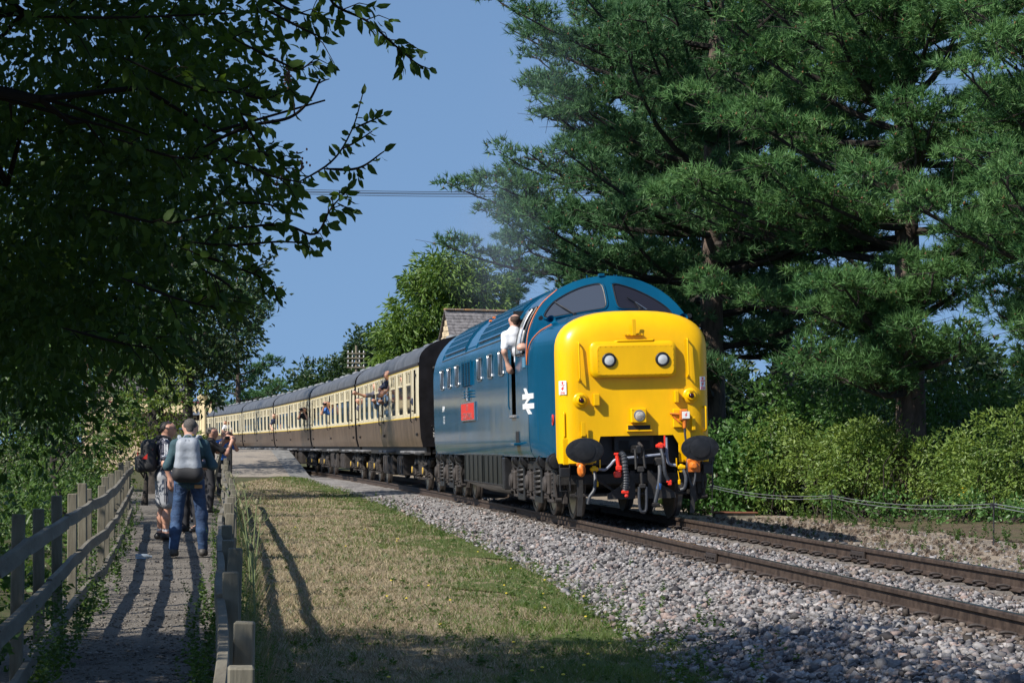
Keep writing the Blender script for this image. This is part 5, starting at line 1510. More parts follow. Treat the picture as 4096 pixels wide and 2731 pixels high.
mb.build('plate_lettering', mat('pale_blue_lettering', (.25, .45, .6), .5), bp_, 0)
# white double arrow on the cab side
dx = -HW - .005
mb = MB()
def flat(pts):
    sx_ = lambda y: -(float(nose_w(y)) if y < 2.62 else HW) - .009
    A = [(sx_(y), y, z) for y, z in pts]; mb.add(A + [(sx_(y) + .008, y, z) for y, z in pts], [tuple(range(len(pts))), tuple(range(len(pts), 2 * len(pts)))[::-1]] + [(k, (k + 1) % len(pts), len(pts) + (k + 1) % len(pts), len(pts) + k) for k in range(len(pts))])
flat([(3.22, 1.966), (2.64, 1.966), (2.64, 1.882), (3.22, 1.882)]); flat([(2.64, 1.966), (2.20, 1.966), (2.20, 1.882), (2.64, 1.882)])
flat([(3.20, 1.81), (2.64, 1.81), (2.64, 1.726), (3.20, 1.726)]); flat([(2.64, 1.81), (2.18, 1.81), (2.18, 1.726), (2.64, 1.726)])
flat([(3.06, 2.056), (2.83, 2.056), (2.60, 1.967), (2.84, 1.967)]); flat([(2.66, 1.881), (2.42, 1.881), (2.74, 1.811), (2.98, 1.811)]); flat([(2.80, 1.725), (2.56, 1.725), (2.34, 1.642), (2.58, 1.642)])
mb.build('double_arrow_emblem', M['white'], LO, 0)
mb = MB(); yk = 1.05; wk = float(nose_w(yk)); mb.lathe((-wk - .002, yk, 1.53), (-1, 0, 0), [(.085, 0), (.085, .012), (.055, .014)], 16); ro = mb.build('lamp_socket', M['red'], LO)
mb = MB(); mb.lathe((-wk - .014, yk, 1.53), (-1, 0, 0), [(.055, 0), (.045, .004)], 14); mb.build('socket_hole', M['dark'], ro)
mb = MB(); mb.box((-1.33, 3.95, 1.28), (.06, .34, .20), .01); so_ = mb.build('step_recess', M['dark'], LO, 0)
mb = MB(); mb.box((-1.37, 3.95, 1.17), (.14, .44, .04), .008); mb.build('step', M['blue'], LO, 0)

# ---- fittings on the yellow front (nose coordinates from a head-on scale)
def nz(px, py): return ((px - 594) / 395.0, 1.065 + (1067.5 - py) / 398.0)
FY = NY0
def rrect(x0, x1, z0, z1, r, n=5):
    P = []
    for cx, cz, a0 in ((x1 - r, z1 - r, 0), (x0 + r, z1 - r, 90), (x0 + r, z0 + r, 180), (x1 - r, z0 + r, 270)):
        for k in range(n): a = math.radians(a0 + 90 * k / (n - 1)); P.append((cx + r * math.cos(a), cz + r * math.sin(a)))
    return P
(ax, az), (bx, bz) = nz(322, 640), nz(838, 427)
mb = MB(); o1 = rrect(ax, bx, az, bz, .10); o2 = rrect(ax + .035, bx - .035, az + .035, bz - .035, .08)
n = len(o1); V = [(x, FY + .01, z) for x, z in o1] + [(x, FY - .085, z) for x, z in o1] + [(x, FY - .115, z) for x, z in o2]
F = [(k, (k + 1) % n, n + (k + 1) % n, n + k) for k in range(n)] + [(n + k, n + (k + 1) % n, 2 * n + (k + 1) % n, 2 * n + k) for k in range(n)] + [tuple(range(2 * n, 3 * n))]
mb.add(V, F); hc = mb.build('headcode_box', M['yellow'], LO, 40)
(ax, az), (bx, bz) = nz(362, 625), nz(820, 452)
mb = MB(); o1 = rrect(ax, bx, az, bz, .07); V = [(x, FY - .112, z) for x, z in o1] + [(x, FY - .122, z) for x, z in o1]; n = len(o1)
mb.add(V, [(k, (k + 1) % n, n + (k + 1) % n, n + k) for k in range(n)] + [tuple(range(n, 2 * n))]); hp = mb.build('headcode_panel', M['yellow'], hc, 30)
mb = MB()
for k in range(14):
    x = ax + .04 + (bx - ax - .08) * k / 13
    for z in (az + .012, bz - .012): mb.box((x, FY - .124, z), (.012, .008, .012))
for z in np.linspace(az + .06, bz - .06, 5):
    for x in (ax + .012, bx - .012): mb.box((x, FY - .124, z), (.012, .008, .012))
mb.build('rivets', M['yellow'], hp, 0)
for px in (432, 751):
    x, z = nz(px, 537)
    mb = MB(); mb.lathe((x, FY - .118, z), (0, -1, 0), [(.108, 0), (.108, .022), (.100, .030), (.084, .030), (.084, .018)], 28); rm = mb.build('marker_light', M['black'], LO, 50)
    mb = MB(); mb.lathe((x, FY - .118, z), (0, -1, 0), [(.086, .014), (.06, .024), (.001, .030)], 28); mb.build('lens', M['lens'], rm)
def handrail(p, q, off=.075, r=.014, mt='yellow', dirn=(0, -1, 0)):
    p, q, d = np.array(p, float), np.array(q, float), np.array(dirn, float)
    e = (q - p) / np.linalg.norm(q - p) * .05
    mb = MB(); mb.tube([p, p + d * off * .8, p + d * off + e * .4, q + d * off - e * .4, q + d * off * .8, q], r, 8)
    mb.lathe(p + d * .012, -d, [(.028, 0), (.028, .012)], 8); mb.lathe(q + d * .012, -d, [(.028, 0), (.028, .012)], 8)
    return mb.build('handrail', M[mt], LO)
a, b = nz(478, 426), nz(705, 422); handrail((a[0], FY + .005, a[1]), (b[0], FY + .005, b[1]), .10)
a, b = nz(258, 430), nz(266, 652); handrail((a[0], FY + .03, a[1]), (a[0], FY, b[1]), .085)
a, b = nz(910, 418), nz(922, 640); handrail((a[0], FY + .02, a[1]), (a[0], FY, b[1]), .085)
a, b = nz(165, 842), nz(165, 990); handrail((a[0] + .01, FY + .14, a[1]), (a[0] + .01, FY + .14, b[1]), .075)
a, b = nz(1015, 825), nz(1015, 965); handrail((a[0], FY + .10, a[1]), (a[0], FY + .10, b[1]), .12)
# lamp irons
def lamp_iron(px, y0, y1, bar=None):
    x, z1 = nz(px, y0); _, z0 = nz(px, y1)
    mb = MB(); mb.box((x, FY - .075, (z0 + z1) / 2), (.055, .016, z1 - z0), .004); mb.box((x, FY - .035, z0 + .01), (.055, .09, .03), .004)
    if bar:
        mb.box((x, FY - .01, z0 + .015), (bar, .035, .04), .006)
        for k in (-1, -.6, .6, 1): mb.cyl((x + k * bar / 2, FY - .02, z0 + .015), (x + k * bar / 2, FY - .045, z0 + .015), .016, n=8)
    else: mb.lathe((x, FY, z0 + .02), (0, -1, 0), [(.05, 0), (.05, .012)], 12)
    mb.build('lamp_iron', M['yellow'], LO, 30)
lamp_iron(588, 295, 392, .26); lamp_iron(272, 900, 985); lamp_iron(935, 882, 962)
for px, py in ((536, 300), (627, 297)):
    x, z = nz(px, py); mb = MB(); mb.lathe((x, FY + .13, z), (0, -1, .3), [(.016, 0), (.016, .03), (.008, .036)], 8); mb.build('stud', M['yellow'], LO)
for px, py in ((265, 773), (925, 757)):
    x, z = nz(px, py)
    mb = MB(); mb.lathe((x, FY + .02, z), (0, -1, 0), [(.118, 0), (.118, .035), (.100, .052), (.072, .056), (.066, .10), (.060, .115), (.045, .118), (.034, .100)], 26); mb.box((x, FY - .075, z + .075), (.07, .06, .035), .006); tl = mb.build('tail_lamp', M['yellow'], LO, 40)
    mb = MB(); mb.lathe((x, FY + .02, z), (0, -1, 0), [(.036, .098), (.034, .122), (.02, .136), (.001, .140)], 18); mb.build('lens', M['red_lens'], tl)
for px0, px1, py0, py1 in ((340, 373, 735, 805), (825, 848, 725, 796)):
    (x0, z1), (x1, z0) = nz(px0, py0), nz(px1, py1)
    mb = MB(); mb.box(((x0 + x1) / 2, FY - .045, (z0 + z1) / 2), (x1 - x0, .10, z1 - z0), .006); mb.build('lamp_bracket', M['yellow'], LO, 0)
(x0, z1), (x1, z0) = nz(558, 826), nz(650, 912)
cx, cz = (x0 + x1) / 2, (z0 + z1) / 2
mb = MB(); mb.box((cx, FY - .06, cz), (x1 - x0, .13, z1 - z0), .01)
for sx in (-1, 1):
    for sz in (-1, 1): mb.cyl((cx + sx * .10, FY - .12, cz + sz * .092), (cx + sx * .10, FY - .132, cz + sz * .092), .009, n=6)
hl = mb.build('headlight', M['yellow'], LO, 0)
mb = MB(); mb.lathe((cx + .005, FY - .118, cz), (0, -1, 0), [(.084, 0), (.084, .016), (.074, .018), (.073, .006)], 24); mb.build('rim', M['chrome'], hl)
mb = MB(); mb.lathe((cx + .005, FY - .118, cz), (0, -1, 0), [(.074, .008), (.05, .022), (.001, .030)], 24); mb.build('lens', M['bulb'], hl)
(x0, z1), (x1, z0) = nz(538, 922), nz(683, 962)
mb = MB(); mb.box(((x0 + x1) / 2, FY - .012, (z0 + z1) / 2), (x1 - x0, .03, z1 - z0), .004); sl_ = mb.build('coupler_slot', M['yellow'], LO, 0)
mb = MB(); mb.box(((x0 + x1) / 2, FY - .0285, (z0 + z1) / 2 + .006), (x1 - x0 - .03, .004, z1 - z0 - .035)); mb.build('slot_recess', M['dark'], sl_, 0)
mb = MB(); mb.box(((x0 + x1) / 2, FY - .035, z0 + .005), (x1 - x0 + .02, .06, .02), .004); mb.build('slot_lip', M['yellow'], sl_, 0)
# overhead-line warning flashes
def nose_surf_y(x, z):
    """y of the rounded nose corner at |x| (below the shoulder)."""
    w = 1.15; e = abs(x) - (w - NR)
    return NY0 + (NR - math.sqrt(max(0, NR * NR - e * e)) if e > 0 else 0)
for (px0, px1, py0, py1) in ((150, 188, 653, 735), (981, 1007, 643, 722)):
    (x0, z1), (x1, z0) = nz(px0, py0), nz(px1, py1)
    if x0 > 0: x0, x1 = .985, 1.075
    ya, yb = nose_surf_y(x0, 2), nose_surf_y(x1, 2)
    mid = np.array([(x0 + x1) / 2, (ya + yb) / 2, (z0 + z1) / 2]); U = np.array([x1 - x0, yb - ya, 0]); wd = np.linalg.norm(U); U /= wd
    nn = np.cross(U, (0, 0, 1.0)); nn = nn if nn[1] < 0 else -nn
    wd = max(wd, .10); h = z1 - z0
    mb = MB(); mb.prism([(-wd / 2, -h / 2), (wd / 2, -h / 2), (wd / 2, h / 2), (-wd / 2, h / 2)], mid + nn * .012, U, (0, 0, 1), nn * .004); fl = mb.build('warning_flash', M['white'], LO, 0)
    mb = MB(); o_ = mid + nn * .0165
    for pl in ([(-.5, .78), (0, 1), (.5, .78), (.18, .78), (.18, .55), (-.18, .55), (-.18, .78)], [(.1, .22), (-.55, -.22), (-.1, -.22), (-.3, -.62), (.55, -.02), (.05, -.02), (.45, .22)]):
        mb.prism([(p[0] * wd * .5, p[1] * h * .46) for p in pl], o_, U, (0, 0, 1), nn * .001)
    mb.build('lightning_symbol', M['red'], fl, 0)
    ez = math.atan2(U[1], U[0])
    q = mid + nn * .018
    text('lettering', 'DANGER', .022, M['red'], fl, (q[0], q[1], q[2] + h * .18), (math.pi / 2, 0, ez))
    text('lettering', 'OVERHEAD\nLIVE WIRES', .018, M['red'], fl, (q[0], q[1], q[2] - h * .38), (math.pi / 2, 0, ez))
# orange jumper socket
x, z = nz(858, 890)
mb = MB(); mb.box((x - .04, FY - .02, z), (.14, .05, .28), .01); jb = mb.build('jumper_plate', M['yellow'], LO, 0)
mb = MB(); mb.box((x + .04, FY - .08, z + .05), (.12, .12, .17), .015); mb.cyl((x + .05, FY - .10, z - .02), (x + .05, FY - .10, z - .15), .035, .028, 10); mb.tube([(x - .16, FY - .06, z + .07), (x - .03, FY - .07, z + .06)], .018, 6); mb.tube([(x - .13, FY - .05, z + .05), (x - .02, FY - .06, z - .06)], .014, 6); mb.build('jumper_socket', M['orange'], LO, 40)
mb = MB(); mb.box((x + .065, FY - .145, z + .045), (.115, .008, .105), .002); jp = mb.build('jumper_label', M['white'], LO, 0)
mb = MB(); mb.prism([(.01, .035), (-.02, -.002), (0, -.002), (-.012, -.036), (.022, .006), (.002, .006), (.022, .035)], (x + .065, FY - .1495, z + .045), (1, 0, 0), (0, 0, 1), (0, -.001, 0)); mb.build('lightning_symbol', M['red'], jp, 0)
mb = MB(); mb.tube(smooth_path([(x + .05, FY - .10, z - .14), (x + .06, FY - .10, z - .30), (x + .09, FY - .10, z - .55), (x + .07, FY - .12, z - .80), (x + .14, FY - .12, z - 1.02), (x + .19, FY - .12, z - .90), (x + .20, FY - .10, z - .72)], 5), .017, 7); mb.build('jumper_cable', M['rubber'], LO)
# buffers
for sx in (-1, 1):
    bx_ = .865 * sx
    mb = MB(); mb.lathe((bx_, .62, 1.06), (0, -1, 0), [(.19, 0), (.19, .04), (.125, .05), (.12, .36), (.085, .37), (.085, .54)], 22); bo_ = mb.build('buffer', M['black'], LO, 40)
    mb = MB(); mb.lathe((bx_, .075, 1.06), (0, -1, 0), [(.05, -.01), (.20, .005), (.278, .03), (.286, .042), (.282, .052), (.20, .064), (.001, .075)], 36, sc=(1, .66), up=(0, 0, 1)); mb.build('buffer_head', M['buffer'], bo_, 50)
    mb = MB(); mb.lathe((bx_ + .0, .075, 1.06), (0, -1, 0), [(.155, .0725), (.14, .0765), (.001, .079)], 28, sc=(1, .92), up=(0, 0, 1)); mb.build('wear_patch', M['black'], bo_, 50)
    mb = MB(); mb.box((bx_ * 1.02, .585, 1.05), (.46, .02, .40), .01); mb.build('buffer_backplate', M['yellow'], bo_, 0)
# coupling, pipes and hoses (1344-pixel close view: scale 1.792 per source pixel)
def cp(px, py, y=.30): return (((px - 732) / 1.792 / 266.0), y, 1.065 + (258 - py) / 1.792 / 266.0)
mb = MB(); mb.tube([cp(725, 215, .25), cp(742, 240, .2), cp(745, 290, .22), cp(730, 320, .26), cp(722, 285, .3), cp(722, 240, .3)], .024, 8); hk = mb.build('coupling_hook', M['under_brown'], LO)
mb = MB(); mb.box((cp(720, 262)[0], .42, cp(0, 262)[2]), (.09, .5, .13), .02); mb.cyl(cp(676, 262, .24), cp(756, 262, .24), .026, n=8); mb.build('drawhook', M['black'], LO, 40)
mb = MB(); mb.tube([cp(696, 262, .22), cp(698, 400, .20)], .022, 6); mb.tube([cp(752, 262, .22), cp(762, 395, .20)], .022, 6); mb.box(cp(730, 400, .20), (.10, .07, .08), .01); mb.cyl(cp(733, 420, .2), cp(738, 530, .2), .024, n=8); mb.box(cp(740, 520, .2), (.10, .06, .06), .01); mb.build('screw_link', M['under'], LO, 40)
mb = MB(); mb.tube(smooth_path([cp(717, 525, .2), cp(714, 620, .2), cp(722, 690, .2), cp(742, 702, .2), cp(762, 690, .2), cp(768, 620, .2), cp(768, 525, .2)], 4), .022, 8); mb.build('coupling_shackle', M['rubber'], LO)
mb = MB(); mb.tube(smooth_path([cp(450, 395, .5), cp(495, 400, .46), cp(530, 370, .42), cp(560, 335, .40), cp(600, 325, .4), cp(650, 320, .42), cp(940, 298, .45)], 5), .020, 8); mb.build('air_pipe', M['pipe'], LO)
mb = MB(); mb.tube(smooth_path([cp(942, 180, .45), cp(943, 260, .44), cp(946, 340, .42), cp(962, 372, .42), cp(1005, 380, .42)], 5), .022, 8); mb.build('air_pipe', M['pipe'], LO)
mb = MB(); mb.tube([cp(575, 300, .36), cp(590, 420, .34)], .030, 8); mb.box(cp(590, 290, .36), (.15, .04, .035), .006); mb.box(cp(575, 435, .33), (.11, .08, .09), .015); mb.box(cp(585, 390, .34), (.09, .07, .07), .01); mb.build('vacuum_pipe', M['red'], LO, 40)
P = smooth_path([cp(600, 285, .33), cp(618, 310, .28), cp(625, 400, .26), cp(628, 480, .26), cp(625, 545, .28)], 12)
mb = MB(); mb.tube(P, [.044 if k % 3 else .053 for k in range(len(P))], 12); mb.build('vacuum_hose', M['rubber'], LO, 20)
mb = MB(); mb.box(cp(620, 560, .27), (.11, .07, .05), .012); mb.lathe(cp(630, 575, .27), (0, 0, -1), [(.03, 0), (.035, .03), (.02, .05)], 10); mb.build('hose_dummy', M['red'], LO, 40)
mb = MB(); mb.lathe(cp(892, 240, .42), (0, -1, 0), [(.05, 0), (.055, .06), (.03, .1)], 12); mb.box(cp(892, 240, .36), (.15, .05, .05), .01); mb.box(cp(922, 200, .36), (.025, .03, .14), .005); mb.build('brake_cock', M['red'], LO, 40)
mb = MB(); mb.tube(smooth_path([cp(893, 262, .34), cp(903, 340, .28), cp(910, 430, .26), cp(935, 485, .28)], 6), .028, 9); mb.build('brake_hose', M['rubber'], LO)
mb = MB(); mb.box(cp(945, 502, .28), (.06, .05, .08), .012); mb.box(cp(930, 495, .27), (.04, .03, .03), .006); mb.build('hose_coupling', M['red'], LO, 40)
mb = MB(); mb.tube(smooth_path([cp(880, 375, .36), cp(878, 430, .3), cp(862, 530, .26), cp(835, 640, .26)], 6), .034, 10); h_ = mb.build('steam_hose', M['rubber'], LO)
mb = MB(); mb.cyl(cp(869, 505, .268), cp(860, 545, .262), .037, n=10); mb.build('blue_band', M['bluetape'], h_)
mb = MB(); mb.box(cp(836, 655, .26), (.12, .07, .06), .012); mb.tube([cp(838, 650, .25), cp(815, 700, .25)], .018, 6); mb.box(cp(878, 350, .36), (.13, .08, .12), .015); mb.build('steam_coupling', M['under'], LO, 40)
for px, lever, sgn in ((414, 455, 1), (1045, 1008, -1)):
    mb = MB(); mb.box(cp(px, 395, .42), (.12, .10, .06), .015); mb.lathe(cp(px, 400, .42), (0, 0, 1), [(.03, -.06), (.04, 0), (.028, .06)], 10); mb.box(cp(lever, 360, .40), (.018, .02, .13), .004); mb.build('air_cock', M['yellow'], LO, 40)
mb = MB(); mb.tube(smooth_path([cp(415, 410, .40), cp(414, 470, .34), cp(402, 540, .30), cp(368, 590, .30), cp(355, 640, .30)], 6), .026, 9); mb.build('air_hose', M['rubber'], LO)
mb = MB(); mb.tube(smooth_path([cp(1058, 412, .40), cp(1068, 470, .34), cp(1055, 540, .32), cp(1028, 556, .34)], 6), .026, 9); mb.build('air_hose', M['rubber'], LO)
for px in (428, 1022):
    mb = MB(); mb.box(cp(px, 500, .36), (.04, .04, .08), .01); mb.tube([cp(px, 480, .36), cp(px - 4, 420, .40)], .006, 4); mb.build('hose_end', M['yellow'], LO, 40)
mb = MB(); mb.lathe(cp(322, 400, .44), (0, -1, 0), [(.09, 0), (.09, .05), (.07, .07), (.001, .08)], 16, sc=(.7, 1.1), up=(0, 0, 1)); mb.box(cp(322, 360, .46), (.13, .10, .05), .01); mb.box(cp(324, 395, .35), (.03, .03, .14), .006); mb.build('control_socket', M['orange'], LO, 40)
mb = MB(); mb.box(cp(1132, 385, .44), (.20, .10, .20), .012); mb.lathe(cp(1130, 385, .40), (0, -1, 0), [(.07, 0), (.06, .05), (.035, .08)], 14); mb.build('control_socket', M['orange'], LO, 40)
# guard irons, front bogie frame seen between the wheels
mb = MB(); mb.box((0, 1.0, .62), (2.3, .10, .16), .01); mb.box((0, 1.05, .38), (1.9, .05, .05), .01); mb.tube([(-.72, .55, .70), (-.28, .62, .40)], .022, 6)
for sx in (-1, 1): mb.prism([(0, .1), (.16, -.12), (.36, -.24), (.36, -.32), (-.06, -.32), (-.06, .1)], (.16 * sx + .06, .5, .64), (sx, 0, 0), (0, 0, 1), (0, .03, 0))
mb.build('bogie_headstock', M['under'], LO, 40)
for sx in (-1, 1):
    mb = MB(); mb.prism([(-.05, .62), (.05, .62), (.045, .30), (.02, .08), (-.05, .08), (-.03, .30)], (.86 * sx, .62, 0), (1, 0, 0), (0, 0, 1), (0, .03, 0)); mb.box((.86 * sx, .75, .40), (.08, .25, .07), .01); mb.build('guard_iron', M['under'], LO, 0)
    mb = MB(); mb.tube([(1.16 * sx, .58, .86), (1.16 * sx, .58, .46), (1.01 * sx, .58, .46), (1.01 * sx, .58, .86)], .014, 6); mb.box((1.085 * sx, .58, .74), (.15, .10, .14), .01); mb.build('shunter_step', M['black'], LO, 0)
# bogies
wheel_me = None
def wheelset(parent, y):
    global wheel_me
    for sx in (-1, 1):
        if wheel_me is None:
            mb = MB(); mb.lathe((0, 0, 0), (-1, 0, 0), [(.575, -.068), (.578, -.050), (.552, -.036), (.546, 0), (.540, .060), (.528, .068), (.47, .066), (.455, .040), (.20, .020), (.15, .058), (.10, .062), (.001, .062)], 32)
            o = mb.build('wheel', M['wheel'], parent, 30); wheel_me = o.data
            mb = MB(); mb.lathe((0, 0, 0), (-1, 0, 0), [(.5475, -.005), (.5425, .055)], 32); mb.build('tread', M['tyre'], o)
            wheelset.proto = o
        else:
            o = wheelset.proto.copy(); COL.objects.link(o); o.parent = parent
            for c in wheelset.proto.children:
                d = c.copy(); COL.objects.link(d); d.parent = o
        o.location = (sx * .755, y, .546); o.rotation_euler = (0, 0, 0 if sx < 0 else math.pi)
    mb = MB(); mb.cyl((-.70, y, .546), (.70, y, .546), .09, n=10); mb.build('axle', M['under'], parent, 40)
def loco_bogie(yc):
    bg_ = empty('bogie', (0, yc, 0)); bg_.parent = LO
    for y in (-2.06, 0, 2.06): wheelset(bg_, y)
    for sx in (-1, 1):
        X = 1.10 * sx
        mb = MB(); mb.box((X, 0, .83), (.14, 5.5, .16), .015); mb.box((X * .98, 0, .70), (.10, 5.2, .12), .01)
        for y in (-1.03, 1.03): mb.box((X, y, .64), (.16, .7, .22), .02)
        mb.build('side_frame', M['under'], bg_, 0)
        for y in (-2.06, 0, 2.06):
            mb = MB(); mb.box((X + .05 * sx, y, .55), (.14, .34, .34), .03); mb.lathe((X + .10 * sx, y, .55), (sx, 0, 0), [(.13, 0), (.13, .04), (.10, .07), (.001, .075)], 16)
            for dy in (-.22, .22): mb.box((X, y + dy, .56), (.13, .06, .50), .01)
            mb.box((X, y, .29), (.12, .62, .05), .01)
            mb.build('axlebox', M['under_brown'], bg_, 30)
            for dy in (-.36, .36):
                mb = MB(); mb.coil((X, y + dy, .40), .075, .34, 5, .020, 5, 10); mb.lathe((X, y + dy, .37), (0, 0, 1), [(.10, 0), (.10, .03)], 10); mb.build('coil_spring', M['under_brown'], bg_, 40)
        for y in (-1.03, 1.03):
            mb = MB(); P = [(-.44, -.36), (.44, -.36), (.44, .36), (-.44, .36)]
            mb.box((X + .09 * sx, y - .36, .57), (.03, .14, .66), .006); mb.box((X + .09 * sx, y + .36, .57), (.03, .14, .66), .006); mb.box((X + .09 * sx, y, .84), (.03, .60, .12), .006); mb.box((X + .09 * sx, y, .29), (.03, .60, .10), .006)
            mb.build('spring_plate', M['black'], bg_, 0)
            mb = MB(); mb.coil((X + .03 * sx, y, .36), .11, .40, 5, .030, 6, 12); mb.build('bolster_spring', M['under'], bg_, 40)
        for y in (-2.62, -1.50, .55, 1.55):
            mb = MB(); mb.lathe((X + .06 * sx, y - .16, .90), (0, 1, 0), [(.02, -.02), (.10, -.01), (.118, .03), (.118, .30), (.09, .33), (.04, .36), (.03, .5)], 18); mb.lathe((X + .06 * sx, y - .13, .90), (0, 1, 0), [(.132, 0), (.132, .025)], 18)
            for k in range(8): a = k * .785; mb.cyl((X + .06 * sx + .122 * math.cos(a), y - .145, .90 + .122 * math.sin(a)), (X + .06 * sx + .122 * math.cos(a), y - .10, .90 + .122 * math.sin(a)), .010, n=5)
            mb.build('brake_cylinder', M['black'], bg_, 40)
        for y in (-1.45, .55, -2.7, 2.65):
            mb = MB(); mb.tube([(X + .02 * sx, y, .82), (X + .06 * sx, y + .05, .55), (X + .02 * sx, y + .12, .30)], .028, 6); mb.box((X - .10 * sx, y + .16, .36), (.10, .10, .24), .02); mb.cyl((X - .02 * sx, y, .32), (X + .07 * sx, y, .32), .03, n=8); mb.build('brake_rigging', M['under_brown'], bg_, 30)
        mb = MB(); mb.tube(smooth_path([(X, -2.4, .92), (X + .06 * sx, -2.2, 1.0), (X + .02 * sx, -1.7, .98), (X, -1.4, .9)], 4), .014, 6); mb.tube([(X + .1 * sx, -.9, .93), (X + .1 * sx, .8, .93)], .016, 6); mb.tube(smooth_path([(X + .05 * sx, 1.9, .90), (X + .08 * sx, 2.2, 1.0), (X + .04 * sx, 2.5, .8)], 4), .012, 6); mb.build('pipework', M['under'], bg_)
        mb = MB(); mb.tube([(X + .12 * sx, .1, 1.00), (X + .14 * sx, -.28, .90), (X + .16 * sx, -.42, 1.14)], .020, 5); mb.cyl((X + .13 * sx, -.55, .92), (X + .13 * sx, -.55, 1.10), .018, n=6); mb.cyl((X + .13 * sx, 1.3, .92), (X + .13 * sx, 1.3, 1.12), .018, n=6); mb.build('damper_stay', M['black'], bg_, 30)
        for yb_ in (-2.45, 2.45):
            mb = MB(); mb.box((X, yb_, .58), (.14, .30, .46), .015); mb.build('sandbox', M['under'], bg_, 0)
    mb = MB(); mb.box((0, 0, .80), (2.0, 5.2, .20)); mb.build('bogie_centre', M['dark'], bg_, 0)
loco_bogie(3.73); loco_bogie(17.45)
# underframe, tanks
mb = MB(); mb.box((0, 10.6, 1.0), (2.2, 19, .12)); mb.build('underframe', M['dark'], LO, 0)
for y0, y1 in ((6.6, 9.55), (9.65, 12.9)):
    prof = [(-1.28, .98), (-1.28, .44), (-1.20, .40), (-.75, .22), (.75, .22), (1.20, .40), (1.28, .44), (1.28, .98)]
    mb = MB(); mb.add([(x, y, z) for y in (y0, y1) for x, z in prof], [(k, k + 1, k + 9, k + 8) for k in range(7)] + [tuple(range(8))[::-1], tuple(range(8, 16))]); t_ = mb.build('fuel_tank', M['tank'], LO, 20)
    for sx in (-1, 1):
        mb = MB(); mb.box((1.285 * sx, (y0 + y1) / 2, .445), (.03, y1 - y0, .035), .004)
        for k in range(int((y1 - y0) / .12)): mb.box((1.30 * sx, y0 + .06 + k * .12, .445), (.012, .022, .022))
        mb.build('tank_seam', M['under'], t_, 0)
        for k in range(5):
            mb = MB(); mb.box((1.283 * sx, y0 + .1 + k * (y1 - y0 - .2) / 4, .71), (.022, .05, .50), .006); mb.build('tank_rib', M['tank'], t_, 0)
        for k in range(4):
            y = y0 + .35 + k * (y1 - y0 - .5) / 3
            mb = MB(); mb.prism([(-.16, 0), (.16, 0), (0, .17)], (1.26 * sx, y, .97), (0, 1, 0), (0, 0, 1), (-.03 * sx, 0, 0)); mb.build('tank_bracket', M['tank'], t_, 0)
for k, (y, m_) in enumerate(((6.9, 'bluetape'), (7.3, 'ventw'), (8.1, 'ventw'), (8.9, 'orange_line'), (9.9, 'ventw'), (10.6, 'ventw'), (11.6, 'bluetape'), (7.7, 'bluetape'))):
    mb = MB(); mb.tube(smooth_path([(-1.2, y, 1.04), (-1.24, y + .06, 1.00), (-1.22, y + .14, .96), (-1.18, y + .2, .99)], 3), .028, 6); mb.lathe((-1.21, y + .1, .98), (-1, 0, 0), [(.05, 0), (.05, .03), (.02, .05)], 8); mb.build('filler_pipe', M[m_], LO, 40)
mb = MB()
for k in range(28): mb.cyl((-1.05, 6.2 + k * .25, 1.0), (-1.05, 6.38 + k * .25, .99), .035, n=7)
mb.build('conduit', M['under'], LO, 40)
# tank end bulkhead nearest the camera, and rear corridor connection with yellow end
mb = MB(); mb.box((-1.20, 6.35, .66), (.22, .30, .56), .02); mb.build('battery_box', M['black'], LO, 0)
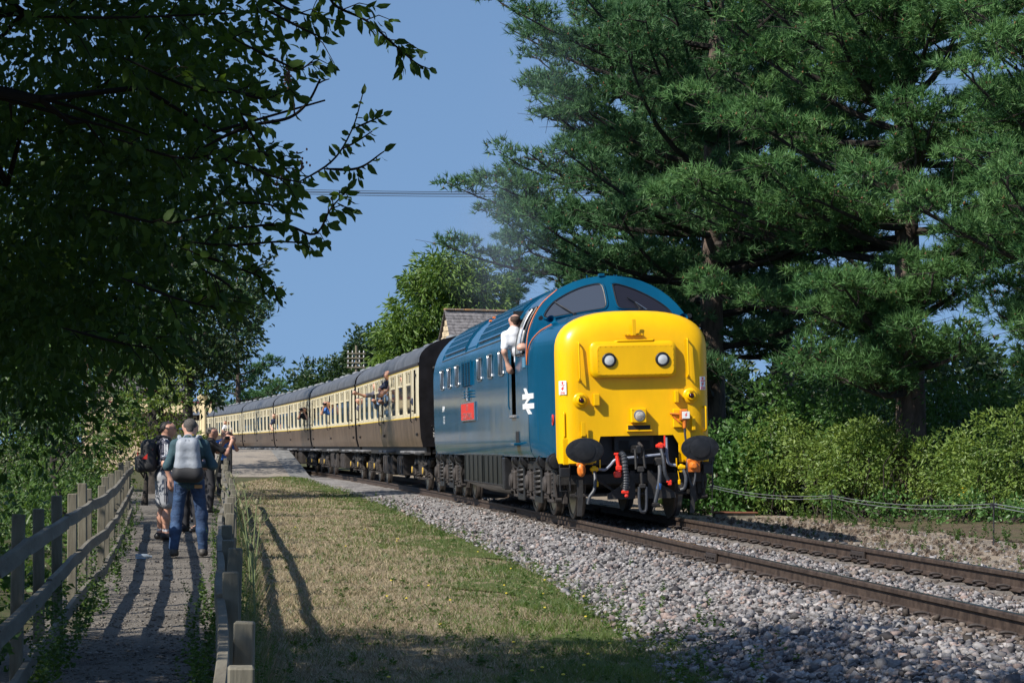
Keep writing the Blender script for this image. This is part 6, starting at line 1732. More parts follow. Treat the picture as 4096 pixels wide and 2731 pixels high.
# ------------------------------------------------------------------ coaches
CLEN = 19.65
WIN = [(1.86, 3.10), (3.96, 5.22), (6.03, 7.29), (8.05, 9.31), (10.98, 12.22), (12.98, 14.22), (14.92, 16.16), (16.85, 18.05)]
DOOR = [(.62, 1.38), (9.66, 10.42), (18.28, 19.04)]
DWIN = [(.78, 1.22), (9.82, 10.26), (18.44, 18.88)]
HOLES = sorted(WIN + DWIN)
def cx(z): return -float(np.interp(z, [1.12, 1.35, 1.84, 2.4, 3.07], [1.335, 1.385, 1.41, 1.412, 1.395]))
def make_coach(label, s0):
    co = vehicle_frame('passenger_coach', 2.74, 16.91, s0, label, 'train carriage', 'brown and cream coaches behind the locomotive')
    mb = MB()
    for sx in (1, -1):
        zs_ = [1.12, 1.22, 1.35, 1.6, 1.836]
        P = [[(cx(z) * sx, y, z) for z in zs_] for y in (0, CLEN)]
        mb.grid(P if sx > 0 else P[::-1])
    mb.build('lower_side', M['brown'], co, 30)
    mb = MB()
    ys_ = sorted(set([0, CLEN] + [v for h in HOLES for v in h])); zs_ = [1.836, 1.93, 2.99, 3.075]
    for i in range(len(ys_) - 1):
        for k in range(3):
            if k == 1 and any(abs(ys_[i] - a) < 1e-6 for a, b in HOLES): continue
            mb.add([(cx(zs_[k]), ys_[i], zs_[k]), (cx(zs_[k]), ys_[i + 1], zs_[k]), (cx(zs_[k + 1]), ys_[i + 1], zs_[k + 1]), (cx(zs_[k + 1]), ys_[i], zs_[k + 1])], [(0, 3, 2, 1)])
    mb.grid([[(-cx(z), y, z) for z in zs_] for y in (0, CLEN)])
    mb.build('upper_side', M['cream'], co, 0)
    mb = MB(); mb.box((0, CLEN / 2, 1.4), (2.5, CLEN - .1, .05)); mb.box((.3, CLEN / 2, 2.2), (.05, CLEN - .2, 1.9)); mb.build('interior', M['dark'], co, 0)
    mb = MB()
    for y in np.arange(1.6, 18.4, .98): mb.box((-.72, y, 1.85), (.95, .16, .95), .04)
    mb.build('seat_backs', mat('seat_moquette', (.06, .035, .03), .9), co, 0)
    for sx in (-1, 1):
        mb = MB(); mb.box((cx(1.84) * -sx, CLEN / 2, 1.84), (.012, CLEN, .028)); mb.box((cx(3.06) * -sx, CLEN / 2, 3.052), (.012, CLEN, .022)); mb.build('yellow_lining', M['yline'], co, 0)
    # roof with ribs
    a_ = np.linspace(math.pi, 0, 19)
    prof = [(-1.40, 3.075), (-1.405, 3.14)] + [(1.39 * math.copysign(abs(math.cos(a)) ** .85, math.cos(a)), 3.14 + .63 * math.sin(a) ** .9) for a in a_] + [(1.405, 3.14), (1.40, 3.075)]
    mb = MB(); mb.grid([[(x, y, z) for x, z in prof[::-1]] for y in (-.02, CLEN + .02)]); rf = mb.build('roof', M['roof'], co, 40)
    for y in np.arange(.45, CLEN, 1.02):
        mb = MB(); mb.grid([[(x * 1.004, yy, z + .008) for x, z in prof[::-1]] for yy in (y - .02, y + .02)]); mb.build('roof_rib', M['roof'], rf, 40)
    mb = MB()
    for sx in (-1, 1): mb.box((1.405 * sx, CLEN / 2, 3.105), (.03, CLEN + .03, .06))
    mb.build('gutter', M['rain'], rf, 0)
    for y in (1.6, 4.6, 6.9, 9.9, 13.2, 15.4, 18.3):
        mb = MB(); xx = -.40; zz = 3.14 + .63 * (1 - (abs(xx) / 1.39) ** 2.3) - .02
        mb.lathe((xx, y, zz), (-.2, 0, 1), [(.08, 0), (.08, .05), (.13, .06), (.135, .09), (.10, .13), (.001, .15)], 14); mb.build('roof_ventilator', M['ventw'], rf, 40)
    mb = MB(); mb.tube(smooth_path([(-.9, .1, 3.62), (-.7, .6, 3.72), (-.6, 3, 3.74), (-.6, 8, 3.74)], 4), .02, 5); mb.build('roof_conduit', M['roof'], rf)
    # windows
    for (a, b) in WIN:
        mb = MB(); x = cx(2.3) + .012
        mb.add([(x, a, 1.93), (x, b, 1.93), (x, b, 2.64), (x, a, 2.64)], [(0, 3, 2, 1)]); w_ = mb.build('window', M['glass'], co, 0)
        mb = MB(); X = cx(2.3) - .003
        P = rrect(a + .005, b - .005, 1.945, 2.985, .07, 4); O = rrect(a - .05, b + .05, 1.885, 3.03, .05, 4); n = len(P)
        V = [(X, y, z) for y, z in O] + [(X, y, z) for y, z in P] + [(X + .02, y, z) for y, z in P]
        mb.add(V, [(k, n + k, n + (k + 1) % n, (k + 1) % n) for k in range(n)] + [(n + k, 2 * n + k, 2 * n + (k + 1) % n, n + (k + 1) % n) for k in range(n)]); mb.build('frame', M['cream'], w_, 0)
        mb = MB(); mb.box((X + .005, (a + b) / 2, 2.66), (.03, b - a - .03, .035), .004)
        m_ = (a + b) / 2
        for (c, d, o) in ((a + .05, m_ + .06, 0), (m_ - .06, b - .05, .018)):
            for yy in (c, d): mb.box((X - .004 + o, yy, 2.82), (.014, .024, .28), .003)
            mb.box((X - .004 + o, (c + d) / 2, 2.96), (.014, d - c, .018)); mb.box((X - .004 + o, (c + d) / 2, 2.69), (.014, d - c, .018))
        mb.build('sliding_ventilator', M['cream'], w_, 0)
        mb = MB(); mb.add([(x + .02, a, 2.66), (x + .02, b, 2.66), (x + .02, b, 2.99), (x + .02, a, 2.99)], [(0, 3, 2, 1)]); mb.build('ventilator_pane', M['glass'], w_, 0)
    for (a, b), (c, d) in zip(DOOR, DWIN):
        mb = MB()
        for y in (a, b):
            P = [(cx(z) - .004, y - .012, z) for z in np.linspace(1.13, 3.04, 8)], [(cx(z) - .004, y + .012, z) for z in np.linspace(1.13, 3.04, 8)]
            mb.grid([P[1], P[0]])
        dr = mb.build('door', M['rain'], co, 0)
        mb = MB(); x = cx(2.5) + .03; mb.add([(x, c, 1.93), (x, d, 1.93), (x, d, 2.99), (x, c, 2.99)], [(0, 3, 2, 1)]); mb.build('droplight', M['glass'], dr, 0)
        mb = MB(); mb.tube([(cx(2.1) - .02, b + .10, 1.72), (cx(2.1) - .06, b + .10, 1.76), (cx(2.1) - .06, b + .10, 2.28), (cx(2.1) - .02, b + .10, 2.32)], .016, 6); mb.box((cx(1.9) - .02, b - .06, 2.0), (.05, .09, .03)); mb.build('handle', M['black'], dr)
        mb = MB()
        for z in (1.42, 1.80, 2.85): mb.box((cx(z) - .02, a + .02, z), (.05, .14, .07), .008)
        mb.build('hinge', M['black'], dr, 0)
    # ends with gangway
    for y, sy in ((0, -1), (CLEN, 1)):
        half = [(cx(z), z) for z in (1.12, 1.35, 1.84, 2.4, 3.07)]
        poly = half + prof[1:-1] + [(-x, z) for x, z in half[::-1]]
        mb = MB(); mb.prism(poly, (0, y - (.02 if sy < 0 else -.02), 0), (1, 0, 0), (0, 0, 1), (0, .02 if sy < 0 else -.02, 0)); en = mb.build('end_wall', M['coach_end'], co, 0)
        mb = MB(); mb.box((0, y + sy * .19, 2.15), (1.15, .34, 2.1), .08); mb.build('gangway_bellows', M['dark'], en, 0)
        for sx in (-1, 1):
            mb = MB(); mb.tube(smooth_path([(1.05 * sx, y + sy * .04, 3.0), (1.0 * sx, y + sy * .08, 2.9), (1.0 * sx, y + sy * .08, 1.75), (.8 * sx, y + sy * .08, 1.5)], 4), .03, 6); mb.box((.95 * sx, y + sy * .08, 1.62), (.36, .12, .04)); mb.build('steam_pipe', M['black'], en)
            mb = MB(); mb.lathe((.865 * sx, y, 1.05), (0, sy, 0), [(.14, 0), (.10, .03), (.07, .06), (.07, .36), (.22, .37), (.21, .40)], 14); mb.build('buffer', M['black'], en, 40)
    # underframe
    mb = MB()
    for sx in (-1, 1): mb.box((1.20 * sx, CLEN / 2, 1.02), (.10, CLEN - .1, .20))
    mb.box((0, CLEN / 2, 1.0), (2.2, CLEN - .1, .1)); mb.build('underframe', M['under'], co, 0)
    for y in (.95, 1.0 + 2.6, 8.6, 10.05, 16.6, 18.6):
        mb = MB(); mb.box((-1.36, y, .99), (.28, .95, .06), .01); mb.build('step_board', M['step'], co, 0)
    for y, l in ((7.2, 1.5), (11.4, 1.9), (9.6, .7)):
        mb = MB(); mb.box((-.85, y, .62), (.7, l, .55), .02)
        for k in range(3): mb.box((-1.21, y - l / 3 + k * l / 3, .62), (.03, l / 5, .44), .005)
        mb.build('equipment_box', M['under_brown'], co, 0)
    for yc in (2.74, 16.91):
        bg_ = empty('bogie', (0, yc, 0)); bg_.parent = co
        for y in (-1.3, 1.3): wheelset(bg_, y)
        for sx in (-1, 1):
            X = 1.02 * sx
            mb = MB(); mb.box((X, 0, .72), (.12, 3.7, .16), .02)
            for y in (-1.3, 1.3):
                for dy in (-.28, .28): mb.box((X, y + dy, .56), (.10, .10, .40), .01)
            mb.prism([(-.7, .66), (.7, .66), (.45, .42), (-.45, .42)], (X - .05, 0, 0), (0, 1, 0), (0, 0, 1), (.1, 0, 0)); mb.build('side_frame', M['under_brown'], bg_, 0)
            for y in (-1.3, 1.3):
                mb = MB(); mb.box((X + .06 * sx, y, .53), (.14, .28, .28), .03); mb.lathe((X + .11 * sx, y, .53), (sx, 0, 0), [(.11, 0), (.11, .05), (.08, .07), (.001, .07)], 12); mb.box((X + .02 * sx, y, .33), (.10, .8, .05), .01); mb.build('axlebox', M['under_brown'], bg_, 30)
                mb = MB(); mb.lathe((X + .185 * sx, y, .53), (sx, 0, 0), [(.085, -.02), (.085, .01), (.001, .012)], 12); mb.build('axle_cover', M['ylw_axle'], bg_, 30)
                for dy in (-.36, .36):
                    mb = MB(); mb.coil((X + .02 * sx, y + dy, .36), .065, .28, 4, .018, 5, 8); mb.build('coil_spring', M['under_brown'], bg_, 40)
            for y in (-.5, .5):
                mb = MB(); mb.cyl((X + .05 * sx, y, .45), (X + .05 * sx, y, .72), .05, n=8); mb.cyl((X + .05 * sx, y, .70), (X + .05 * sx, y, .94), .07, n=8); mb.build('damper', M['under'], bg_, 40)
            mb = MB(); mb.tube([(X, -2.0, .80), (X + .05 * sx, -1.7, .62), (X, -1.75, .35)], .035, 6); mb.tube([(X, 2.0, .80), (X + .05 * sx, 1.7, .62), (X, 1.75, .35)], .035, 6); mb.tube([(X, -.9, .92), (X + .06 * sx, -1.15, .75)], .03, 5); mb.box((X - .05 * sx, .0, .32), (.05, 1.9, .05), .01); mb.build('brake_rigging', M['under_brown'], bg_, 30)
        mb = MB(); mb.box((0, 0, .75), (1.9, 3.4, .2)); mb.build('bogie_centre', M['dark'], bg_, 0)
    return co
CO = []
for i, lab in enumerate(('coach coupled to the locomotive, men leaning from its windows', 'second coach behind the locomotive, partly in tree shade', 'third coach behind the locomotive, alongside the platform ramp', 'fourth coach, its near side darkened by tree shade', 'fifth coach, beside the cream platform columns', 'farthest coach, mostly hidden behind the station canopy')):
    s0 = 21.63 + 20.35 * i
    if i == 0: c = make_coach(lab, s0)
    else:
        c = copy_tree(CO[0]); t_ = vehicle_frame('tmp', 2.74, 16.91, s0, None, None)
        c.location = t_.location; c.rotation_euler = t_.rotation_euler; c['label'] = lab
        bpy.data.objects.remove(t_)
    CO.append(c)
E1 = [o for o in CO[0].children if o.name.startswith('end_wall')][0]
for body_, sz, x, z in (('Restored', .10, -1.05, 2.06), ('C', .36, -1.06, 1.87), ('TSO (A', .09, -1.10, 1.545), ('Vacuum', .075, -1.09, 1.44), ('Steam', .075, -1.09, 1.375)):
    text('end_lettering', body_, sz, M['white'], E1, (x, -.024, z), (math.pi / 2, 0, 0), 'LEFT')
mb = MB(); mb.prism([(-.03, -.13), (.03, -.13), (.04, .06), (0, .14), (-.04, .06)], (cx(1.6) - .006, 10.7, 1.58), (0, 1, 0), (0, 0, 1), (-.003, 0, 0)); mb.build('yellow_arrow_mark', M['yline'], CO[0], 0)
# ------------------------------------------------------------------ people
def surface(caps, res, k=.025, cuts=(), sub=None):
    """Closed skin round tapered capsules blended together (surface nets). caps: (a, b, ra, rb). cuts: planes (point, normal) keeping the side against the normal."""
    A = np.array([c[0] for c in caps], float); B = np.array([c[1] for c in caps], float)
    ra = np.array([c[2] for c in caps]); rb = np.array([c[3] for c in caps])
    R = np.maximum(ra, rb)[:, None]
    lo = np.minimum(A - R, B - R).min(0) - 3 * res - k; hi = np.maximum(A + R, B + R).max(0) + 3 * res + k
    n = np.ceil((hi - lo) / res).astype(int) + 1
    ax = [lo[i] + res * np.arange(n[i]) for i in range(3)]
    acc = np.full(tuple(n), 1e-30)
    for i in range(len(caps)):
        m = R[i, 0] + 5 * k
        l = np.floor((np.minimum(A[i], B[i]) - m - lo) / res).astype(int).clip(0); h = (np.ceil((np.maximum(A[i], B[i]) + m - lo) / res).astype(int) + 1)
        s_ = [slice(l[j], min(h[j], n[j])) for j in range(3)]
        X, Y, Z = np.meshgrid(*[ax[j][s_[j]] for j in range(3)], indexing='ij')
        d = B[i] - A[i]; dd = d @ d + 1e-12
        t = (((X - A[i][0]) * d[0] + (Y - A[i][1]) * d[1] + (Z - A[i][2]) * d[2]) / dd).clip(0, 1)
        q = np.sqrt((X - A[i][0] - t * d[0]) ** 2 + (Y - A[i][1] - t * d[1]) ** 2 + (Z - A[i][2] - t * d[2]) ** 2) - (ra[i] + (rb[i] - ra[i]) * t)
        acc[tuple(s_)] += np.exp(-np.clip(q / k, -60, 60))
    D = -k * np.log(acc)
    if cuts:
        X, Y, Z = np.meshgrid(*ax, indexing='ij')
        for p, nn in cuts:
            p, nn = np.asarray(p, float), np.asarray(nn, float); nn = nn / np.linalg.norm(nn)
            D = np.maximum(D, (X - p[0]) * nn[0] + (Y - p[1]) * nn[1] + (Z - p[2]) * nn[2])
    S = D < 0
    c8 = [S[i:n[0] - 1 + i, j:n[1] - 1 + j, l:n[2] - 1 + l] for i in (0, 1) for j in (0, 1) for l in (0, 1)]
    tot = sum(c.astype(np.int8) for c in c8); act = (tot > 0) & (tot < 8)
    ids = np.full(act.shape, -1); ids[act] = np.arange(act.sum())
    cell = np.argwhere(act)
    P = np.zeros((len(cell), 3)); W = np.zeros(len(cell))
    corners = [(i, j, l) for i in (0, 1) for j in (0, 1) for l in (0, 1)]
    for a in range(8):
        for b in range(a + 1, 8):
            df = np.abs(np.array(corners[a]) - corners[b])
            if df.sum() != 1: continue
            da = D[tuple((cell + corners[a]).T)]; db = D[tuple((cell + corners[b]).T)]
            x = (da < 0) != (db < 0)
            t = np.where(x, da / np.where(x, da - db, 1), 0)[:, None]
            P += np.where(x[:, None], np.array(corners[a]) + t * (np.array(corners[b]) - np.array(corners[a])), 0); W += x
    V = lo + (cell + P / W[:, None]) * res
    F = []
    for axn in range(3):
        sl0 = [slice(None)] * 3; sl1 = [slice(None)] * 3; sl0[axn] = slice(0, -1); sl1[axn] = slice(1, None)
        s0, s1 = S[tuple(sl0)], S[tuple(sl1)]
        e = np.argwhere(s0 != s1); u, v = [(1, 2), (2, 0), (0, 1)][axn]
        e = e[(e[:, u] > 0) & (e[:, v] > 0) & (e[:, u] < n[u] - 1) & (e[:, v] < n[v] - 1)]
        du = np.zeros(3, int); du[u] = 1; dv = np.zeros(3, int); dv[v] = 1
        q = np.stack([ids[tuple((e - du - dv).T)], ids[tuple((e - dv).T)], ids[tuple(e.T)], ids[tuple((e - du).T)]], 1)
        fl = s0[tuple(e.T)]
        q[~fl] = q[~fl][:, ::-1]
        F.append(q)
    F = np.concatenate(F); F = F[(F >= 0).all(1)]
    return V, F

SKIN = mat('skin', (.52, .30, .22), .5, 0, .12, 12)
SKIN2 = mat('tanned_skin', (.46, .245, .17), .5, 0, .12, 12)
HAIR_G = mat('grey_hair', (.065, .058, .052), .8, 0, .4, 60)
HAIR_D = mat('dark_hair', (.015, .012, .011), .7, 0, .4, 60)
HAIR_W = mat('white_hair', (.50, .50, .50), .8, 0, .2, 60)
HAIR_B = mat('brown_hair', (.05, .028, .018), .8, 0, .4, 60)
EYE = mat('eye_dark', (.02, .015, .012), .2)

def v3(*a): return np.array(a, float)
def hand_caps(w, d, palm_n, curl=.5, side=1):
    """Palm and five fingers from wrist w along d; palm_n is the palm's facing."""
    d = d / np.linalg.norm(d); pn = palm_n - d * (palm_n @ d); pn = pn / np.linalg.norm(pn); ac = np.cross(d, pn) * side
    out = [(w, w + d * .075, .026, .030)]
    for i, (off, L) in enumerate(((-.030, .068), (-.010, .078), (.010, .074), (.029, .058))):
        a = w + d * .078 + ac * off
        m = a + d * L * .5 * math.cos(curl * .6) + pn * L * .5 * math.sin(curl * .6)
        e = m + d * L * .5 * math.cos(curl * 1.5) + pn * L * .5 * math.sin(curl * 1.5)
        out += [(a, m, .0105, .0095), (m, e, .0095, .0080)]
    t0 = w + d * .022 - ac * .028; t1 = t0 + d * .035 - ac * .020 + pn * .012; t2 = t1 + d * .028 + pn * .016
    return out + [(t0, t1, .0135, .0115), (t1, t2, .0115, .0095)]

def head_caps(c, fwd, up):
    """Skull, jaw, nose, brow and ears round head centre c."""
    f = fwd / np.linalg.norm(fwd); u = up - f * (up @ f); u = u / np.linalg.norm(u); r = np.cross(f, u)
    return [(c - f * .028 + u * .025, c + f * .022 + u * .028, .083, .078), (c + f * .030 - u * .045, c + f * .050 - u * .078, .058, .040), (c - f * .01 - u * .04, c + f * .02 - u * .05, .062, .056),
            (c + f * .096 + u * .008, c + f * .116 - u * .022, .010, .015), (c + f * .080 + u * .030 - r * .035, c + f * .080 + u * .030 + r * .035, .018, .018),
            (c + f * .086 - u * .052 - r * .018, c + f * .086 - u * .052 + r * .018, .010, .010),
            (c - r * .083 - u * .015, c - r * .087 + u * .02, .012, .017), (c + r * .083 - u * .015, c + r * .087 + u * .02, .012, .017)], f, u, r

def person(label, loc, rz, J, top=None, legs=None, hair=None, hair_cut='short', skin=SKIN, shoes=None, shorts=False, sleeve='long', res=.015, group=None, curl=.6, hem=None):
    """J: joints in a frame with x right, y the way the person faces, z up: pelvis, chest, neck, head, look, and per side (L, R) shoulder, elbow, wrist, hip, knee, ankle."""
    root = empty('person', loc, rz, label, 'person', group)
    g = {k: v3(*v) for k, v in J.items()}
    for s_ in 'LR':                                   # narrower shoulders: draw the arm roots in
        if s_ + 'sh' in g: g[s_ + 'sh'] = g[s_ + 'sh'] + (g['chest'] * v3(1, 0, 0) - g[s_ + 'sh'] * v3(1, 0, 0)) * .12; g[s_ + 'el'] = g[s_ + 'el'] + (g['chest'] * v3(1, 0, 0) - g[s_ + 'el'] * v3(1, 0, 0)) * .10
    look = g.get('look', v3(0, 1, 0)); upv = g['head'] - g['neck']
    hc_, f, u, r = head_caps(g['head'], look, v3(0, 0, 1) + .25 * upv / np.linalg.norm(upv))
    caps = list(hc_) + [(g['neck'] - v3(0, 0, .05), g['head'] - u * .05 - f * .015, .062, .055)]
    torso = []
    if 'pelvis' in g:
        p, c = g['pelvis'], g['chest']
        x = v3(1, 0, 0) if 'sx' not in g else g['sx']
        torso = [(p - x * .070, p + x * .070, .096, .096), ((p + c) / 2 - x * .062, (p + c) / 2 + x * .062, .100, .100), (c - x * .080, c + x * .080, .102, .102), (c, g['neck'] - v3(0, 0, .03), .10, .065)]
    else:
        c = g['chest']; x = g.get('sx', v3(1, 0, 0)); torso = [(c - x * .10, c + x * .10, .115, .115), (c, g['neck'] - v3(0, 0, .03), .11, .07)]
    caps += torso
    arms = {}
    for s_ in 'LR':
        if s_ + 'sh' in g:
            caps += [(g['neck'] - v3(0, 0, .05), g[s_ + 'sh'], .06, .058), (g[s_ + 'sh'], g[s_ + 'el'], .052, .042), (g[s_ + 'el'], g[s_ + 'wr'], .042, .029)]
            d = g[s_ + 'wr'] - g[s_ + 'el']
            pn = g.get(s_ + 'pn', v3(0, 1, 0) if s_ == 'L' else v3(0, 1, 0)); caps += hand_caps(g[s_ + 'wr'], d, pn + v3(1e-3, 0, 2e-3), curl, -1 if s_ == 'L' else 1)
    lg = []
    for s_ in 'LR':
        if s_ + 'hip' in g:
            lg += [(g[s_ + 'hip'], g[s_ + 'kn'], .088, .056), (g[s_ + 'kn'], g[s_ + 'kn'] * .55 + g[s_ + 'an'] * .45 - v3(0, .012, 0), .055, .058), (g[s_ + 'kn'] * .55 + g[s_ + 'an'] * .45 - v3(0, .012, 0), g[s_ + 'an'], .056, .038)]
            an = g[s_ + 'an']; lg += [(an, an + v3(0, .15, -.045), .040, .030)]
    if legs is not None and not shorts: lg = [(a, b_, p * .8, q * .8) for a, b_, p, q in lg]
    caps += lg
    V, F = surface(caps, res, .018)
    b = link_mesh('body', np_mesh('body', V, F, True), skin, root)
    if top is not None:
        cl = [(a, b_, p + .004, q + .004) for a, b_, p, q in torso]
        cl.append((g['neck'] - v3(0, 0, .08), g['neck'] - v3(0, 0, .02), .10, .075))
        cuts = []
        for s_ in 'LR':
            if s_ + 'sh' in g:
                cl += [(g['neck'] - v3(0, 0, .06), g[s_ + 'sh'], .066, .062)]
                e = g[s_ + 'el'] if sleeve == 'long' else g[s_ + 'sh'] + (g[s_ + 'el'] - g[s_ + 'sh']) * .72
                cl += [(g[s_ + 'sh'], e, .060, .052 if sleeve == 'long' else .066)]
                if sleeve == 'long': cl += [(g[s_ + 'el'], g[s_ + 'wr'] * .94 + g[s_ + 'el'] * .06, .052, .040)]
        if hem: cl += [(g['pelvis'] + v3(-.075, 0, -.02), g['pelvis'] + v3(.075, 0, -.02), .108, .108)]
        V, F = surface(cl, res, .022)
        link_mesh('top', np_mesh('top', V, F, True), top, root)
    if legs is not None and 'Lhip' in g:
        cl = [(g['pelvis'] - v3(.070, 0, .0), g['pelvis'] + v3(.070, 0, 0), .106, .106)]
        for s_ in 'LR':
            h_, k_, a_ = g[s_ + 'hip'], g[s_ + 'kn'], g[s_ + 'an']
            if shorts: cl += [(h_, h_ * .08 + k_ * .92, .108, .112)]
            else: cl += [(h_, k_, .092, .072), (k_, k_ * .55 + a_ * .45 - v3(0, .012, 0), .072, .070), (k_ * .55 + a_ * .45 - v3(0, .012, 0), a_ + v3(0, 0, .01), .070, .064)]
        V, F = surface(cl, res, .02, [(g['pelvis'] + v3(0, 0, .09), (0, 0, 1))])
        link_mesh('shorts' if shorts else 'trousers', np_mesh('trousers', V, F, True), legs, root)
    if shoes is not None and 'Lan' in g:
        for s_ in 'LR':
            a_ = g[s_ + 'an']
            V, F = surface([(a_ + v3(0, -.045, -.055), a_ + v3(0, .10, -.062), .046, .046), (a_ + v3(0, .08, -.065), a_ + v3(0, .165, -.070), .046, .034), (a_ + v3(0, 0, -.02), a_ + v3(0, .03, -.03), .052, .05)], .012, .015, [(a_ - v3(0, 0, .098), (0, 0, -1))])
            link_mesh('shoe', np_mesh('shoe', V, F, True), shoes, root)
    if hair is not None:
        hcut = [(g['head'] + f * .055 + u * .055, f * 1.0 - u * .35), (g['head'] - u * .080, -u + f * .7)]
        if hair_cut == 'bald': hcut.append((g['head'] + u * .062, u + f * .2))
        V, F = surface([(g['head'] - f * .030 + u * .025, g['head'] + f * .020 + u * .030, .085, .080), (g['head'] - f * .038 - u * .045, g['head'] - f * .03, .058, .078)], .011, .012, hcut)
        link_mesh('hair', np_mesh('hair', V, F, True), hair, root)
    mb = MB()
    for sx in (-1, 1): mb.ell(g['head'] + f * .088 + u * .010 + r * .032 * sx, (.011, .011, .008), 8, 5)
    mb.build('eyes', EYE, root)
    root['_f'] = tuple(f); root['_u'] = tuple(u); root['_r'] = tuple(r); root['_h'] = tuple(g['head'])
    return root
def glasses(root, m, dark=False, name='glasses'):
    f, u, r, h = (np.array(root[k]) for k in ('_f', '_u', '_r', '_h'))
    mb = MB()
    for sx in (-1, 1):
        c = h + f * .104 + u * .010 + r * .034 * sx
        if dark: mb.lathe(c, f, [(.001, -.003), (.026, -.003), (.026, .003), (.001, .003)], 14)
        mb.tube([c + r * .026 * math.cos(a) + u * .019 * math.sin(a) for a in np.linspace(0, 6.283, 13)], .003, 4)
        mb.tube([c + r * .026 * sx, h - f * .02 + u * .015 + r * .093 * sx], .003, 4)
    mb.build(name, m, root, 0)
def drop_tmp(root):
    for k in ('_f', '_u', '_r', '_h'):
        if k in root: del root[k]

JEANS = mat('blue_denim', (.011, .028, .075), .8, 0, 0, 5, .9, 10, (1, 1, 1.6), col2=(.03, .072, .16))
TEAL = mat('teal_sweatshirt', (.030, .070, .085), .85, 0, .2, 6, .9, 9)
NAVY = mat('navy_shirt', (.012, .020, .05), .8)
WSHIRT = mat('white_cotton_shirt', (.66, .67, .70), .7, 0, .05, 6, .9, 9)
GREYT = mat('dark_grey_polo_shirt', (.075, .075, .10), .85, 0, .25, 8, .3, 20)
SHORTS = mat('light_grey_shorts', (.27, .28, .30), .85, 0, .15, 8, .3, 20)
DARKT = mat('dark_trousers', (.018, .018, .022), .8)
BLACKT = mat('black_shirt', (.012, .012, .014), .85)
BLUET = mat('bright_blue_shirt', (.035, .13, .42), .8)
BOOT = mat('black_shoe', (.012, .012, .014), .5)
BROWNSHOE = mat('dark_shoe_pale_sole', (.05, .045, .04), .6)
STRAP = mat('black_webbing', (.012, .012, .014), .7)
PACK_G = mat('light_grey_rucksack_fabric', (.25, .275, .31), .6, 0, .12, 5, .8, 7)
PACK_B = mat('black_rucksack_fabric', (.014, .014, .016), .7, 0, .2, 8)
PHONE = mat('black_phone', (.01, .01, .012), .15)

# man in jeans with the grey rucksack, back to the camera
m1 = (-4.14, 29.8, float(path_z(29.8)) + .005)
P1 = person('man in jeans and teal sweatshirt wearing a grey rucksack, seen from behind', m1, .03,
    dict(pelvis=(0, 0, .98), chest=(0, .02, 1.33), neck=(0, .03, 1.52), head=(.0, .075, 1.655), look=(-.05, 1, -.28), Lsh=(-.205, .02, 1.43), Lel=(-.31, .0, 1.16), Lwr=(-.17, .26, 1.14), Rsh=(.205, .02, 1.43), Rel=(.33, .02, 1.17), Rwr=(.13, .27, 1.18),
         Lhip=(-.10, 0, .94), Lkn=(-.155, .03, .53), Lan=(-.19, -.04, .10), Rhip=(.10, 0, .94), Rkn=(.155, .06, .53), Ran=(.17, .10, .10)), TEAL, JEANS, HAIR_G, 'short', SKIN, BROWNSHOE, res=.0135, hem=True)
mb = MB(); mb.box((.13, -.135, .90), (.10, .012, .045), .004); mb.build('leather_patch', mat('tan_leather', (.33, .17, .06), .6), P1, 0)
mb = MB()
for sx in (-1, 1):
    x = .10 * sx; mb.tube([(x - .065, -.128, .93), (x - .06, -.135, .83), (x, -.137, .79), (x + .06, -.135, .83), (x + .065, -.128, .93), (x - .065, -.128, .93)], .004, 4)
mb.tube([(0, -.125, 1.02), (0, -.132, .88)], .004, 4); mb.tube([(-.19, -.03, 1.02), (-.1, -.115, 1.025), (.1, -.115, 1.025), (.19, -.03, 1.02)], .012, 5)
mb.build('jeans_stitching', mat('dark_denim_seam', (.015, .035, .085), .8), P1, 0)
mb = MB(); mb.tube([(-.075, .06, 1.52), (-.05, -.02, 1.555), (0, -.045, 1.55), (.05, -.02, 1.555), (.075, .06, 1.52)], .012, 5); mb.build('camera_strap', mat('yellow_black_strap', (.30, .20, .02), .7), P1)
drop_tmp(P1)
bp1 = empty('rucksack', (m1[0], m1[1], m1[2]), .03, 'light grey rucksack with black base on the back of the man in jeans', 'rucksack')
def rounded_block(name, c, dx, dy, z0, z1, r, mtl, parent, topx=None, res=.014):
    topx = topx or dx
    caps = []
    for sx in (-1, 1):
        for sy in (-1, 1):
            caps.append(((c[0] + sx * (dx - r), c[1] + sy * (dy - r), z0 + r), (c[0] + sx * (topx - r), c[1] + sy * (dy * .8 - r), z1 - r), r, r))
    for z, w in ((z0 + r, dx), (z1 - r, topx), ((z0 + z1) / 2, (dx + topx) / 2), (z0 * .75 + z1 * .25, dx * .75 + topx * .25), (z0 * .25 + z1 * .75, dx * .25 + topx * .75)):
        for sy in (-.5, .5): caps.append(((c[0] - w + r, c[1] + sy * dy * .6, z), (c[0] + w - r, c[1] + sy * dy * .6, z), r, r))
    V, F = surface(caps, res, .02)
    return link_mesh(name, np_mesh(name, V, F, True), mtl, parent)
rounded_block('bag_body', (0, -.195, 0), .152, .085, 1.08, 1.50, .055, PACK_G, bp1, .118)
rounded_block('bag_base', (0, -.195, 0), .168, .092, .99, 1.15, .055, PACK_B, bp1, .152)
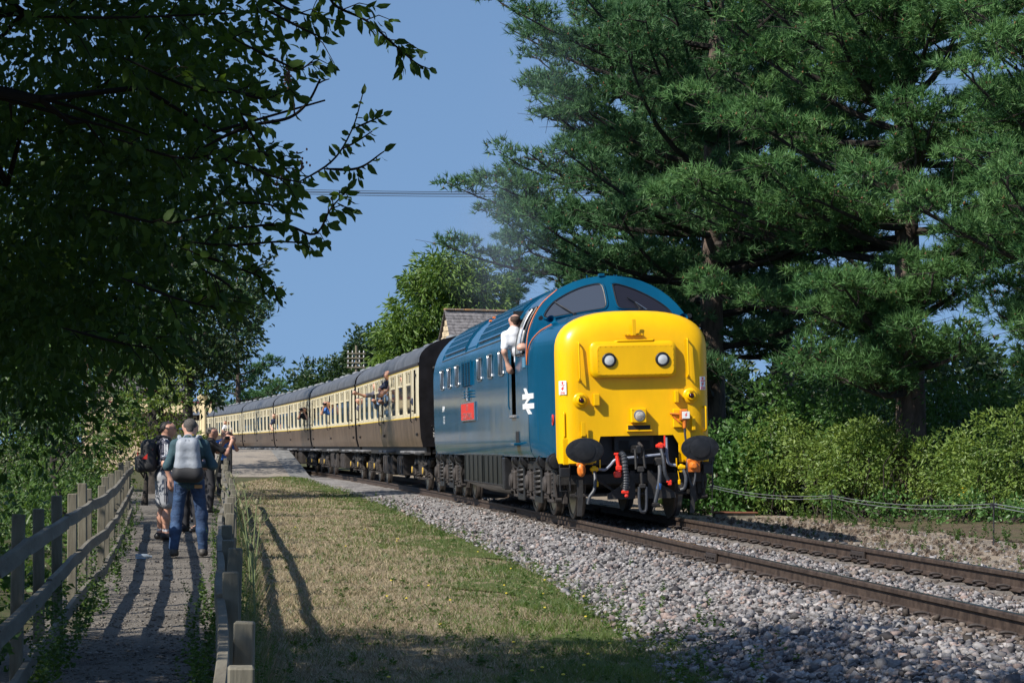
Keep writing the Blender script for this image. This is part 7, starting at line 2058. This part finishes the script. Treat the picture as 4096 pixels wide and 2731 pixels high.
for sx in (-1, 1):
    mb = MB(); mb.add([(sx * .168, -.13, 1.10), (sx * .172, -.22, 1.10), (sx * .135, -.286, 1.10), (sx * .158, -.13, 1.32), (sx * .160, -.20, 1.30), (sx * .140, -.262, 1.22)], [(0, 1, 4, 3), (1, 2, 5, 4)] if sx > 0 else [(3, 4, 1, 0), (4, 5, 2, 1)]); mb.build('side_pocket', PACK_B, bp1, 0)
    mb = MB(); mb.tube(smooth_path([(sx * .10, -.16, 1.50), (sx * .125, -.06, 1.535), (sx * .145, .06, 1.50), (sx * .15, .145, 1.36)], 4), .027, 6); mb.build('shoulder_strap', PACK_G, bp1)
    mb = MB(); mb.tube([(sx * .02, -.278, 1.50), (sx * .05, -.276, 1.30), (sx * .11, -.270, 1.14)], .003, 4); mb.build('seam', mat('grey_piping', (.14, .15, .17), .7), bp1)
mb = MB(); mb.tube(smooth_path([(-.06, -.16, 1.49), (-.045, -.17, 1.545), (0, -.17, 1.56), (.045, -.17, 1.545), (.06, -.16, 1.49)], 4), .010, 6); mb.build('grab_loop', PACK_G, bp1)

# man in shorts, side on
m2 = (-5.15, 34.3, float(path_z(34.3)) + .005)
P2 = person('man in pale grey shorts and dark polo shirt standing side on by the fence', m2, -1.25,
    dict(pelvis=(0, 0, .96), chest=(0, .02, 1.30), neck=(0, .02, 1.50), head=(0, .06, 1.635), look=(.02, 1, .02), Lsh=(-.20, 0, 1.41), Lel=(-.27, .02, 1.14), Lwr=(-.20, .22, 1.06), Rsh=(.20, 0, 1.41), Rel=(.26, -.02, 1.12), Rwr=(.24, .07, .88), Rpn=(-1, .2, 0),
         Lhip=(-.10, 0, .92), Lkn=(-.12, .02, .52), Lan=(-.13, -.02, .10), Rhip=(.10, 0, .92), Rkn=(.12, .04, .52), Ran=(.13, .02, .10)), GREYT, SHORTS, HAIR_D, 'short', SKIN2, BOOT, shorts=True, sleeve='short', res=.0145, hem=True)
glasses(P2, M['black'])
mb = MB()
for k in range(3):
    for sx in (1,): mb.tube([(sx * .225, -.025 + k * .022, .90), (sx * .236, -.02 + k * .024, .56)], .0055, 4)
mb.build('shorts_stripe', mat('dark_side_stripe', (.05, .05, .07), .8), P2)
mb = MB()
for k in range(3): mb.tube([(.13, -.02 + k * .022, 1.495), (.215, -.02 + k * .022, 1.47), (.275, -.025 + k * .02, 1.36), (.30, -.03 + k * .02, 1.245)], .006, 4)
mb.tube([(.30 + .0, -.07, 1.23), (.312, .0, 1.235), (.295, .055, 1.225)], .012, 5); mb.build('shirt_stripe', WSHIRT, P2)
for s_, y in ((-.13, -.02), (.13, .02)):
    mb = MB(); mb.lathe((s_, y, .09), (0, 0, 1), [(.050, 0), (.048, .07)], 12); mb.build('sock', WSHIRT, P2)
drop_tmp(P2)
bp2 = empty('rucksack', m2, -1.25, 'black rucksack with a red-orange flash on the man in shorts', 'rucksack')
rounded_block('bag_body', (0, -.22, 0), .15, .10, 1.02, 1.46, .06, PACK_B, bp2, .13)
rounded_block('bag_pocket', (0, -.33, 0), .12, .05, 1.02, 1.22, .04, PACK_B, bp2, .11)
for sx in (-1, 1):
    mb = MB(); mb.tube(smooth_path([(sx * .10, -.16, 1.44), (sx * .135, -.02, 1.53), (sx * .14, .12, 1.42), (sx * .17, .10, 1.22), (sx * .17, -.12, 1.06)], 4), .020, 6); mb.build('shoulder_strap', STRAP, bp2)
mb = MB(); mb.prism([(-.05, -.05), (.12, .10), (.05, -.01), (.13, -.05)], (.152, -.30, 1.24), (0, 1, 0), (0, 0, 1), (.006, 0, 0)); mb.prism([(-.05, -.05), (.06, .10), (.02, -.01), (.09, -.07)], (-.03, -.372, 1.27), (1, 0, 0), (0, 0, 1), (0, -.006, 0)); mb.build('red_flash', M['red'], bp2, 0)

# man in a dark hat half hidden behind, dark jeans
m3 = (-5.72, 41.0, float(path_z(41)) + .005)
P3 = person('man in dark trousers and black brimmed hat half hidden beyond the rucksack', m3, -.3,
    dict(pelvis=(0, 0, .94), chest=(0, .02, 1.27), neck=(0, .02, 1.45), head=(0, .05, 1.575), look=(.1, 1, 0), Lsh=(-.2, 0, 1.37), Lel=(-.28, .0, 1.10), Lwr=(-.2, .2, 1.02), Rsh=(.2, 0, 1.37), Rel=(.28, 0, 1.1), Rwr=(.2, .2, 1.0), Lhip=(-.1, 0, .9), Lkn=(-.12, .03, .5), Lan=(-.12, 0, .1), Rhip=(.1, 0, .9), Rkn=(.12, .03, .5), Ran=(.12, 0, .1)), NAVY, DARKT, HAIR_D, 'short', SKIN, BOOT, res=.022, hem=True)
h = P3['_h']; mb = MB(); mb.lathe((h[0], h[1], h[2] + .045), (0, 0, 1), [(.155, 0), (.16, .008), (.10, .02), (.10, .085), (.085, .10), (.001, .10)], 18); mb.build('hat', BLACKT, P3, 40); drop_tmp(P3)
m3b = (-5.10, 37.0, float(path_z(37)) + .005)
P3b = person('person in blue baseball cap almost hidden behind the man in jeans', m3b, 2.6,
    dict(pelvis=(0, 0, .95), chest=(0, .02, 1.28), neck=(0, .02, 1.47), head=(0, .05, 1.60), look=(0, 1, 0), Lsh=(-.2, 0, 1.38), Lel=(-.27, .0, 1.1), Lwr=(-.2, .2, 1.1), Rsh=(.2, 0, 1.38), Rel=(.27, 0, 1.1), Rwr=(.2, .2, 1.1), Lhip=(-.1, 0, .9), Lkn=(-.12, .03, .5), Lan=(-.12, 0, .1), Rhip=(.1, 0, .9), Rkn=(.12, .03, .5), Ran=(.12, 0, .1)), NAVY, DARKT, HAIR_B, 'short', SKIN, BOOT, res=.022, hem=True)
h = P3b['_h']; mb = MB(); mb.lathe((h[0], h[1], h[2] + .03), (0, 0, 1), [(.10, 0), (.10, .05), (.07, .09), (.001, .10)], 16); mb.box((h[0], h[1] + .13, h[2] + .04), (.15, .13, .012), .004); mb.build('cap', mat('blue_cap', (.05, .10, .24), .8), P3b, 40); drop_tmp(P3b)

# man filming with a camcorder
m4 = (-5.95, 45.5, -.24)
P4 = person('grey-haired man in black shirt filming with a small camcorder', m4, -1.15,
    dict(pelvis=(0, 0, .93), chest=(0, .02, 1.26), neck=(0, .03, 1.44), head=(0, .07, 1.565), look=(0, 1, -.03), Lsh=(-.2, .02, 1.36), Lel=(-.20, .24, 1.20), Lwr=(-.10, .36, 1.40), Rsh=(.2, .02, 1.36), Rel=(.26, .30, 1.16), Rwr=(.10, .44, 1.38), Lpn=(1, 0, .2), Rpn=(-1, 0, .2), Lhip=(-.1, 0, .89), Lkn=(-.12, .03, .5), Lan=(-.12, 0, .1), Rhip=(.1, 0, .89), Rkn=(.12, .03, .5), Ran=(.12, 0, .1)), BLACKT, DARKT, HAIR_G, 'short', SKIN2, BOOT, sleeve='short', res=.016, hem=True); drop_tmp(P4)
mb = MB(); mb.box((.0, .42, 1.47), (.06, .17, .065), .012); mb.lathe((0, .505, 1.47), (0, 1, 0), [(.026, 0), (.026, .03), (.018, .032)], 12); cc = mb.build('camcorder', PHONE, None, 40, m4, (0, 0, -1.15)); tag(cc, 'small black camcorder held up by the man in black', 'camera')
mb = MB(); mb.box((-.07, .40, 1.475), (.08, .01, .055), .003); mb.build('flip_screen', M['glass'], cc, 0)
m5 = (-7.3, 58.8, -.2)
P5 = person('man in bright blue shirt photographing the train beside the black fence', m5, -2.6,
    dict(pelvis=(0, 0, .93), chest=(0, .02, 1.25), neck=(0, .03, 1.43), head=(0, .06, 1.555), look=(0, 1, -.02), Lsh=(-.2, .02, 1.35), Lel=(-.30, .20, 1.18), Lwr=(-.08, .28, 1.48), Rsh=(.2, .02, 1.35), Rel=(.32, .20, 1.2), Rwr=(.08, .26, 1.50), Lhip=(-.1, 0, .89), Lkn=(-.12, .03, .5), Lan=(-.12, 0, .1), Rhip=(.1, 0, .89), Rkn=(.12, .03, .5), Ran=(.12, 0, .1)), BLUET, DARKT, HAIR_G, 'bald', SKIN2, BOOT, sleeve='short', res=.021, hem=True); drop_tmp(P5)
def camera_obj(label, loc, rz, p, L=.11):
    mb = MB(); mb.box(p, (.14, .07, .10), .012); mb.lathe((p[0], p[1] + .035, p[2]), (0, 1, 0), [(.036, 0), (.034, L * .5), (.040, L), (.030, L + .004)], 14); mb.box((p[0], p[1], p[2] + .06), (.05, .05, .03), .008)
    return tag(mb.build('photo_camera', PHONE, None, 40, loc, (0, 0, rz)), label, 'camera', 'cameras held up to the train')
camera_obj('black camera held to the eye by the man in bright blue', m5, -2.6, (0, .24, 1.56))

# ---- people on the train (vehicle frame: x right, y back, z up)
def on(veh, x, y, z): return tuple(veh.matrix_world @ Vector((x, y, z)))
bpy.context.view_layer.update()
def veh_person(veh, label, x, y, z, face, J, group, **kw):
    """face: heading in the vehicle frame, 0 = towards the camera end, pi/2 = outwards to the left."""
    loc = on(veh, x, y, z); rz = veh.rotation_euler.z + math.pi - face
    return person(label, loc, rz, J, group=group, **kw), loc, rz
GT = 'people leaning from the train'
# secondman in white shirt in the open cab door, looking back
Pd, ld, rd = veh_person(LO, 'man in white short-sleeved shirt leaning out of the cab doorway, looking back', -1.0, 4.38, 1.63, 3.0,
    dict(pelvis=(-.17, 0, .92), chest=(-.33, .02, 1.22), neck=(-.36, .02, 1.43), head=(-.34, .05, 1.565), look=(.05, 1, -.05), Lsh=(-.53, .02, 1.32), Lel=(-.56, -.03, 1.05), Lwr=(-.46, .02, .83), Rsh=(-.15, 0, 1.34), Rel=(-.02, -.06, 1.10), Rwr=(.08, .02, 1.0), Rpn=(-1, .2, 0), Lpn=(1, .2, 0), Lhip=(-.26, 0, .88), Lkn=(-.16, .05, .48), Lan=(-.10, .02, .10), Rhip=(-.08, 0, .90), Rkn=(.06, .08, .50), Ran=(.12, .02, .10)), GT, top=WSHIRT, legs=DARKT, hair=HAIR_B, hair_cut='bald', shoes=BOOT, sleeve='short', res=.0145, hem=True); drop_tmp(Pd)
Pe, _, _ = veh_person(LO, 'driver in blue sleeves at the open cab side window', -.78, 3.20, 1.62, 1.2,
    dict(pelvis=(0, 0, .30), chest=(0, .02, .72), neck=(0, .03, .95), head=(0, .05, 1.08), look=(-.5, 1, 0), Lsh=(-.2, .02, .85), Lel=(-.25, .32, .92), Lwr=(-.08, .60, 1.05), Rsh=(.2, .02, .85), Rel=(.24, .32, .95), Rwr=(.02, .62, 1.06), Lpn=(0, 0, -1), Rpn=(0, 0, -1)), GT, top=BLUET, hair=HAIR_G, res=.018); drop_tmp(Pe)
C1 = CO[0]
def lean(x, z, hx, hz, arms=0, down=0.0):
    """Head and shoulders out of an opening: head reaches hx beyond chest, hz above it."""
    J = dict(chest=(0, 0, 0), neck=(0, hx * .55, hz * .62), head=(0, hx, hz), look=(.0, 1, -down), Lsh=(-.19, .02, .08), Rsh=(.19, .02, .08))
    return J
def passenger(veh, label, y, z, out, face, hair, hc_, top, up=.30, down=.1, arms=None, skin=SKIN, x=-1.33, sleeve='short', look=None):
    out = out * .8; x = x + .05
    J = dict(chest=(0, 0, 0), neck=(0, out * .55, up * .62), head=(0, out, up), look=look or (0, 1, -down))
    if arms:
        for k, v in arms.items(): J[k] = v
    p, loc, rz = veh_person(veh, label, x, y, z, face, J, GT, top=top, hair=hair, hair_cut=hc_, skin=skin, sleeve=sleeve, res=.022)
    return p, loc, rz
def phone(label, loc, rz, p, m=PHONE, tilt=0):
    mb = MB(); mb.box((0, 0, 0), (.075, .010, .15), .004); o = mb.build('phone', m, None, 0, tuple(Matrix.Translation(loc) @ Matrix.Rotation(rz, 4, 'Z') @ Vector(p)), (tilt, 0, rz)); return tag(o, label, 'phone', 'phones held out of the train')
p, l, r_ = passenger(C1, 'bald man in navy shirt leaning far out of the first coach', 8.15, 2.78, .20, .9, None, 'short', NAVY, .30, .55, dict(Lsh=(-.18, .06, .06), Lel=(-.22, .26, -.06), Lwr=(-.02, .30, -.20), Rsh=(.18, .06, .06), Rel=(.26, .22, -.10), Rwr=(.10, .34, -.22)), SKIN2, -1.36); drop_tmp(p)
p, l, r_ = passenger(C1, 'white-haired man in sunglasses at a ventilator of the first coach', 4.7, 2.62, .20, .6, HAIR_W, 'bald', NAVY, .24, .25, None, SKIN2, -1.28); glasses(p, PHONE, True, 'sunglasses'); drop_tmp(p)
p, l, r_ = passenger(C1, 'boy peeping out by the end door of the first coach', 1.45, 2.22, .16, .5, HAIR_B, 'short', NAVY, .24, .1, None, SKIN, -1.30); drop_tmp(p)
p, l, r_ = passenger(C1, 'arm-raised passenger holding a phone above the boy', 2.2, 2.30, .02, .7, HAIR_D, 'short', NAVY, .30, .1, dict(Lsh=(-.17, .10, .10), Lel=(-.14, .28, .22), Lwr=(-.05, .34, .44)), SKIN2, -1.14); drop_tmp(p)
phone('brown phone held upright beside the end door', l, r_, (-.04, .37, .56), mat('brown_phone_case', (.12, .05, .03), .4))
p, l, r_ = passenger(C1, 'dark-haired man holding two phones out of the middle of the first coach', 9.45, 2.44, .20, .75, HAIR_D, 'short', mat('pale_blue_cuff', (.16, .24, .36), .8), .28, .45, dict(Lsh=(-.18, .05, .02), Lel=(-.22, .26, -.22), Lwr=(-.12, .40, -.12), Rsh=(.18, .05, .02), Rel=(.22, .28, -.22), Rwr=(.14, .42, -.10)), SKIN2, -1.34, 'long'); drop_tmp(p)
phone('phone held low in a left hand under the dark-haired man', l, r_, (-.11, .44, .03)); phone('phone held low in a right hand under the dark-haired man', l, r_, (.14, .46, .05))
p, l, r_ = passenger(C1, 'grey-haired man stretching an arm with a phone out of the first coach', 12.75, 2.62, .16, .7, HAIR_G, 'short', GREYT, .26, .12, dict(Rsh=(.18, .08, .02), Rel=(.30, .34, -.02), Rwr=(.36, .58, .05)), SKIN2, -1.32); drop_tmp(p)
phone('dark phone at the end of an outstretched arm', l, r_, (.38, .68, .10), tilt=.2)
p, l, r_ = passenger(C1, 'grey-haired man in glasses leaning from the far door of the first coach', 18.5, 2.34, .26, .7, HAIR_G, 'short', GREYT, .24, .45, None, SKIN2, -1.34); glasses(p, M['black']); drop_tmp(p)
C2_, C3_, C5_ = CO[1], CO[2], CO[4]
A2 = dict(Lsh=(-.18, .06, .06), Lel=(-.24, .22, -.10), Lwr=(-.06, .30, .20), Rsh=(.18, .06, .06), Rel=(.26, .22, -.08), Rwr=(.08, .28, .22))
p, l, r_ = passenger(C2_, 'shaded photographer leaning from the middle door of the second coach', 10.0, 2.40, .18, .6, HAIR_G, 'short', BLUET, .27, .1, A2, SKIN2, -1.44); drop_tmp(p); camera_obj('camera at the eye of the photographer in the second coach', l, r_, (0, .36, .28))
p, l, r_ = passenger(C3_, 'shaded photographer with bushy hair at the near door of the third coach', 1.0, 2.36, .20, .6, HAIR_D, 'short', BLACKT, .28, .1, A2, SKIN2, -1.50); drop_tmp(p); camera_obj('camera at the eye of the bushy-haired photographer', l, r_, (0, .38, .29))
p, l, r_ = passenger(C3_, 'bearded man in navy leaning from the far door of the third coach', 18.7, 2.34, .22, .7, HAIR_B, 'short', NAVY, .27, .2, dict(Rsh=(.18, .05, .05), Rel=(.24, .16, -.2), Rwr=(.12, .20, -.34)), SKIN, -1.42); drop_tmp(p)
p, l, r_ = passenger(C5_, 'man in white shirt and dark jacket leaning from the fifth coach', 10.0, 2.30, .20, .7, HAIR_D, 'short', WSHIRT, .28, .1, dict(Rsh=(.18, .05, .05), Rel=(.24, .16, -.2), Rwr=(.12, .20, -.34)), SKIN2, -1.46); drop_tmp(p)
p, l, r_ = passenger(C5_, 'second head showing just behind the man in white shirt', 10.9, 2.30, .16, .7, HAIR_D, 'short', NAVY, .26, .1, None, SKIN2, -1.40); drop_tmp(p)

# ------------------------------------------------------------------ exhaust smoke
def smoke(label_y, c, d, dens, seed, col=(.62, .74, .95), rz=0, ry=0):
    me = MB(); me.box((0, 0, 0), d)
    m = bpy.data.materials.new('exhaust_smoke'); m.use_nodes = True; nt = m.node_tree; N = nt.nodes; L = nt.links
    N.remove(N['Principled BSDF']); pv = N.new('ShaderNodeVolumePrincipled'); pv.inputs['Color'].default_value = (*col, 1); pv.inputs['Anisotropy'].default_value = .2
    tc = N.new('ShaderNodeTexCoord'); ns = N.new('ShaderNodeTexNoise'); ns.inputs['Scale'].default_value = .8; ns.inputs['Detail'].default_value = 3
    mp = N.new('ShaderNodeMapping'); mp.inputs['Location'].default_value = (seed, seed * 2.3, 0); L.new(tc.outputs['Object'], mp.inputs[0]); L.new(mp.outputs[0], ns.inputs['Vector'])
    gr = N.new('ShaderNodeTexGradient'); gr.gradient_type = 'SPHERICAL'; m2_ = N.new('ShaderNodeMapping'); m2_.inputs['Scale'].default_value = (2 / d[0], 2 / d[1], 2 / d[2]); L.new(tc.outputs['Object'], m2_.inputs[0]); L.new(m2_.outputs[0], gr.inputs[0])
    mr = N.new('ShaderNodeMapRange'); mr.inputs[1].default_value = .38; mr.inputs[2].default_value = .68; mr.inputs[3].default_value = .15; mr.inputs[4].default_value = 1.4; L.new(ns.outputs['Fac'], mr.inputs[0])
    mu = N.new('ShaderNodeMath'); mu.operation = 'MULTIPLY'; L.new(gr.outputs['Fac'], mu.inputs[0]); L.new(mr.outputs[0], mu.inputs[1])
    m3_ = N.new('ShaderNodeMath'); m3_.operation = 'MULTIPLY'; m3_.inputs[1].default_value = dens; L.new(mu.outputs[0], m3_.inputs[0]); L.new(m3_.outputs[0], pv.inputs['Density']); L.new(pv.outputs[0], N['Material Output'].inputs['Volume'])
    o = me.build('exhaust_smoke', m, None, 0, c, (0, ry, rz)); o['kind'] = 'stuff'
    return o
smoke(0, (-.35, 49, 5.3), (2.8, 4, 4.2), .12, 3, ry=-.2)
smoke(0, (.5, 51.0, 8.6), (3.0, 4, 6.0), .035, 8, ry=.2)
SC.cycles.volume_step_rate = 4.0
SC.cycles.volume_max_steps = 48
for m in bpy.data.materials:
    pass
